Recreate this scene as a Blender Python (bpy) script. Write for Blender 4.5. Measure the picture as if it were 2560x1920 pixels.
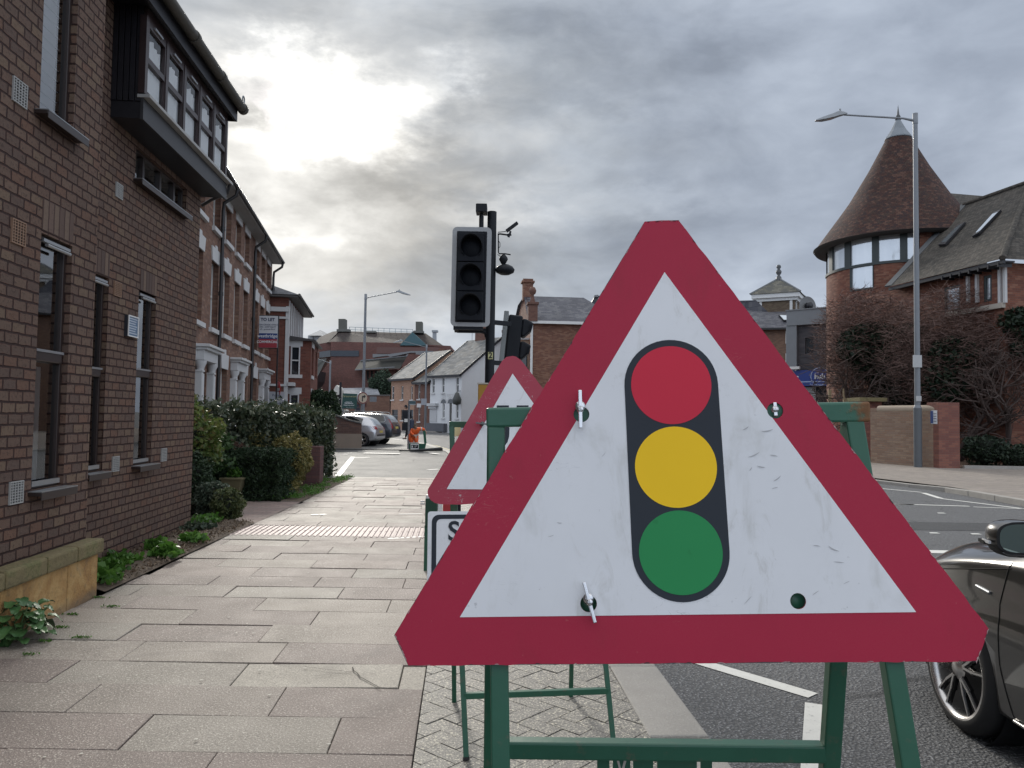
import bpy, bmesh, math, random
from mathutils import Vector, Matrix
import numpy as np
R = math.radians
random.seed(7)
rng = np.random.default_rng(5)
scn = bpy.context.scene
for o in list(bpy.data.objects): bpy.data.objects.remove(o)

# ---------------------------------------------------------------- camera
FPX, ROLL, PITCH, EYE = 770.0, .0145, math.atan(32.9/770), 1.45
vf = Vector((0, math.cos(PITCH), math.sin(PITCH))); vu = Vector((0, -math.sin(PITCH), math.cos(PITCH))); vx = Vector((1, 0, 0))
ux = math.cos(ROLL)*vx + math.sin(ROLL)*vu
uy = -math.sin(ROLL)*vx + math.cos(ROLL)*vu
CAM = Vector((0, 0, EYE))
cam_d = bpy.data.cameras.new('camera'); cam = bpy.data.objects.new('camera', cam_d); scn.collection.objects.link(cam)
cam_d.sensor_width = 36; cam_d.lens = 36*FPX/1024; cam_d.clip_start = .05; cam_d.clip_end = 3000
m = Matrix((ux, uy, -vf)).transposed().to_4x4(); m.translation = CAM; cam.matrix_world = m
scn.camera = cam
scn.render.resolution_x = 1024; scn.render.resolution_y = 768
scn.view_settings.view_transform = 'Standard'; scn.view_settings.look = 'None'
scn.view_settings.exposure = 0.0; scn.view_settings.gamma = 1
def ray(px, py): return FPX*vf + (px-512)*ux + (384-py)*uy
def at(px, py, Y):
    r = ray(px, py); return CAM + r*(Y/r.y)
def ground(px, py, z=0.0):
    r = ray(px, py); return CAM + r*((z-EYE)/r.z)

# ---------------------------------------------------------------- node helpers
class S:
    nt = None
    def __init__(s, v): s.v = v
    def _b(s, op, o, sw=False):
        a, b = (o, s) if sw else (s, o)
        return mth(op, a, b)
    def __add__(s, o): return s._b('ADD', o)
    def __radd__(s, o): return s._b('ADD', o, True)
    def __sub__(s, o): return s._b('SUBTRACT', o)
    def __rsub__(s, o): return s._b('SUBTRACT', o, True)
    def __mul__(s, o): return s._b('MULTIPLY', o)
    def __rmul__(s, o): return s._b('MULTIPLY', o, True)
    def __truediv__(s, o): return s._b('DIVIDE', o)
def put(sock, val):
    if isinstance(val, S): val = val.v
    if isinstance(val, bpy.types.NodeSocket): S.nt.links.new(val, sock)
    else: sock.default_value = val
def mth(op, a, b=0.0, c=None, clamp=False):
    n = S.nt.nodes.new('ShaderNodeMath'); n.operation = op; n.use_clamp = clamp
    put(n.inputs[0], a); put(n.inputs[1], b)
    if c is not None: put(n.inputs[2], c)
    return S(n.outputs[0])
def smooth(x, a, b, lo=0.0, hi=1.0):
    n = S.nt.nodes.new('ShaderNodeMapRange'); n.interpolation_type = 'SMOOTHSTEP'
    put(n.inputs[0], x); put(n.inputs[1], a); put(n.inputs[2], b); put(n.inputs[3], lo); put(n.inputs[4], hi)
    return S(n.outputs[0])
def noise(vec, scale, detail=3, rough=.55, dist=0.0, out=0):
    n = S.nt.nodes.new('ShaderNodeTexNoise'); 
    if vec is not None: put(n.inputs['Vector'], vec)
    put(n.inputs['Scale'], scale); put(n.inputs['Detail'], float(detail)); put(n.inputs['Roughness'], rough); put(n.inputs['Distortion'], dist)
    return S(n.outputs[out])
def voro(vec, scale, out='Distance', feature='F1', rnd=1.0):
    n = S.nt.nodes.new('ShaderNodeTexVoronoi'); n.feature = feature
    if vec is not None: put(n.inputs['Vector'], vec)
    put(n.inputs['Scale'], scale); put(n.inputs['Randomness'], rnd)
    return S(n.outputs[out])
def white(x, y, z=0.0):
    n = S.nt.nodes.new('ShaderNodeTexWhiteNoise'); n.noise_dimensions = '3D'
    put(n.inputs['Vector'], comb(x, y, z)); return S(n.outputs[0])
def comb(x, y, z=0.0):
    n = S.nt.nodes.new('ShaderNodeCombineXYZ'); put(n.inputs[0], x); put(n.inputs[1], y); put(n.inputs[2], z); return S(n.outputs[0])
def sep(v):
    n = S.nt.nodes.new('ShaderNodeSeparateXYZ'); put(n.inputs[0], v); return [S(o) for o in n.outputs]
def mixc(f, a, b, mode='MIX'):
    n = S.nt.nodes.new('ShaderNodeMix'); n.data_type = 'RGBA'; n.blend_type = mode
    put(n.inputs[0], f)
    put(n.inputs[6], a if isinstance(a, S) else c4(a)); put(n.inputs[7], b if isinstance(b, S) else c4(b))
    return S(n.outputs[2])
def ramp(f, stops, const=False):
    n = S.nt.nodes.new('ShaderNodeValToRGB'); cr = n.color_ramp
    if const: cr.interpolation = 'CONSTANT'
    while len(cr.elements) < len(stops): cr.elements.new(.5)
    for e, (p, c) in zip(cr.elements, stops): e.position = p; e.color = c4(c)
    put(n.inputs[0], f); return S(n.outputs[0])
def c4(c):
    if isinstance(c, (int, float)): return (c, c, c, 1)
    return (c[0], c[1], c[2], 1)
def tc(which='UV'):
    n = S.nt.nodes.new('ShaderNodeTexCoord'); return S(n.outputs[which])
def attr(name, out='Color'):
    n = S.nt.nodes.new('ShaderNodeAttribute'); n.attribute_name = name; return S(n.outputs[out])
def bumpn(h, strength=.5, dist=.01):
    n = S.nt.nodes.new('ShaderNodeBump'); put(n.inputs['Strength'], strength); put(n.inputs['Distance'], dist); put(n.inputs['Height'], h)
    return S(n.outputs[0])
def newmat(name):
    mt = bpy.data.materials.new(name); mt.use_nodes = True; S.nt = mt.node_tree
    b = mt.node_tree.nodes['Principled BSDF']; return mt, b
def setp(b, col=None, rough=None, metal=None, normal=None, spec=None, coat=None):
    if col is not None: put(b.inputs['Base Color'], col if isinstance(col, S) else c4(col))
    if rough is not None: put(b.inputs['Roughness'], rough)
    if metal is not None: put(b.inputs['Metallic'], metal)
    if normal is not None: put(b.inputs['Normal'], normal)
    if spec is not None: put(b.inputs['Specular IOR Level'], spec)
    if coat is not None: put(b.inputs['Coat Weight'], coat); put(b.inputs['Coat Roughness'], .04)
MATS = {}
def mat(name, col, rough=.6, var=.18, scale=6, metal=0, spec=.5, bump=.0, coat=None, bscale=60, dirt=None):
    if name in MATS: return MATS[name]
    if isinstance(col, int): raise Exception('NOMAT '+name)
    mt, b = newmat(name); v = tc('Object')
    n = noise(v, scale, 5, .6)
    c = mixc(n, tuple(x*(1-var) for x in col), tuple(min(1, x*(1+var)) for x in col))
    if dirt:
        d = smooth(noise(v, scale*2.3, 6, .7), .55, .75); c = mixc(d*dirt[1], c, dirt[0])
    nr = bumpn(noise(v, bscale, 4, .6), bump, .004) if bump else None
    setp(b, c, mth('ADD', rough-.06, n*.12), metal, nr, spec, coat)
    MATS[name] = mt; return mt
def brickmat(name, pal, mortar, bw=.225, bh=.075, mo=.010, edge=None, flem=False, bump=.8, rough=.85, tile=False, wob=.004, blotch=.25, bdist=.006):
    mt, b = newmat(name); uv = tc('UV'); u, v, _ = sep(uv)
    wn = noise(uv, 9, 2)
    u = u + (wn-.5)*wob*2; v = v + (noise(comb(u, v, 3.0), 7, 2)-.5)*wob*2
    row = mth('FLOOR', v/bh); fv = v/bh - row; odd = mth('MODULO', mth('ABSOLUTE', row), 2.0)
    if flem:
        per = bw*1.5; uu = u/per + odd*.5; col = mth('FLOOR', uu); f = uu-col
        isH = mth('GREATER_THAN', f, .6667)
        du = mth('MINIMUM', mth('MINIMUM', f, 1.0-f), mth('ABSOLUTE', f-.6667))*per; idu = col*2.0+isH
    else:
        uu = u/bw + odd*.5; col = mth('FLOOR', uu); f = uu-col; du = mth('MINIMUM', f, 1.0-f)*bw; idu = col
    dv = mth('MINIMUM', fv, 1.0-fv)*bh
    d = mth('MINIMUM', du, dv) + (noise(uv, 70, 2)-.5)*wob*.8
    mask = smooth(d, mo*.5-.0015, mo*.5+.0025)
    r = white(idu+.5, row+.5)
    n = len(pal); c = ramp(r, [(i/n, p) for i, p in enumerate(pal)], const=True)
    r2 = white(idu+.5, row+.5, 7.0)
    c = mixc(.55, c, mixc(r2, tuple(x*.75 for x in pal[0]), tuple(min(1, x*1.3) for x in pal[-1])), 'MIX') if False else c
    sp = noise(uv, 38, 4, .7)
    c = mixc(smooth(sp, .5, .72)*(.85 if edge else .45), c, tuple(x*(.28 if edge else .45) for x in pal[0]))
    big = noise(uv, .7, 3); c = mixc(smooth(big, .35, .7)*blotch, c, tuple(x*.6 for x in pal[0]))
    if edge: c = mixc(smooth(d, .016, .004)*.75*smooth(noise(uv, 16, 2), .35, .6), c, edge)
    c = mixc(mask, mortar, c)
    if tile: h = (1.0-fv)*.8*mask + sp*.15 + r2*.35
    else: h = mask + sp*.35 + r2*.25
    setp(b, c, rough, normal=bumpn(h, bump, bdist if not tile else .02), spec=.18 if tile else .35)
    MATS[name] = mt; return mt
def glassmat(name='window_glass', tint=.92, ior=3.2):
    if name in MATS: return MATS[name]
    mt, b = newmat(name); nt = S.nt; nt.nodes.remove(b)
    fr = nt.nodes.new('ShaderNodeFresnel'); fr.inputs[0].default_value = ior
    tr = nt.nodes.new('ShaderNodeBsdfTransparent'); tr.inputs[0].default_value = c4(tint)
    gl = nt.nodes.new('ShaderNodeBsdfGlossy'); gl.inputs['Roughness'].default_value = .015; gl.inputs[0].default_value = c4(.95)
    wv = bumpn(noise(tc('Object'), 1.3, 1), .06, .05); put(gl.inputs['Normal'], wv)
    mx = nt.nodes.new('ShaderNodeMixShader'); nt.links.new(fr.outputs[0], mx.inputs[0]); nt.links.new(tr.outputs[0], mx.inputs[1]); nt.links.new(gl.outputs[0], mx.inputs[2])
    nt.links.new(mx.outputs[0], nt.nodes['Material Output'].inputs[0]); MATS[name] = mt; return mt

# ---------------------------------------------------------------- world + sun
SUNPX = (325, 92); sd = ray(*SUNPX).normalized()
sun_el = math.asin(sd.z); sun_az = math.atan2(sd.x, sd.y)
w = bpy.data.worlds.new("World"); scn.world = w; w.use_nodes = True; S.nt = w.node_tree
bg = w.node_tree.nodes['Background']
sky = S.nt.nodes.new('ShaderNodeTexSky'); sky.sky_type = 'NISHITA'; sky.sun_disc = False
sky.sun_elevation = sun_el; sky.sun_rotation = sun_az
skyc = S(sky.outputs[0])
dv = tc('Generated'); X_, Y_, Z_ = sep(dv)
zz = mth('MAXIMUM', Z_, 0.0) + .13
pc = comb(X_/zz, Y_/zz, 0.0)
def vmad(a, m, b):
    n = S.nt.nodes.new('ShaderNodeVectorMath'); n.operation = 'MULTIPLY_ADD'; put(n.inputs[0], a); n.inputs[1].default_value = m
    if isinstance(b, S): put(n.inputs[2], b)
    else: n.inputs[2].default_value = b
    return S(n.outputs[0])
ds = vmad(dv, (1, 1, 2.1), (0, 0, 0))
wv = noise(ds, 3.0, 3, .5, out=1)
pw = vmad(wv, (.22, .22, .22), ds)
n1 = noise(pw, 4.2, 8, .5); n2 = noise(pw, 12.0, 7, .58); n3 = noise(pc, 1.1, 6, .55)
nz = n1*.62 + n2*.23 + n3*.15
wv2 = vmad(noise(ds, 14.0, 5, .6, out=1), (.16, .16, .10), (-.08, -.08, -.05))
vm2 = S.nt.nodes.new('ShaderNodeVectorMath'); vm2.operation = 'ADD'; put(vm2.inputs[0], dv); put(vm2.inputs[1], wv2); dvw = S(vm2.outputs[0])
def blob(px, py, rad_px, stretch=1.0):
    c = ray(px, py).normalized()
    a = math.atan(rad_px/770)
    # anisotropic gaussian in (azimuth-like, elevation-like) offsets
    right = Vector((c.y, -c.x, 0)).normalized(); up = right.cross(c)
    def dt(v):
        n = S.nt.nodes.new('ShaderNodeVectorMath'); n.operation = 'DOT_PRODUCT'; put(n.inputs[0], dvw); n.inputs[1].default_value = v; return S(n.outputs['Value'])
    q = mth('POWER', dt(right)/(a*stretch), 2.0) + mth('POWER', dt(up)/a, 2.0)
    g = mth('EXPONENT', q*-1.0)
    return g*mth('GREATER_THAN', dt(c), 0.0)
glow = blob(310, 130, 190, 1.35) + blob(300, 240, 110, 2.0)*.55
core = blob(300, 78, 34, 1.5) + blob(345, 100, 34, 2.0) + blob(385, 118, 26, 2.2) + blob(440, 80, 18, 1.2)*.7 + blob(320, 150, 15, 5.0)*.9 + blob(265, 185, 34, 2.4)*.60 + blob(290, 240, 14, 4)*.4 + blob(275, 60, 30, 1)*.5
darks = blob(600, 60, 66, 1.9)*.42 + blob(470, 105, 30, 1.8)*.12 + blob(430, 165, 24, 4)*.22 + blob(400, 260, 30, 6)*.16 + blob(760, 140, 60, 2.2)*.08 + blob(233, 112, 12, 2)*.25 + blob(300, 25, 22, 3)*.08 + blob(300,245,12,4)*.12 + blob(400, 195, 12, 5)*.1 + blob(600, 240, 24, 4)*.08
brights = core*.21 + blob(495, 212, 12, 5)*.16 + blob(650, 198, 14, 5)*.16 + blob(310, 352, 20, 5)*.10 + blob(800, 312, 20, 3.0)*.22 + blob(820, 25, 40, 3)*.08 + blob(640, 130, 26, 2.5)*.10 + blob(420, 20, 30, 2)*.06 + blob(430, 318, 10, 5)*.12 + blob(700, 330, 30, 4)*.06
thick = mth('ADD', (nz-.5)*2.3 + .57 - brights + darks, 0.0, clamp=True)
thin = 1.0-thick
lum = .315 + thin*.37 + glow*.09 + glow*mth('POWER', thin, 1.5)*.52 + core*(.06+mth('POWER', thin, 1.6)*.52)
cool = ramp(mth('ADD', glow*.75 + thin*.28 - .08, 0.0, clamp=True), [(0, (.855, .98, 1.20)), (.32, (.92, 1.005, 1.12)), (.85, (1.03, 1.01, .96))])
S1 = S.nt.nodes.new('ShaderNodeVectorMath'); S1.operation = 'SCALE'; put(S1.inputs[0], cool); put(S1.inputs['Scale'], lum)
cloud = S(S1.outputs[0])
S2 = S.nt.nodes.new('ShaderNodeVectorMath'); S2.operation = 'SCALE'; put(S2.inputs[0], skyc); S2.inputs['Scale'].default_value = .10
blue = S(S2.outputs[0])
gap = smooth(thick, .16, .04)*.0 + blob(266, 112, 26, 1.4)*smooth(n2, .44, .58)*.75
vis = mixc(gap, cloud, mixc(.6, blue, (.38, .52, .72)))
# above and behind: broad even cloud light
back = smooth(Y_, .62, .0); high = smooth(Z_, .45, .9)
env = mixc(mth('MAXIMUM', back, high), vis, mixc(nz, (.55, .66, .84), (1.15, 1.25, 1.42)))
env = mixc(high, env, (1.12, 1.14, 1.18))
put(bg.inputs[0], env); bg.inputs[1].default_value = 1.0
sl = bpy.data.lights.new('sun', 'SUN'); sl.energy = 2.3; sl.angle = R(9); sl.color = (1, .95, .86)
sun = bpy.data.objects.new('sun', sl); scn.collection.objects.link(sun)
sun.rotation_euler = Vector(sd).to_track_quat('Z', 'Y').to_euler(); sun.location = (0, 0, 30)

# ---------------------------------------------------------------- mesh helpers
class MB:
    def __init__(s): s.v = []; s.f = []; s.sm = []
    def add(s, vs, fs, smooth=False):
        b = len(s.v); s.v += [tuple(v) for v in vs]; s.f += [tuple(i+b for i in f) for f in fs]; s.sm += [smooth]*len(fs)
        return s
    def quad(s, *p): return s.add(p, [tuple(range(len(p)))])
    def box(s, x0, x1, y0, y1, z0, z1):
        return s.add([(x0,y0,z0),(x1,y0,z0),(x1,y1,z0),(x0,y1,z0),(x0,y0,z1),(x1,y0,z1),(x1,y1,z1),(x0,y1,z1)],
            [(0,3,2,1),(4,5,6,7),(0,1,5,4),(1,2,6,5),(2,3,7,6),(3,0,4,7)])
    def obox(s, p0, p1, w, h, up=(0, 0, 1)):   # bar from p0 to p1 with section w x h
        p0 = Vector(p0); p1 = Vector(p1); d = (p1-p0).normalized(); up = Vector(up)
        a = d.cross(up)
        if a.length < 1e-4: a = d.cross(Vector((1, 0, 0)))
        a.normalize(); b = a.cross(d).normalized()
        vs = []
        for p in (p0, p1):
            for i, j in ((-1,-1),(1,-1),(1,1),(-1,1)): vs.append(p + a*i*w/2 + b*j*h/2)
        return s.add(vs, [(0,3,2,1),(4,5,6,7),(0,1,5,4),(1,2,6,5),(2,3,7,6),(3,0,4,7)])
    def prism(s, poly, n):      # poly: list of 3d points, extruded by vector n
        k = len(poly); n = Vector(n); a = [Vector(p) for p in poly]; b = [p+n for p in a]
        return s.add(a+b, [tuple(range(k))[::-1], tuple(range(k, 2*k))] + [(i, (i+1) % k, k+(i+1) % k, k+i) for i in range(k)])
    def tube(s, pts, r, n=10, cap=True, smooth=True):
        pts = [Vector(p) for p in pts]; rr = r if isinstance(r, (list, tuple)) else [r]*len(pts)
        rings = []; pa = None
        for i, p in enumerate(pts):
            d = (pts[min(i+1, len(pts)-1)]-pts[max(i-1, 0)]).normalized()
            if pa is None:
                pa = d.cross(Vector((0, 0, 1)))
                if pa.length < 1e-3: pa = Vector((1, 0, 0))
            a = (pa - d*pa.dot(d)).normalized(); pa = a; b = d.cross(a)
            rings.append([p + (a*math.cos(t)+b*math.sin(t))*rr[i] for t in [2*math.pi*k/n for k in range(n)]])
        base = [v for rg in rings for v in rg]; fs = []
        for i in range(len(pts)-1):
            for k in range(n): fs.append((i*n+k, i*n+(k+1) % n, (i+1)*n+(k+1) % n, (i+1)*n+k))
        s.add(base, fs, smooth)
        if cap: s.add(rings[0], [tuple(range(n))[::-1]]); s.add(rings[-1], [tuple(range(n))])
        return s
    def lathe(s, prof, o=(0, 0, 0), n=24, axis='z', smooth=True, a0=0, a1=2*math.pi):
        vs = []; fs = []; full = abs(a1-a0-2*math.pi) < 1e-6; m = n if full else n+1
        for r, z in prof:
            for k in range(m):
                t = a0+(a1-a0)*k/n; x, y = r*math.cos(t), r*math.sin(t)
                p = (x, y, z) if axis == 'z' else ((x, z, y) if axis == 'y' else (z, x, y))
                vs.append((p[0]+o[0], p[1]+o[1], p[2]+o[2]))
        for i in range(len(prof)-1):
            for k in range(n):
                k2 = (k+1) % m if full else k+1
                fs.append((i*m+k, i*m+k2, (i+1)*m+k2, (i+1)*m+k))
        return s.add(vs, fs, smooth)
    def xf(s, M):
        s.v = [tuple(M @ Vector(v)) for v in s.v]; return s
    def build(s, name, mt, parent=None, bevel=0, label=None, uvw=True, M=None, bseg=2, merge=False):
        me = bpy.data.meshes.new(name)
        if M is not None: s.xf(M)
        me.from_pydata(s.v, [], s.f); 
        if any(s.sm): me.polygons.foreach_set('use_smooth', s.sm)
        if merge:
            bm = bmesh.new(); bm.from_mesh(me); bmesh.ops.remove_doubles(bm, verts=bm.verts, dist=1e-4); bmesh.ops.recalc_face_normals(bm, faces=bm.faces); bm.to_mesh(me); bm.free()
        if uvw: boxuv(me)
        o = bpy.data.objects.new(name, me); scn.collection.objects.link(o)
        if mt: me.materials.append(mt)
        if parent: o.parent = parent
        if label: o['label'] = label
        if bevel:
            bv = o.modifiers.new('bevel', 'BEVEL'); bv.width = bevel; bv.segments = bseg; bv.limit_method = 'ANGLE'; bv.angle_limit = R(40)
        return o
def boxuv(me):
    nl = len(me.loops)
    if not nl: return
    co = np.empty(len(me.vertices)*3); me.vertices.foreach_get('co', co); co = co.reshape(-1, 3)
    li = np.empty(nl, int); me.loops.foreach_get('vertex_index', li)
    nn = np.empty(len(me.polygons)*3); me.polygons.foreach_get('normal', nn); nn = nn.reshape(-1, 3)
    tot = np.empty(len(me.polygons), int); me.polygons.foreach_get('loop_total', tot)
    pn = np.repeat(nn, tot, axis=0); p = co[li]
    t = np.stack([-pn[:, 1], pn[:, 0], np.zeros(nl)], 1); ln = np.linalg.norm(t, axis=1)
    flat = ln < .12; t[flat] = (1, 0, 0); ln[flat] = 1; t /= ln[:, None]
    # snap tangent so neighbouring faces share coordinates
    b = np.cross(pn, t)
    uv = np.stack([(p*t).sum(1), (p*b).sum(1)], 1)
    lay = me.uv_layers.new(name='UVMap'); lay.data.foreach_set('uv', uv.ravel())
def tag(o, label, cat, group=None, kind=None):
    if label: o['label'] = label
    if cat: o['category'] = cat
    if group: o['group'] = group
    if kind: o['kind'] = kind
    return o
def empty(name, label, cat, M=None, loc=(0, 0, 0), rz=0, group=None):
    o = bpy.data.objects.new(name, None); scn.collection.objects.link(o); o.empty_display_size = .2
    if M is not None: o.matrix_world = M
    else: o.location = loc; o.rotation_euler = (0, 0, rz)
    return tag(o, label, cat, group)
def split_loose(o):
    me = o.data; bm = bmesh.new(); bm.from_mesh(me); bm.verts.ensure_lookup_table(); seen = set(); comps = []
    for v in bm.verts:
        if v.index in seen: continue
        st_ = [v]; seen.add(v.index); c = []
        while st_:
            q = st_.pop(); c.append(q.index)
            for e in q.link_edges:
                w_ = e.other_vert(q)
                if w_.index not in seen: seen.add(w_.index); st_.append(w_)
        comps.append(set(c))
    bm.free()
    if len(comps) < 2: return
    out = []
    for i, c in enumerate(comps):
        m2 = me.copy(); b2 = bmesh.new(); b2.from_mesh(m2); b2.verts.ensure_lookup_table(); bmesh.ops.delete(b2, geom=[v for v in b2.verts if v.index not in c], context='VERTS'); b2.to_mesh(m2); b2.free()
        if i == 0: o.data = m2
        else: n = o.copy(); n.data = m2; scn.collection.objects.link(n)
def struct(o): o['kind'] = 'structure'; return o
def copytree(o, parent=None):
    c = o.copy(); scn.collection.objects.link(c)
    if parent: c.parent = parent
    for ch in list(o.children): copytree(ch, c)
    return c
def textmesh(body, size, extr=.001, align='CENTER', bold=0.0):
    cu = bpy.data.curves.new('t', 'FONT'); cu.body = body; cu.size = size; cu.extrude = extr; cu.align_x = align; cu.align_y = 'CENTER'; cu.offset = bold; cu.resolution_u = 3
    o = bpy.data.objects.new('t', cu); scn.collection.objects.link(o)
    dg = bpy.context.evaluated_depsgraph_get(); me = bpy.data.meshes.new_from_object(o.evaluated_get(dg))
    bpy.data.objects.remove(o); return me
def text(name, body, size, mt, parent, M, bold=0.0, align='CENTER', extr=.001, label=None, spacing=1.0):
    me = textmesh(body, size, extr, align, bold); me.transform(M); me.materials.clear(); me.materials.append(mt)
    o = bpy.data.objects.new(name, me); scn.collection.objects.link(o); o.parent = parent
    if label: o['label'] = label
    return o
# text lying in local XZ plane facing -Y
FACE = Matrix.Rotation(R(90), 4, 'X')
class Frame:       # local x along d, local y to its left (away from the viewer for a facade), z up
    def __init__(s, o, d):
        d = Vector((d[0], d[1], 0)).normalized(); s.x = d; s.y = Vector((-d.y, d.x, 0)); s.o = Vector((o[0], o[1], o[2] if len(o) > 2 else 0))
        s.M = Matrix(((s.x.x, s.y.x, 0, s.o.x), (s.x.y, s.y.y, 0, s.o.y), (0, 0, 1, s.o.z), (0, 0, 0, 1)))
    def onY(s, px, py, y=0):
        r = ray(px, py); p0 = CAM-s.o; t = (y-p0.dot(s.y))/r.dot(s.y); p = p0+t*r; return p.dot(s.x), p.z
    def onX(s, px, py, x=0):
        r = ray(px, py); p0 = CAM-s.o; t = (x-p0.dot(s.x))/r.dot(s.x); p = p0+t*r; return p.dot(s.y), p.z
    def loc(s, p): q = Vector(p)-s.o; return (q.dot(s.x), q.dot(s.y), q.z)
def wall(mb, x0, x1, z0, z1, holes, y=0, rev=.12):   # front sheet at y facing -y with holes and reveals
    xs = sorted({x0, x1, *[c for h in holes for c in h[:2] if x0 < c < x1]}); zs = sorted({z0, z1, *[c for h in holes for c in h[2:4] if z0 < c < z1]})
    for i in range(len(xs)-1):
        for j in range(len(zs)-1):
            cx, cz = (xs[i]+xs[i+1])/2, (zs[j]+zs[j+1])/2
            if any(h[0] < cx < h[1] and h[2] < cz < h[3] for h in holes): continue
            mb.quad((xs[i], y, zs[j]), (xs[i+1], y, zs[j]), (xs[i+1], y, zs[j+1]), (xs[i], y, zs[j+1]))
    for h in holes:
        a, b, c, d = h[:4]
        mb.quad((a, y, c), (a, y, d), (a, y+rev, d), (a, y+rev, c)); mb.quad((b, y, d), (b, y, c), (b, y+rev, c), (b, y+rev, d))
        mb.quad((a, y, d), (b, y, d), (b, y+rev, d), (a, y+rev, d)); mb.quad((b, y, c), (a, y, c), (a, y+rev, c), (b, y+rev, c))
    return mb
def leaves(mb_n, centers, size, spread=None, flat=.5, rs=None):
    """numpy leaf quads: centers Nx3, returns verts, faces"""
    rs = rs or rng; n = len(centers); c = np.asarray(centers)
    a = rs.normal(size=(n, 3)); a /= np.linalg.norm(a, axis=1)[:, None]
    b = rs.normal(size=(n, 3)); b -= (b*a).sum(1)[:, None]*a; b /= np.linalg.norm(b, axis=1)[:, None]
    sz = size*(.6+.8*rs.random(n))[:, None]
    nn = np.cross(a, b)
    v = np.stack([c-a*sz, c-b*sz*flat+nn*sz*.12, c+a*sz, c+b*sz*flat+nn*sz*.12], 1).reshape(-1, 3)
    return v
def leafobj(name, centers, size, mt, parent=None, flat=.5, rs=None):
    v = leaves(None, centers, size, flat=flat, rs=rs); n = len(v)//4
    me = bpy.data.meshes.new(name); me.vertices.add(n*4); me.vertices.foreach_set('co', v.ravel()); me.loops.add(n*4); me.loops.foreach_set('vertex_index', np.arange(n*4)); me.polygons.add(n)
    me.polygons.foreach_set('loop_start', np.arange(n)*4); me.update(calc_edges=True)
    at_ = me.attributes.new('rnd', 'FLOAT', 'FACE'); at_.data.foreach_set('value', rng.random(n))
    me.materials.append(mt); o = bpy.data.objects.new(name, me); scn.collection.objects.link(o)
    if parent: o.parent = parent
    return o
def leafmat(name, cols, rough=.5, trans=.25, spec=.4):
    mt, b = newmat(name); r = attr('rnd', 'Fac'); n = len(cols)
    c = ramp(r, [(i/(n-1), k) for i, k in enumerate(cols)])
    nt = S.nt; setp(b, c, rough, spec=spec)
    tr = nt.nodes.new('ShaderNodeBsdfTranslucent'); put(tr.inputs[0], c)
    mx = nt.nodes.new('ShaderNodeMixShader'); mx.inputs[0].default_value = trans; nt.links.new(b.outputs[0], mx.inputs[1]); nt.links.new(tr.outputs[0], mx.inputs[2])
    nt.links.new(mx.outputs[0], nt.nodes['Material Output'].inputs[0]); return mt
# ================================================================ materials
WHITE = mat('white_paint', (.72, .72, .70), .5, .08)
DARKBROWN = mat('brown_window_frame', (.030, .020, .018), .35, .2)
BLACKTRIM = mat('black_timber', (.014, .014, .018), .45, .3, 9, bump=.2)
GUTTER = mat('black_gutter', (.022, .021, .022), .4, .3)
STEEL = mat('zinc_steel', (.42, .43, .44), .38, .12, 20, metal=.85)
GALV = mat('grey_galvanised', (.20, .215, .235), .5, .15, 8, metal=.3)
DARKROOM = mat('dark_interior', (.018, .018, .02), .9, .2)
CURTAIN = mat('net_curtain', (.84, .86, .86), .9, .06, 3)
GLASS = glassmat()
GREEN = mat('green_steel_paint', (.022, .105, .062), .40, .16, 12, bump=.10, dirt=((.13, .10, .07), .75))
STONEW = mat('white_masonry', (.54, .54, .54), .65, .08, 9)
TARP = None
def asphalt(name, col, bumps=.9, sc=90, light=.5):
    mt, b = newmat(name); v = tc('Object')
    n = noise(v, 1.1, 5, .6); s = voro(v, sc); f = noise(v, sc*1.7, 3, .7)
    c = mixc(n, tuple(x*.78 for x in col), tuple(x*1.2 for x in col))
    c = mixc(smooth(f, .54, .66)*light, c, tuple(min(1, x*2.6+.06) for x in col))
    c = mixc(smooth(s, .28, .5)*.75, c, tuple(x*.30 for x in col))
    wv_ = comb(sep(v)[0]+(n-.5)*.5, sep(v)[1]+(noise(v, 1.7, 4)-.5)*.6); ve = voro(wv_, .55, feature='DISTANCE_TO_EDGE'); crk = smooth(ve, .012, .003)*smooth(noise(v, .5, 2), .5, .6); c = mixc(crk*.8, c, tuple(x*.22 for x in col))
    # patches and stains
    st = smooth(noise(v, .32, 4, .6, .6), .55, .66); c = mixc(st*.25, c, tuple(x*.6 for x in col))
    setp(b, c, mth('ADD', .62, n*.2), normal=bumpn(f*.6-s, bumps, .012), spec=.45); MATS[name] = mt; return mt
ASPH = asphalt('asphalt', (.175, .177, .180), 1.0, 62, .9)
ASPH2 = asphalt('asphalt_light', (.22, .215, .20), .4, 60, .3)
ASPH3 = asphalt('asphalt_far', (.17, .17, .17), .4, 60, .3)
LINE = mat('road_paint', (.68, .67, .62), .6, .12, 14, bump=.3, dirt=((.2, .2, .19), .7))
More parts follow.
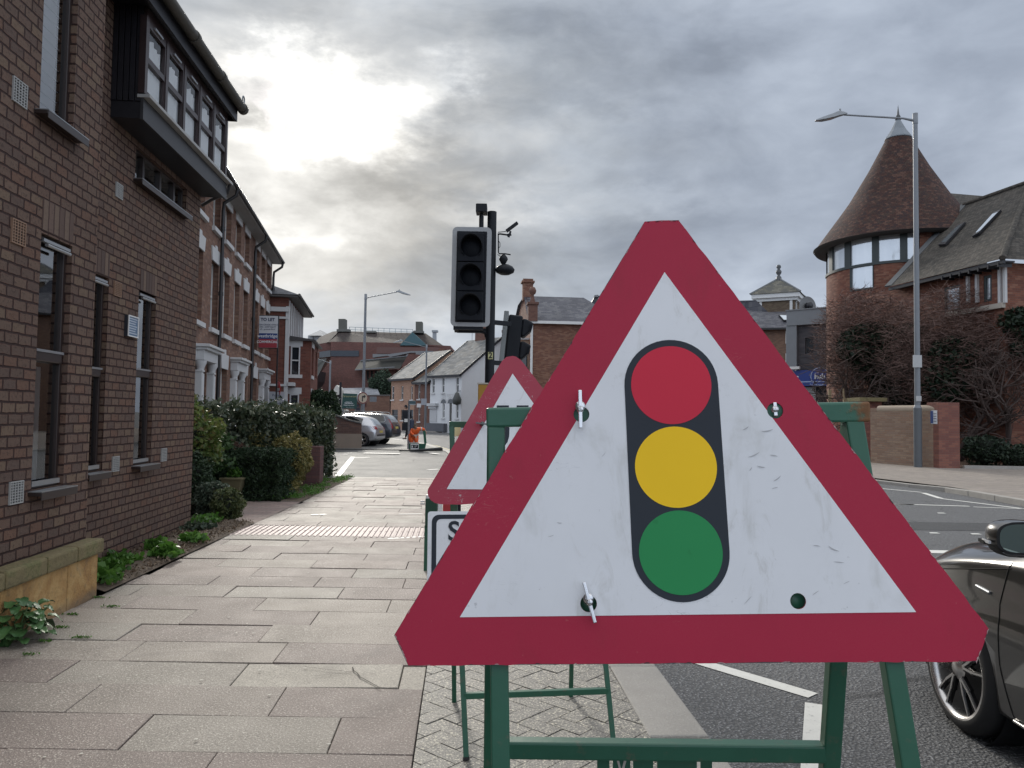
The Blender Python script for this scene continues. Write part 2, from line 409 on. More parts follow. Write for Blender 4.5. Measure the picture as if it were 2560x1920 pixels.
def flagmat():
    mt, b = newmat('paving_flag'); v = tc('Object'); r = attr('rnd', 'Fac')
    c = ramp(r, [(0, (.225, .172, .152)), (.22, (.290, .224, .195)), (.45, (.262, .218, .186)), (.62, (.325, .276, .232)), (.8, (.288, .254, .214)), (.9, (.42, .38, .315))], const=True)
    n = noise(v, 2.6, 6, .65); c = mixc(n, c, mixc(.5, c, (.20, .18, .15)))
    sp = noise(v, 95, 3, .8); c = mixc(smooth(sp, .57, .64)*.8, c, (.66, .61, .52)); c = mixc(smooth(sp, .46, .36)*.65, c, (.10, .088, .078)); dk_ = smooth(noise(v, 1.3, 5, .7, 1.0), .52, .66); c = mixc(dk_*.30, c, (.15, .13, .115))
    st = smooth(noise(v, 7, 4, .7), .60, .75); c = mixc(st*.3, c, (.16, .14, .12))
    setp(b, c, mth('ADD', .55, n*.25), normal=bumpn(sp, .7, .007), spec=.4); return mt
FLAG = flagmat()
def plain_ground(name, col, sc=2.0, rough=.75, bump=.4, bs=80):
    mt, b = newmat(name); v = tc('Object'); n = noise(v, sc, 6, .65); f = noise(v, bs, 3, .7)
    c = mixc(n, tuple(x*.7 for x in col), tuple(x*1.25 for x in col)); c = mixc(smooth(f, .55, .7)*.35, c, tuple(min(1, x*1.8) for x in col))
    setp(b, c, rough, normal=bumpn(f, bump, .01)); return mt
GAP = mat('joint_dirt', (.07, .062, .052), .95, .3, 12)
KERB = plain_ground('kerb_granite', (.33, .31, .28), 4, .7, .7, 70)

# ================================================================ ground, road, pavements
Kerb = [(1.15, -2), (1.15, 0), (.93, 3.6), (.875, 4.6), (.55, 9), (-.02, 15), (-.95, 22), (-2.45, 32), (-4.3, 40), (-7.0, 47.5), (-11, 55), (-17, 62), (-30, 68)]
RK = [(9.4, -2), (9.6, 8), (9.7, 14.6), (9.82, 17.5), (9.3, 19.6), (8.3, 26), (6.2, 36), (4.0, 45), (2.2, 54), (0, 62), (-4, 69.5), (-12, 74), (-30, 80)]
def lerp(poly, Y):
    for (xa, ya), (xb, yb) in zip(poly, poly[1:]):
        if ya <= Y <= yb: return xa+(xb-xa)*(Y-ya)/(yb-ya)
    return poly[-1][0]
g = MB(); g.quad((-900, -300, -.14), (900, -300, -.14), (900, 1500, -.14), (-900, 1500, -.14))
struct(g.build('ground', ASPH3))
def strip(A, B, z):
    mb = MB(); n = len(A)
    for i in range(n-1): mb.quad((A[i][0], A[i][1], z), (B[i][0], B[i][1], z), (B[i+1][0], B[i+1][1], z), (A[i+1][0], A[i+1][1], z))
    return mb
def resample(P, n=60):
    P = [Vector((*p, 0)) for p in P]; L = [0]
    for a, b in zip(P, P[1:]): L.append(L[-1]+(b-a).length)
    out = []
    for i in range(n):
        t = L[-1]*i/(n-1); k = max(j for j in range(len(L)) if L[j] <= t+1e-9); k = min(k, len(P)-2)
        f = (t-L[k])/(L[k+1]-L[k]); q = P[k].lerp(P[k+1], f); out.append((q.x, q.y))
    return out
kl = resample(Kerb); kr = resample(RK)
struct(strip(kl, kr, -.10).build('road', ASPH))
# fine flags near, tarmac footway beyond
def edgeL(Y): return -3.22-.035*(Y-6.2) if Y < 20 else -3.7-.12*(Y-20)      # left edge of the flags
def edgeB(Y): return -.47-.063*(Y-4.5)                                       # flags / block strip
def kin(Y): return edgeB(Y)+1.07
def flags():
    mb = MB(); rnd = []; Y = .6; row = 0
    rows = []
    while Y < 17.6:
        h = .40 if row % 3 else .385
        if not (9.15 < Y+h/2 < 10.05): rows.append((Y, h))
        Y += h; row += 1
    special = []
    for ri, (Y, h) in enumerate(rows):
        off = (ri % 2)*.46+random.uniform(-.06, .06); u = -.12-off
        W = -edgeL(Y)+edgeB(Y); 
        while u < W:
            w_ = .9+random.choice([0, 0, .0, -.15, .08]); a, b = max(u, 0), min(u+w_, W); u += w_
            if b-a < .06: continue
            g_ = .0022
            dz = random.gauss(0, .0022); t1 = random.gauss(0, .0018); t2 = random.gauss(0, .0018)
            def P(uu, yy): return (edgeB(yy)-uu-.016*0, yy + .004*uu)
            light = False
            b2 = b if b < W else -edgeL(Y+h)+edgeB(Y+h)+.01; c = [(P(a+g_, Y+g_), dz-t1), (P(b-g_, Y+g_), dz+t1), (P(b2-g_, Y+h-g_), dz+t1+t2), (P(a+g_, Y+h-g_), dz-t1+t2)]
            top = [(p[0], p[1], z) for p, z in c]; bot = [(p[0], p[1], -.05) for p, z in c]
            top = top[::-1]; bot = bot[::-1]
            vs = top+bot; mb.add(vs, [(0,1,2,3), (0,4,5,1), (1,5,6,2), (2,6,7,3), (3,7,4,0)])
            r = random.random()*.88
            if 4.0 < Y+h/2 < 4.45 and a < .9: r = .97
            rnd += [r]*5
    return mb, rnd
fm, rn = flags(); fo = fm.build('pavement', FLAG)
fa = fo.data.attributes.new('rnd', 'FLOAT', 'FACE'); fa.data.foreach_set('value', rn)
bv = fo.modifiers.new('b', 'BEVEL'); bv.width = .003; bv.segments = 1; struct(fo)
# bedding under flags and blocks
bd = MB(); ys = [i*.5-1 for i in range(40)]
bd2 = strip([(edgeL(max(y, 0))+.03, y) for y in ys], [(kin(y)+.01, y) for y in ys], -.022); struct(bd2.build('paving_bed', GAP))
# footway of light tarmac beyond the flags, reaching the houses
far = []
yy = [17.6, 19, 21, 23, 25, 27.4]
fw = strip([(-30, y) for y in yy], [(lerp(Kerb, y)-.28, y) for y in yy], -.002)
yy = [32.6, 36, 40, 43, 47.5, 51, 55, 62, 68]
fw2 = strip([(-60, y) for y in yy], [(lerp(Kerb, y)-.28, y) for y in yy], -.002)
fw.add(fw2.v, fw2.f)
fw.quad((-30, 8, -.03), (-3.1, 8, -.03), (-3.5, 17.6, -.03), (-30, 17.6, -.03))
struct(fw.build('footway', ASPH2))
yy = [27.4, 29, 31, 32.6]
struct(strip([(-60, y) for y in yy], [(lerp(Kerb, y)+.05, y) for y in yy], -.03).build('side_road', asphalt('asphalt_side', (.13, .13, .13), .4, 60, .3)))
# drive between hedge and planting: brick-red small slabs
dr = MB(); dr.quad((-8, 10.1, .004), (edgeL(10.1)+.005, 10.1, .004), (edgeL(12.75)+.005, 12.75, .004), (-8, 12.75, .004))
struct(dr.build('driveway', brickmat('drive_blocks', [(.27, .20, .18), (.31, .24, .21), (.25, .2, .18)], (.14, .12, .1), .2, .1, .006, bump=.4)))
# soil bed beside the office wall
soil = MB(); n = 26
vs = []; fs = []
for j in range(n+1):
    Y = 6.2+(10.2-6.2)*j/n
    for i in range(9):
        xl = -3.8 - .10*(Y-7); xr = edgeL(Y)+.004; x = xl+(xr-xl)*i/8-.15*(i == 0)
        vs.append((x, Y, .012+.045*math.sin(math.pi*i/8)*random.uniform(.4, 1.2)))
for j in range(n):
    for i in range(8): fs.append((j*9+i, j*9+i+1, (j+1)*9+i+1, (j+1)*9+i))
soilm = plain_ground('soil_and_chips', (.12, .09, .065), 8, .95, 1.0, 40)
soil.add(vs, fs, True); struct(soil.build('soil', soilm))
vs2 = MB(); vs2.quad((-5.5, 12.76, .006), (edgeL(12.76)+.005, 12.76, .006), (edgeL(17.55)+.005, 17.55, .006), (-5.5, 17.55, .006)); struct(vs2.build('soil', soilm))
# tactile corduroy strip
TACT = plain_ground('tactile_paving', (.36, .27, .245), 4, .6, .3, 110)
tm = MB(); Y0, Y1 = 9.16, 10.04
tm.quad((edgeL(Y0), Y0, -.001), (edgeB(Y0)-.01, Y0, -.001), (edgeB(Y1)-.01, Y1, -.001), (edgeL(Y1), Y1, -.001))
x = -3.33
while x < -.85:
    for (a, b) in ((Y0+.01, Y0+.43), (Y0+.45, Y1-.01)):
        sx = -.07*(a-Y0); ex = -.07*(b-Y0)
        z = .009
        tm.add([(x+sx, a, -.001), (x+sx+.034, a, -.001), (x+ex+.034, b, -.001), (x+ex, b, -.001), (x+sx+.008, a+.01, z), (x+sx+.026, a+.01, z), (x+ex+.026, b-.01, z), (x+ex+.008, b-.01, z)],
               [(4, 5, 6, 7), (0, 1, 5, 4), (1, 2, 6, 5), (2, 3, 7, 6), (3, 0, 4, 7)])
    x += .067
struct(tm.build('tactile_paving', TACT))
# cracked flag and pale patches
ck = MB()
def crack(pts, w=.006, z=.009):
    for a, b in zip(pts, pts[1:]):
        A = ground(*a); B = ground(*b); d = (B-A).normalized(); p = Vector((-d.y, d.x, 0))*w/2
        ck.quad((A.x-p.x, A.y-p.y, z), (B.x-p.x, B.y-p.y, z), (B.x+p.x, B.y+p.y, z), (A.x+p.x, A.y+p.y, z))
q5 = lambda u, v: (u*.19168, 624+v*.19168)
crack([q5(1590, 230), q5(1700, 245), q5(1840, 258)], .004); crack([q5(1838, 232), q5(1846, 252), q5(1862, 262), q5(1880, 286), q5(1895, 292), q5(1935, 315), q5(1985, 343)], .006)
crack([q5(1840, 258), q5(1740, 268), q5(1640, 278)], .003)
struct(ck.build('paving_crack', GAP))
# herringbone blocks
BLK = None
def blockmat():
    mt, b = newmat('herringbone_block'); v = tc('Object'); r = attr('rnd', 'Fac')
    c = ramp(r, [(0, (.19, .18, .16)), (.5, (.24, .225, .20)), (1, (.28, .26, .225))]); n = noise(v, 5, 5)
    c = mixc(n, c, (.14, .13, .115)); sp = noise(v, 85, 3, .8); c = mixc(smooth(sp, .56, .62)*.9, c, (.74, .68, .52)); c = mixc(smooth(sp, .46, .36)*.8, c, (.055, .05, .045))
    setp(b, c, .6, normal=bumpn(sp, .8, .006)); return mt
hm = MB(); hr = []; bl, bw_ = .2, .1; g_ = .0025
SX = Frame((-.47+.535, 4.5), (-.063, .998))
def blk(cx, cy, ang):
    ca, sa = math.cos(ang), math.sin(ang); dz = random.gauss(0, .0012)
    c = [(-bl/2+g_, -bw_/2+g_), (bl/2-g_, -bw_/2+g_), (bl/2-g_, bw_/2-g_), (-bl/2+g_, bw_/2-g_)]
    p = [(cx+ca*a-sa*b, cy+sa*a+ca*b) for a, b in c]
    W = []
    for a, b in p:
        q = SX.o + SX.x*a + SX.y*b; W.append((q.x, q.y))
    if min(abs(b) for a, b in p) > .60: return
    hm.add([(x, y, dz-.002) for x, y in W]+[(x, y, -.03) for x, y in W], [(0,1,2,3), (0,4,5,1), (1,5,6,2), (2,6,7,3), (3,7,4,0)]); hr.extend([random.random()]*5)
a45 = R(45)
for i in range(-70, 110):
    for j in range(-70, 110):
        # herringbone lattice: pairs stepped by (w,w) and (2w,-2w)
        px_, py_ = i*bw_*1.0+j*bw_*2, i*bw_*1.0-j*bw_*2
        for (ox, oy, an) in ((bl/2, bw_/2, 0), (bw_/2*1.0+bl, 0-bl/2+bw_, R(90))):
            X_0, Y_0 = px_+ox, py_+oy
            xx = X_0*math.cos(a45)-Y_0*math.sin(a45); y2 = X_0*math.sin(a45)+Y_0*math.cos(a45)
            if abs(y2) < .78 and -3.2 < xx < 9: blk(xx, y2, a45+an)
ho = hm.build('block_paving', blockmat()); ha = ho.data.attributes.new('rnd', 'FLOAT', 'FACE'); ha.data.foreach_set('value', hr)
bmh = bmesh.new(); bmh.from_mesh(ho.data)
for sgn in (-1, 1):
    bmesh.ops.bisect_plane(bmh, geom=bmh.verts[:]+bmh.edges[:]+bmh.faces[:], plane_co=SX.o+SX.y*sgn*.53, plane_no=SX.y*sgn, clear_outer=True)
bmh.to_mesh(ho.data); bmh.free(); struct(ho)
# kerbs
def kerbline(P, w_, name, top=0.0, side=-1, L=.92, lo=-.14, n=None, drop=None):
    mb = MB(); P = [Vector((*p, 0)) for p in P]
    for a, b in zip(P, P[1:]):
        d = b-a; k = max(1, round(d.length/L)); d.normalize(); nrm = Vector((-d.y, d.x, 0))*side
        for i in range(k):
            s = a.lerp(b, i/k)+d*.004; e = a.lerp(b, (i+1)/k)-d*.004; z = top+random.gauss(0, .002)
            z0 = z1 = z
            if drop: z0 = drop(s.y, z); z1 = drop(e.y, z)
            jit = nrm*random.gauss(0, .003)
            v = [s+jit, e+jit, e+nrm*w_+jit, s+nrm*w_+jit]
            mb.add([(q.x, q.y, lo) for q in v]+[(v[0].x, v[0].y, z0), (v[1].x, v[1].y, z1), (v[2].x, v[2].y, z1), (v[3].x, v[3].y, z0)],
                [(0,1,2,3), (4,5,6,7), (0,1,5,4), (1,2,6,5), (2,3,7,6), (3,0,4,7)])
    o = mb.build(name, KERB, bevel=.012, merge=False); return struct(o)
kerbline([p for p in Kerb if p[1] < 60], .28, 'kerb', 0.0, 1)
kerbline([p for p in RK if p[1] < 70], .15, 'kerb', .02, -1, drop=lambda y, z: z if y < 17.3 else (-.02 if y > 18.2 and y < 24 else z-.02))
# right-hand pavement of small blocks
RB = [(40, p[1]) for p in RK]
yy = [-2, 8, 14.6, 17.5, 19.6, 26, 36, 45, 54, 62, 69.5]
struct(strip([(lerp(RK, y)+.15, y) for y in yy], [(45, y) for y in yy], .012).build('pavement', brickmat('pavement_blocks', [(.27, .235, .20), (.31, .27, .23), (.24, .21, .185), (.29, .25, .22)], (.12, .11, .1), .2, .1, .005, bump=.5)))
# far pavement in front of cottages
fp = MB(); fp.quad((-40, 77.2, .0), (-3, 71.0, .0), (5, 78, .0), (-30, 95, .0)); struct(fp.build('pavement', plain_ground('far_paving', (.34, .25, .23))))
kerbline([(-30, 76.0), (-3.4, 70.8), (-.5, 64)], .25, 'kerb', .02, 1)
# road markings
mk = MB()
def line(p, q, w_, z=-.096):
    A = Vector((*p, z)); B = Vector((*q, z)); d = (B-A).normalized(); n_ = Vector((-d.y, d.x, 0))*w_/2
    k = max(1, int((B-A).length/.35)); 
    for i in range(k):
        a = A.lerp(B, i/k); b = A.lerp(B, (i+1)/k); j = [random.gauss(0, .004) for _ in range(4)]
        mk.quad(a-n_*(1+j[0]), b-n_*(1+j[1]), b+n_*(1+j[2]), a+n_*(1+j[3]))
G2 = lambda px, py, z=-.096: tuple(ground(px, py, z)[:2])
k22 = 1/2.16
line(G2(1480*k22, 1420*k22), G2(1756*k22, 1502*k22), .11)
line(G2(1762*k22, 1520*k22), G2(1757*k22, 1680*k22), .11)
line((5.0, 9.35), (8.2, 9.2), .22)           # stop line
line((7.0, 14.75), (8.6, 14.5), .1)
k8b = lambda u, v: ((2150+u*.18535)/2.5, (1180+v*.18535)/2.5)
line(G2(*k8b(280, 222)), G2(*k8b(820, 272)), .10); line(G2(*k8b(850, 280)), G2(*k8b(1090, 355)), .12); line(G2(*k8b(1090, 357)), G2(*k8b(2212, 495)), .10)
line(G2(*k8b(1530, 470)), G2(*k8b(2212, 495)), .07); line(G2(*k8b(435, 432)), G2(*k8b(730, 438)), .10)
for u, v in ((1095, 556), (1000, 825), (1560, 838)):
    x, y = G2(*k8b(u, v)); mk.quad((x-.07, y-.035, -.094), (x+.07, y-.035, -.094), (x+.055, y+.035, -.090), (x-.055, y+.035, -.090))
pt = MB()      # reinstated trench patches in the carriageway
for (x0_, y0_, x1_, y1_) in ((2.9, 5.2, 3.6, 12.5), (5.2, 11.2, 9.0, 12.1), (1.5, 7.0, 2.0, 9.5)):
    pt.quad((x0_, y0_, -.0965), (x1_, y0_, -.0965), (x1_-.08*(y1_-y0_)*.3, y1_, -.0965), (x0_-.08*(y1_-y0_)*.3, y1_, -.0965))
struct(pt.build('road_patch', asphalt('asphalt_patch', (.095, .097, .10), 1.0, 70, .7)))
# yellow double lines and white lines near worker are their own meshes
struct(mk.build('road_marking', LINE))
mk = MB()
z = .004
q6 = lambda u, v: (280+.0868*u, 416+.0868*v)
def wl(a, b, w_): A = ground(*q6(*a), z); B = ground(*q6(*b), z); line((A.x, A.y), (B.x, B.y), w_, z)
wl((665, 690), (840, 470), .15); wl((850, 478), (1030, 476), .22); wl((700, 702), (785, 700), .10)
wl((970, 425), (1380, 432), .40); wl((1730, 425), (1820, 437), .2); wl((1700, 618), (1830, 612), .15)
wl((360, 1138), (440, 1133), .10); wl((455, 1135), (530, 1130), .10); wl((1240, 1412), (1700, 1385), .07); wl((1370, 1130), (1640, 1125), .05)
for (u, v) in ((780, 425), (730, 440), (900, 405), (480, 425), (560, 745)): wl((u, v), (u+50, v), .10)
struct(mk.build('pavement_marking', LINE))
YEL = mat('yellow_line_paint', (.50, .42, .20), .65, .2, 14)
mk = MB()
for off in (.18, .42):
    P = [(lerp(Kerb, y)+off, y) for y in np.arange(24, 44, 1.0)]
    for a, b in zip(P, P[1:]): line(a, b, .09)
struct(mk.build('road_marking', YEL))
# scattered pale litter spots on flags (leaves, chewing gum)
sp = MB()
for i in range(260):
    y = random.uniform(1.8, 9); x = random.uniform(edgeL(y)+.05, edgeB(y)+1.0); r = random.uniform(.003, .009)
    k = 6; sp.add([(x+r*math.cos(t)*random.uniform(.7, 1.4), y+r*math.sin(t), .0075) for t in [2*math.pi*j/k for j in range(k)]], [tuple(range(k))])
o = sp.build('grit', mat('pale_grit', (.55, .52, .45), .8, .3)); tag(o, 'pale specks of grit and gum trodden into the paving', 'grit', kind='stuff')
# ================================================================ OFFICE BUILDING (left)
PAL_OFF = [(0.134, 0.087, 0.066), (0.148, 0.096, 0.072), (0.123, 0.082, 0.064), (0.158, 0.104, 0.077), (0.14, 0.088, 0.066), (0.168, 0.115, 0.08), (0.154, 0.088, 0.062), (0.115, 0.077, 0.062), (0.144, 0.096, 0.072)]
OFFB = brickmat('dark_office_brick', PAL_OFF, (.040, .021, .018), .158, .075, .012, edge=(.150, .058, .040), bump=1.0, wob=.009, blotch=.25, bdist=.020)
SOLD = brickmat('soldier_brick', [(.12, .08, .065), (.15, .10, .08), (.10, .07, .06), (.17, .12, .09)], (.07, .04, .034), .075, .225, .011, bump=1.0, wob=.006)
F = Frame((-3.99, 9.68), (-.0797, .9968))
off = empty('office_building', 'dark brown brick office building with black timber bay window close on the left', 'building', F.M)
YA = -.36; SA = -3.60; S0 = -11.0; TOPZ = 5.36
# holes: front wall A
A_holes = [(-4.52, -4.05, 3.50, 5.0), (-4.43, -3.99, .90, 2.68), (-7.5, -6.4, .9, 2.68), (-7.5, -6.4, 3.5, 5.0)]
mb = MB(); wall(mb, S0, SA, -.2, TOPZ, A_holes, YA, .14)
mb.quad((SA, YA, -.2), (SA, 0, -.2), (SA, 0, TOPZ), (SA, YA, TOPZ))
B_holes = [(-2.95, -2.52, .90, 2.69), (-1.82, -1.36, .90, 2.70), (-2.02, -.52, 3.79, 4.13)]
wall(mb, SA, 0, -.2, TOPZ, B_holes, 0, .14)
mb.quad((0, 0, -.2), (0, 7, -.2), (0, 7, TOPZ), (0, 0, TOPZ)); mb.quad((S0, YA, -.2), (S0, YA, TOPZ), (S0, 7, TOPZ), (S0, 7, -.2)); mb.quad((S0, 7, -.2), (S0, 7, TOPZ), (0, 7, TOPZ), (0, 7, -.2))
mb.build('wall', OFFB, off)
# soldier courses over the ground floor windows (proud by 3 mm)
for a, b, y in ((-4.43, -3.99, YA), (-2.86, -2.52, 0), (-1.80, -1.36, 0)):
    s = MB(); s.box(a, b, y-.003, y+.05, 2.70, 2.925); s.build('lintel', SOLD, off)
# roof, soffit, gutter
TILE = brickmat('brown_roof_tile', [(.05, .042, .038), (.065, .052, .045), (.04, .036, .034)], (.02, .018, .016), .165, .1, .004, tile=True, bump=1.0)
rf = MB(); ze, yo = 5.42, -.38
rf.add([(S0, yo, ze), (.12, yo, ze), (.12, 3.2, ze+2.6), (S0, 3.2, ze+2.6), (.12, 7.2, ze), (S0, 7.2, ze)], [(0, 1, 2, 3), (3, 2, 4, 5)]); rf.build('roof', TILE, off)
sf = MB(); sf.box(S0, .08, yo+.021, 0.06, 5.27, 5.33); sf.box(S0, .08, yo-.01, yo+.02, 5.22, 5.41); sf.box(.081, .12, yo-.01, 7.1, 5.22, 5.41); sf.build('fascia', BLACKTRIM, off)
gt = MB(); gt.tube([(S0, yo-.07, 5.40), (.17, yo-.07, 5.40)], .058, 12)
x = -5.6
while x < .2: gt.tube([(x, yo-.07, 5.40), (x+.07, yo-.07, 5.40)], .070, 12); x += .95
gt.build('gutter', mat('weathered_gutter', (.06, .055, .045), .6, .35, 9), off)
rg = MB(); rg.lathe([(.045+.009*math.cos(t), .009*math.sin(t)) for t in [2*math.pi*i/8 for i in range(9)]], (.16, yo-.07, 5.53), 20, axis='y'); rg.tube([(.14, yo-.07, 5.42), (.15, yo-.07, 5.49)], .008, 6); rg.build('ring_bracket', GALV, off)
# windows ------------------------------------------------
def offwin(x0, x1, z0, z1, y, transom=None, name='window', frame=.05, blind=None, mull=(), top=True):
    f = MB(); yf = y+.062; frame = min(frame, .036)
    f.box(x0+.002, x0+frame, yf-.02, yf+.03, z0+.002, z1-.002); f.box(x1-frame, x1-.002, yf-.02, yf+.03, z0+.002, z1-.002)
    f.box(x0+frame, x1-frame, yf-.03, yf+.03, z1-frame, z1-.002); f.box(x0+frame, x1-frame, yf-.03, yf+.03, z0+.002, z0+frame)
    for mx_ in mull: f.box(mx_-.025, mx_+.025, yf-.028, yf+.03, z0+frame, z1-frame)
    o = f.build(name, DARKBROWN, off, bevel=.004)
    if transom:
        t = MB(); t.box(x0+frame, x1-frame, yf-.04, yf+.02, transom-.04, transom+.05); t.build('transom', DARKBROWN, o, bevel=.012)
        t = MB(); t.box(x0+.03, x1-.03, yf-.047, yf-.041, transom+.03, transom+.048); t.box(x0+.03, x1-.03, yf-.05, yf-.03, z0+.02, z0+.055); split_loose(t.build('metal_trim', STEEL, o))
    if top:
        t = MB(); t.box(x0+.04, x1-.02, yf-.06, yf-.035, z1-.05, z1-.028); t.tube([(x0+.05, yf-.075, z1-.075), (x1-.06, yf-.075, z1-.075)], .013, 8); t.build('trickle_vent', STEEL, o)
    gl = MB(); gl.quad((x0+frame, yf+.005, z0+frame), (x1-frame, yf+.005, z0+frame), (x1-frame, yf+.005, z1-frame), (x0+frame, yf+.005, z1-frame)); gl.build('pane', GLASS, o)
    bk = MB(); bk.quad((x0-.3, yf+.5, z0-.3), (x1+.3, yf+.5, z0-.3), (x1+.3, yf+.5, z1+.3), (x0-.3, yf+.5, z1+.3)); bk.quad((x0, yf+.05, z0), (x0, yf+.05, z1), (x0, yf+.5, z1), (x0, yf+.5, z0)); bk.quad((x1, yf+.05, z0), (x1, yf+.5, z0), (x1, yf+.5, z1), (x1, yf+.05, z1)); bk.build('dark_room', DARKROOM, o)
    return o
wA = offwin(-4.52, -4.05, 3.50, 5.0, YA); 
bl_ = MB()
zz_ = 3.56
while zz_ < 4.95: bl_.box(-4.46, -4.14, YA+.10, YA+.125, zz_, zz_+.072); bl_.box(-4.47, -4.11, YA+.092, YA+.097, zz_+.0745, zz_+.0815); zz_ += .08
bl_.build('blind', mat('white_blind', (.78, .80, .82), .6, .04), wA)
w1 = offwin(-4.43, -3.99, .90, 2.68, YA, 1.83); w2 = offwin(-2.95, -2.52, .90, 2.69, 0, 1.80); w3 = offwin(-1.82, -1.36, .90, 2.70, 0, 1.85)
for ww, x0, x1, y in ((w1, -4.38, -4.13, YA), (w2, -2.9, -2.62, 0), (w3, -1.77, -1.52, 0)):
    c = MB(); n = 14
    for i in range(n):
        a = x0+(x1-x0)*i/n; b = x0+(x1-x0)*(i+1)/n; da = .02*math.sin(i*1.9); db = .02*math.sin((i+1)*1.9)
        c.quad((a, y+.12+da, .95), (b, y+.12+db, .95), (b, y+.12+db, 1.76), (a, y+.12+da, 1.76))
    c.build('curtain', CURTAIN, ww)
ws = offwin(-2.02, -.52, 3.79, 4.13, 0, None, 'window', .03, mull=(-1.72, -1.25, -.83), top=False)
for (a, b, y, z) in ((-4.47, -3.96, YA, .868), (-2.97, -2.53, 0, .868), (-1.86, -1.32, 0, .870), (-4.58, -3.99, YA, 3.47), (-2.06, -.55, 0, 3.765)):
    s = MB(); s.box(a, b, y-.085, y+.06, z-.006, z+.020); s.box(a, b, y-.092, y-.0855, z-.034, z+.018); so_ = s.build('sill', DARKBROWN, off, bevel=.003); s = MB(); s.box(a, b, y-.092, y+.04, z+.0205, z+.027); s.build('sill_top', STEEL, so_)
# bay (oriel)
by = -.30; bx0, bx1 = -2.62, -.53
bm_ = MB(); zb, zt = 4.19, 5.265
bm_.box(bx0, bx1+.55, by+.03, -.002, zb, zb+.16)                                  # floor box / soffit
n = 5
for i in range(n):                                                                   # near cheek boards
    a = by+.03+(-by-.03)*i/n; bm_.box(bx0-.012, bx0+.01, a+.004, a+(-by-.03)/n-.004, zb+.161, zt)
bm_.box(bx0+.012, bx0+.03, by+.03, -.002, zb+.161, zt); bm_.box(bx1+.52, bx1+.55, by+.03, -.002, zb+.161, zt)
bay = bm_.build('bay_window', BLACKTRIM, off)
fs_ = MB(); fs_.box(bx0-.014, bx1+.60, by, by+.028, zb-.012, zb+.19); fs_.build('fascia_board', mat('grey_board', (.032, .032, .035), .45, .25, 5), bay)
sl_ = MB(); sl_.box(bx0-.02, bx1+.66, by-.06, by+.06, zb+.192, zb+.225); sl_.build('sill', mat('weathered_sill', (.34, .34, .33), .5, .2, 8), bay, bevel=.004)
fr = MB(); xb = [bx0+.005, -2.73, -2.25, -1.76, -1.29, -.84+.17]; xb = [bx0+.005+(bx1+.50-bx0)*t for t in (0, .2, .4, .6, .8, 1)]
z0, zm, z1 = zb+.235, zb+.585, 5.17; fr.box(bx0+.01, bx1+.54, by+.0, by+.05, 5.17, 5.26)
for x in xb: fr.box(x-.03, x+.03, by-.01, by+.05, z0, z1)
for a, b in zip(xb, xb[1:]):
    for (c, d) in ((z0, z0+.045), (zm-.028, zm+.028), (z1-.08, z1)): fr.box(a+.03, b-.03, by-.002, by+.045, c, d)
    fr.box(a+.03, a+.055, by+.002, by+.04, z0+.045, zm-.028); fr.box(b-.055, b-.03, by+.002, by+.04, z0+.045, zm-.028)
    fr.box(a+.03, a+.06, by-.004, by+.04, zm+.028, z1-.08); fr.box(b-.06, b-.03, by-.004, by+.04, zm+.028, z1-.08)
fr.build('window_frame', mat('dark_oak_frame', (.035, .022, .022), .35, .2), bay)
tv = MB()
for a, b in zip(xb, xb[1:]): tv.box((a+b)/2-.10, (a+b)/2+.10, by-.02, by-.003, z1-.05, z1-.03)
split_loose(tv.build('trickle_vent', STEEL, bay))
for a, b in zip(xb, xb[1:]):
    gl = MB()
    for c, d in ((z0+.045, zm-.028), (zm+.028, z1-.08)): gl.quad((a+.055, by+.02, c), (b-.055, by+.02, c), (b-.055, by+.02, d), (a+.055, by+.02, d))
    gl.build('pane', glassmat('clear_glass', .96, 1.5), bay)
cu = MB(); n = 90
for i in range(n):
    a = xb[0]+.06+(xb[-1]-xb[0]-.12)*i/n; b = xb[0]+.06+(xb[-1]-xb[0]-.12)*(i+1)/n
    f_ = lambda i: .012*math.sin(i*2.1); ph = lambda x: z0+.63-.05*abs(math.sin((x-xb[0])*math.pi/.27))
    cu.quad((a, by+.05+f_(i), z0), (b, by+.05+f_(i+1), z0), (b, by+.05+f_(i+1), ph(b)), (a, by+.05+f_(i), ph(a)))
cu.build('net_curtain', CURTAIN, bay)
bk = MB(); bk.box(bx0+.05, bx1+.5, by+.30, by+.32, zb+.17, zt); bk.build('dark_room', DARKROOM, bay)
# air vents
def vent(x0, x1, z0, z1, y, mt):
    v = MB(); d = .012
    v.box(x0, x1, y-d, y+.001, z0, z0+.008); v.box(x0, x1, y-d, y+.001, z1-.008, z1); v.box(x0, x0+.008, y-d, y+.001, z0+.008, z1-.008); v.box(x1-.008, x1, y-d, y+.001, z0+.008, z1-.008)
    k = 7
    for i in range(k): z = z0+.012+(z1-z0-.024)*i/k; v.box(x0+.008, x1-.008, y-d+.002, y-.004, z+.008, z+.013)
    for i in range(1, 5): xx = x0+(x1-x0)*i/5; v.box(xx-.004, xx+.004, y-d+.001, y-.003, z0+.008, z1-.008)
    o = v.build('air_vent', mt, off); d_ = MB(); d_.box(x0+.008, x1-.008, y-.0035, y-.001, z0+.008, z1-.008); d_.build('dark_slots', DARKROOM, o); return o
VW = mat('white_vent', (.34, .34, .33), .5, .15); VT = mat('terracotta_vent', (.26, .16, .105), .6, .15)
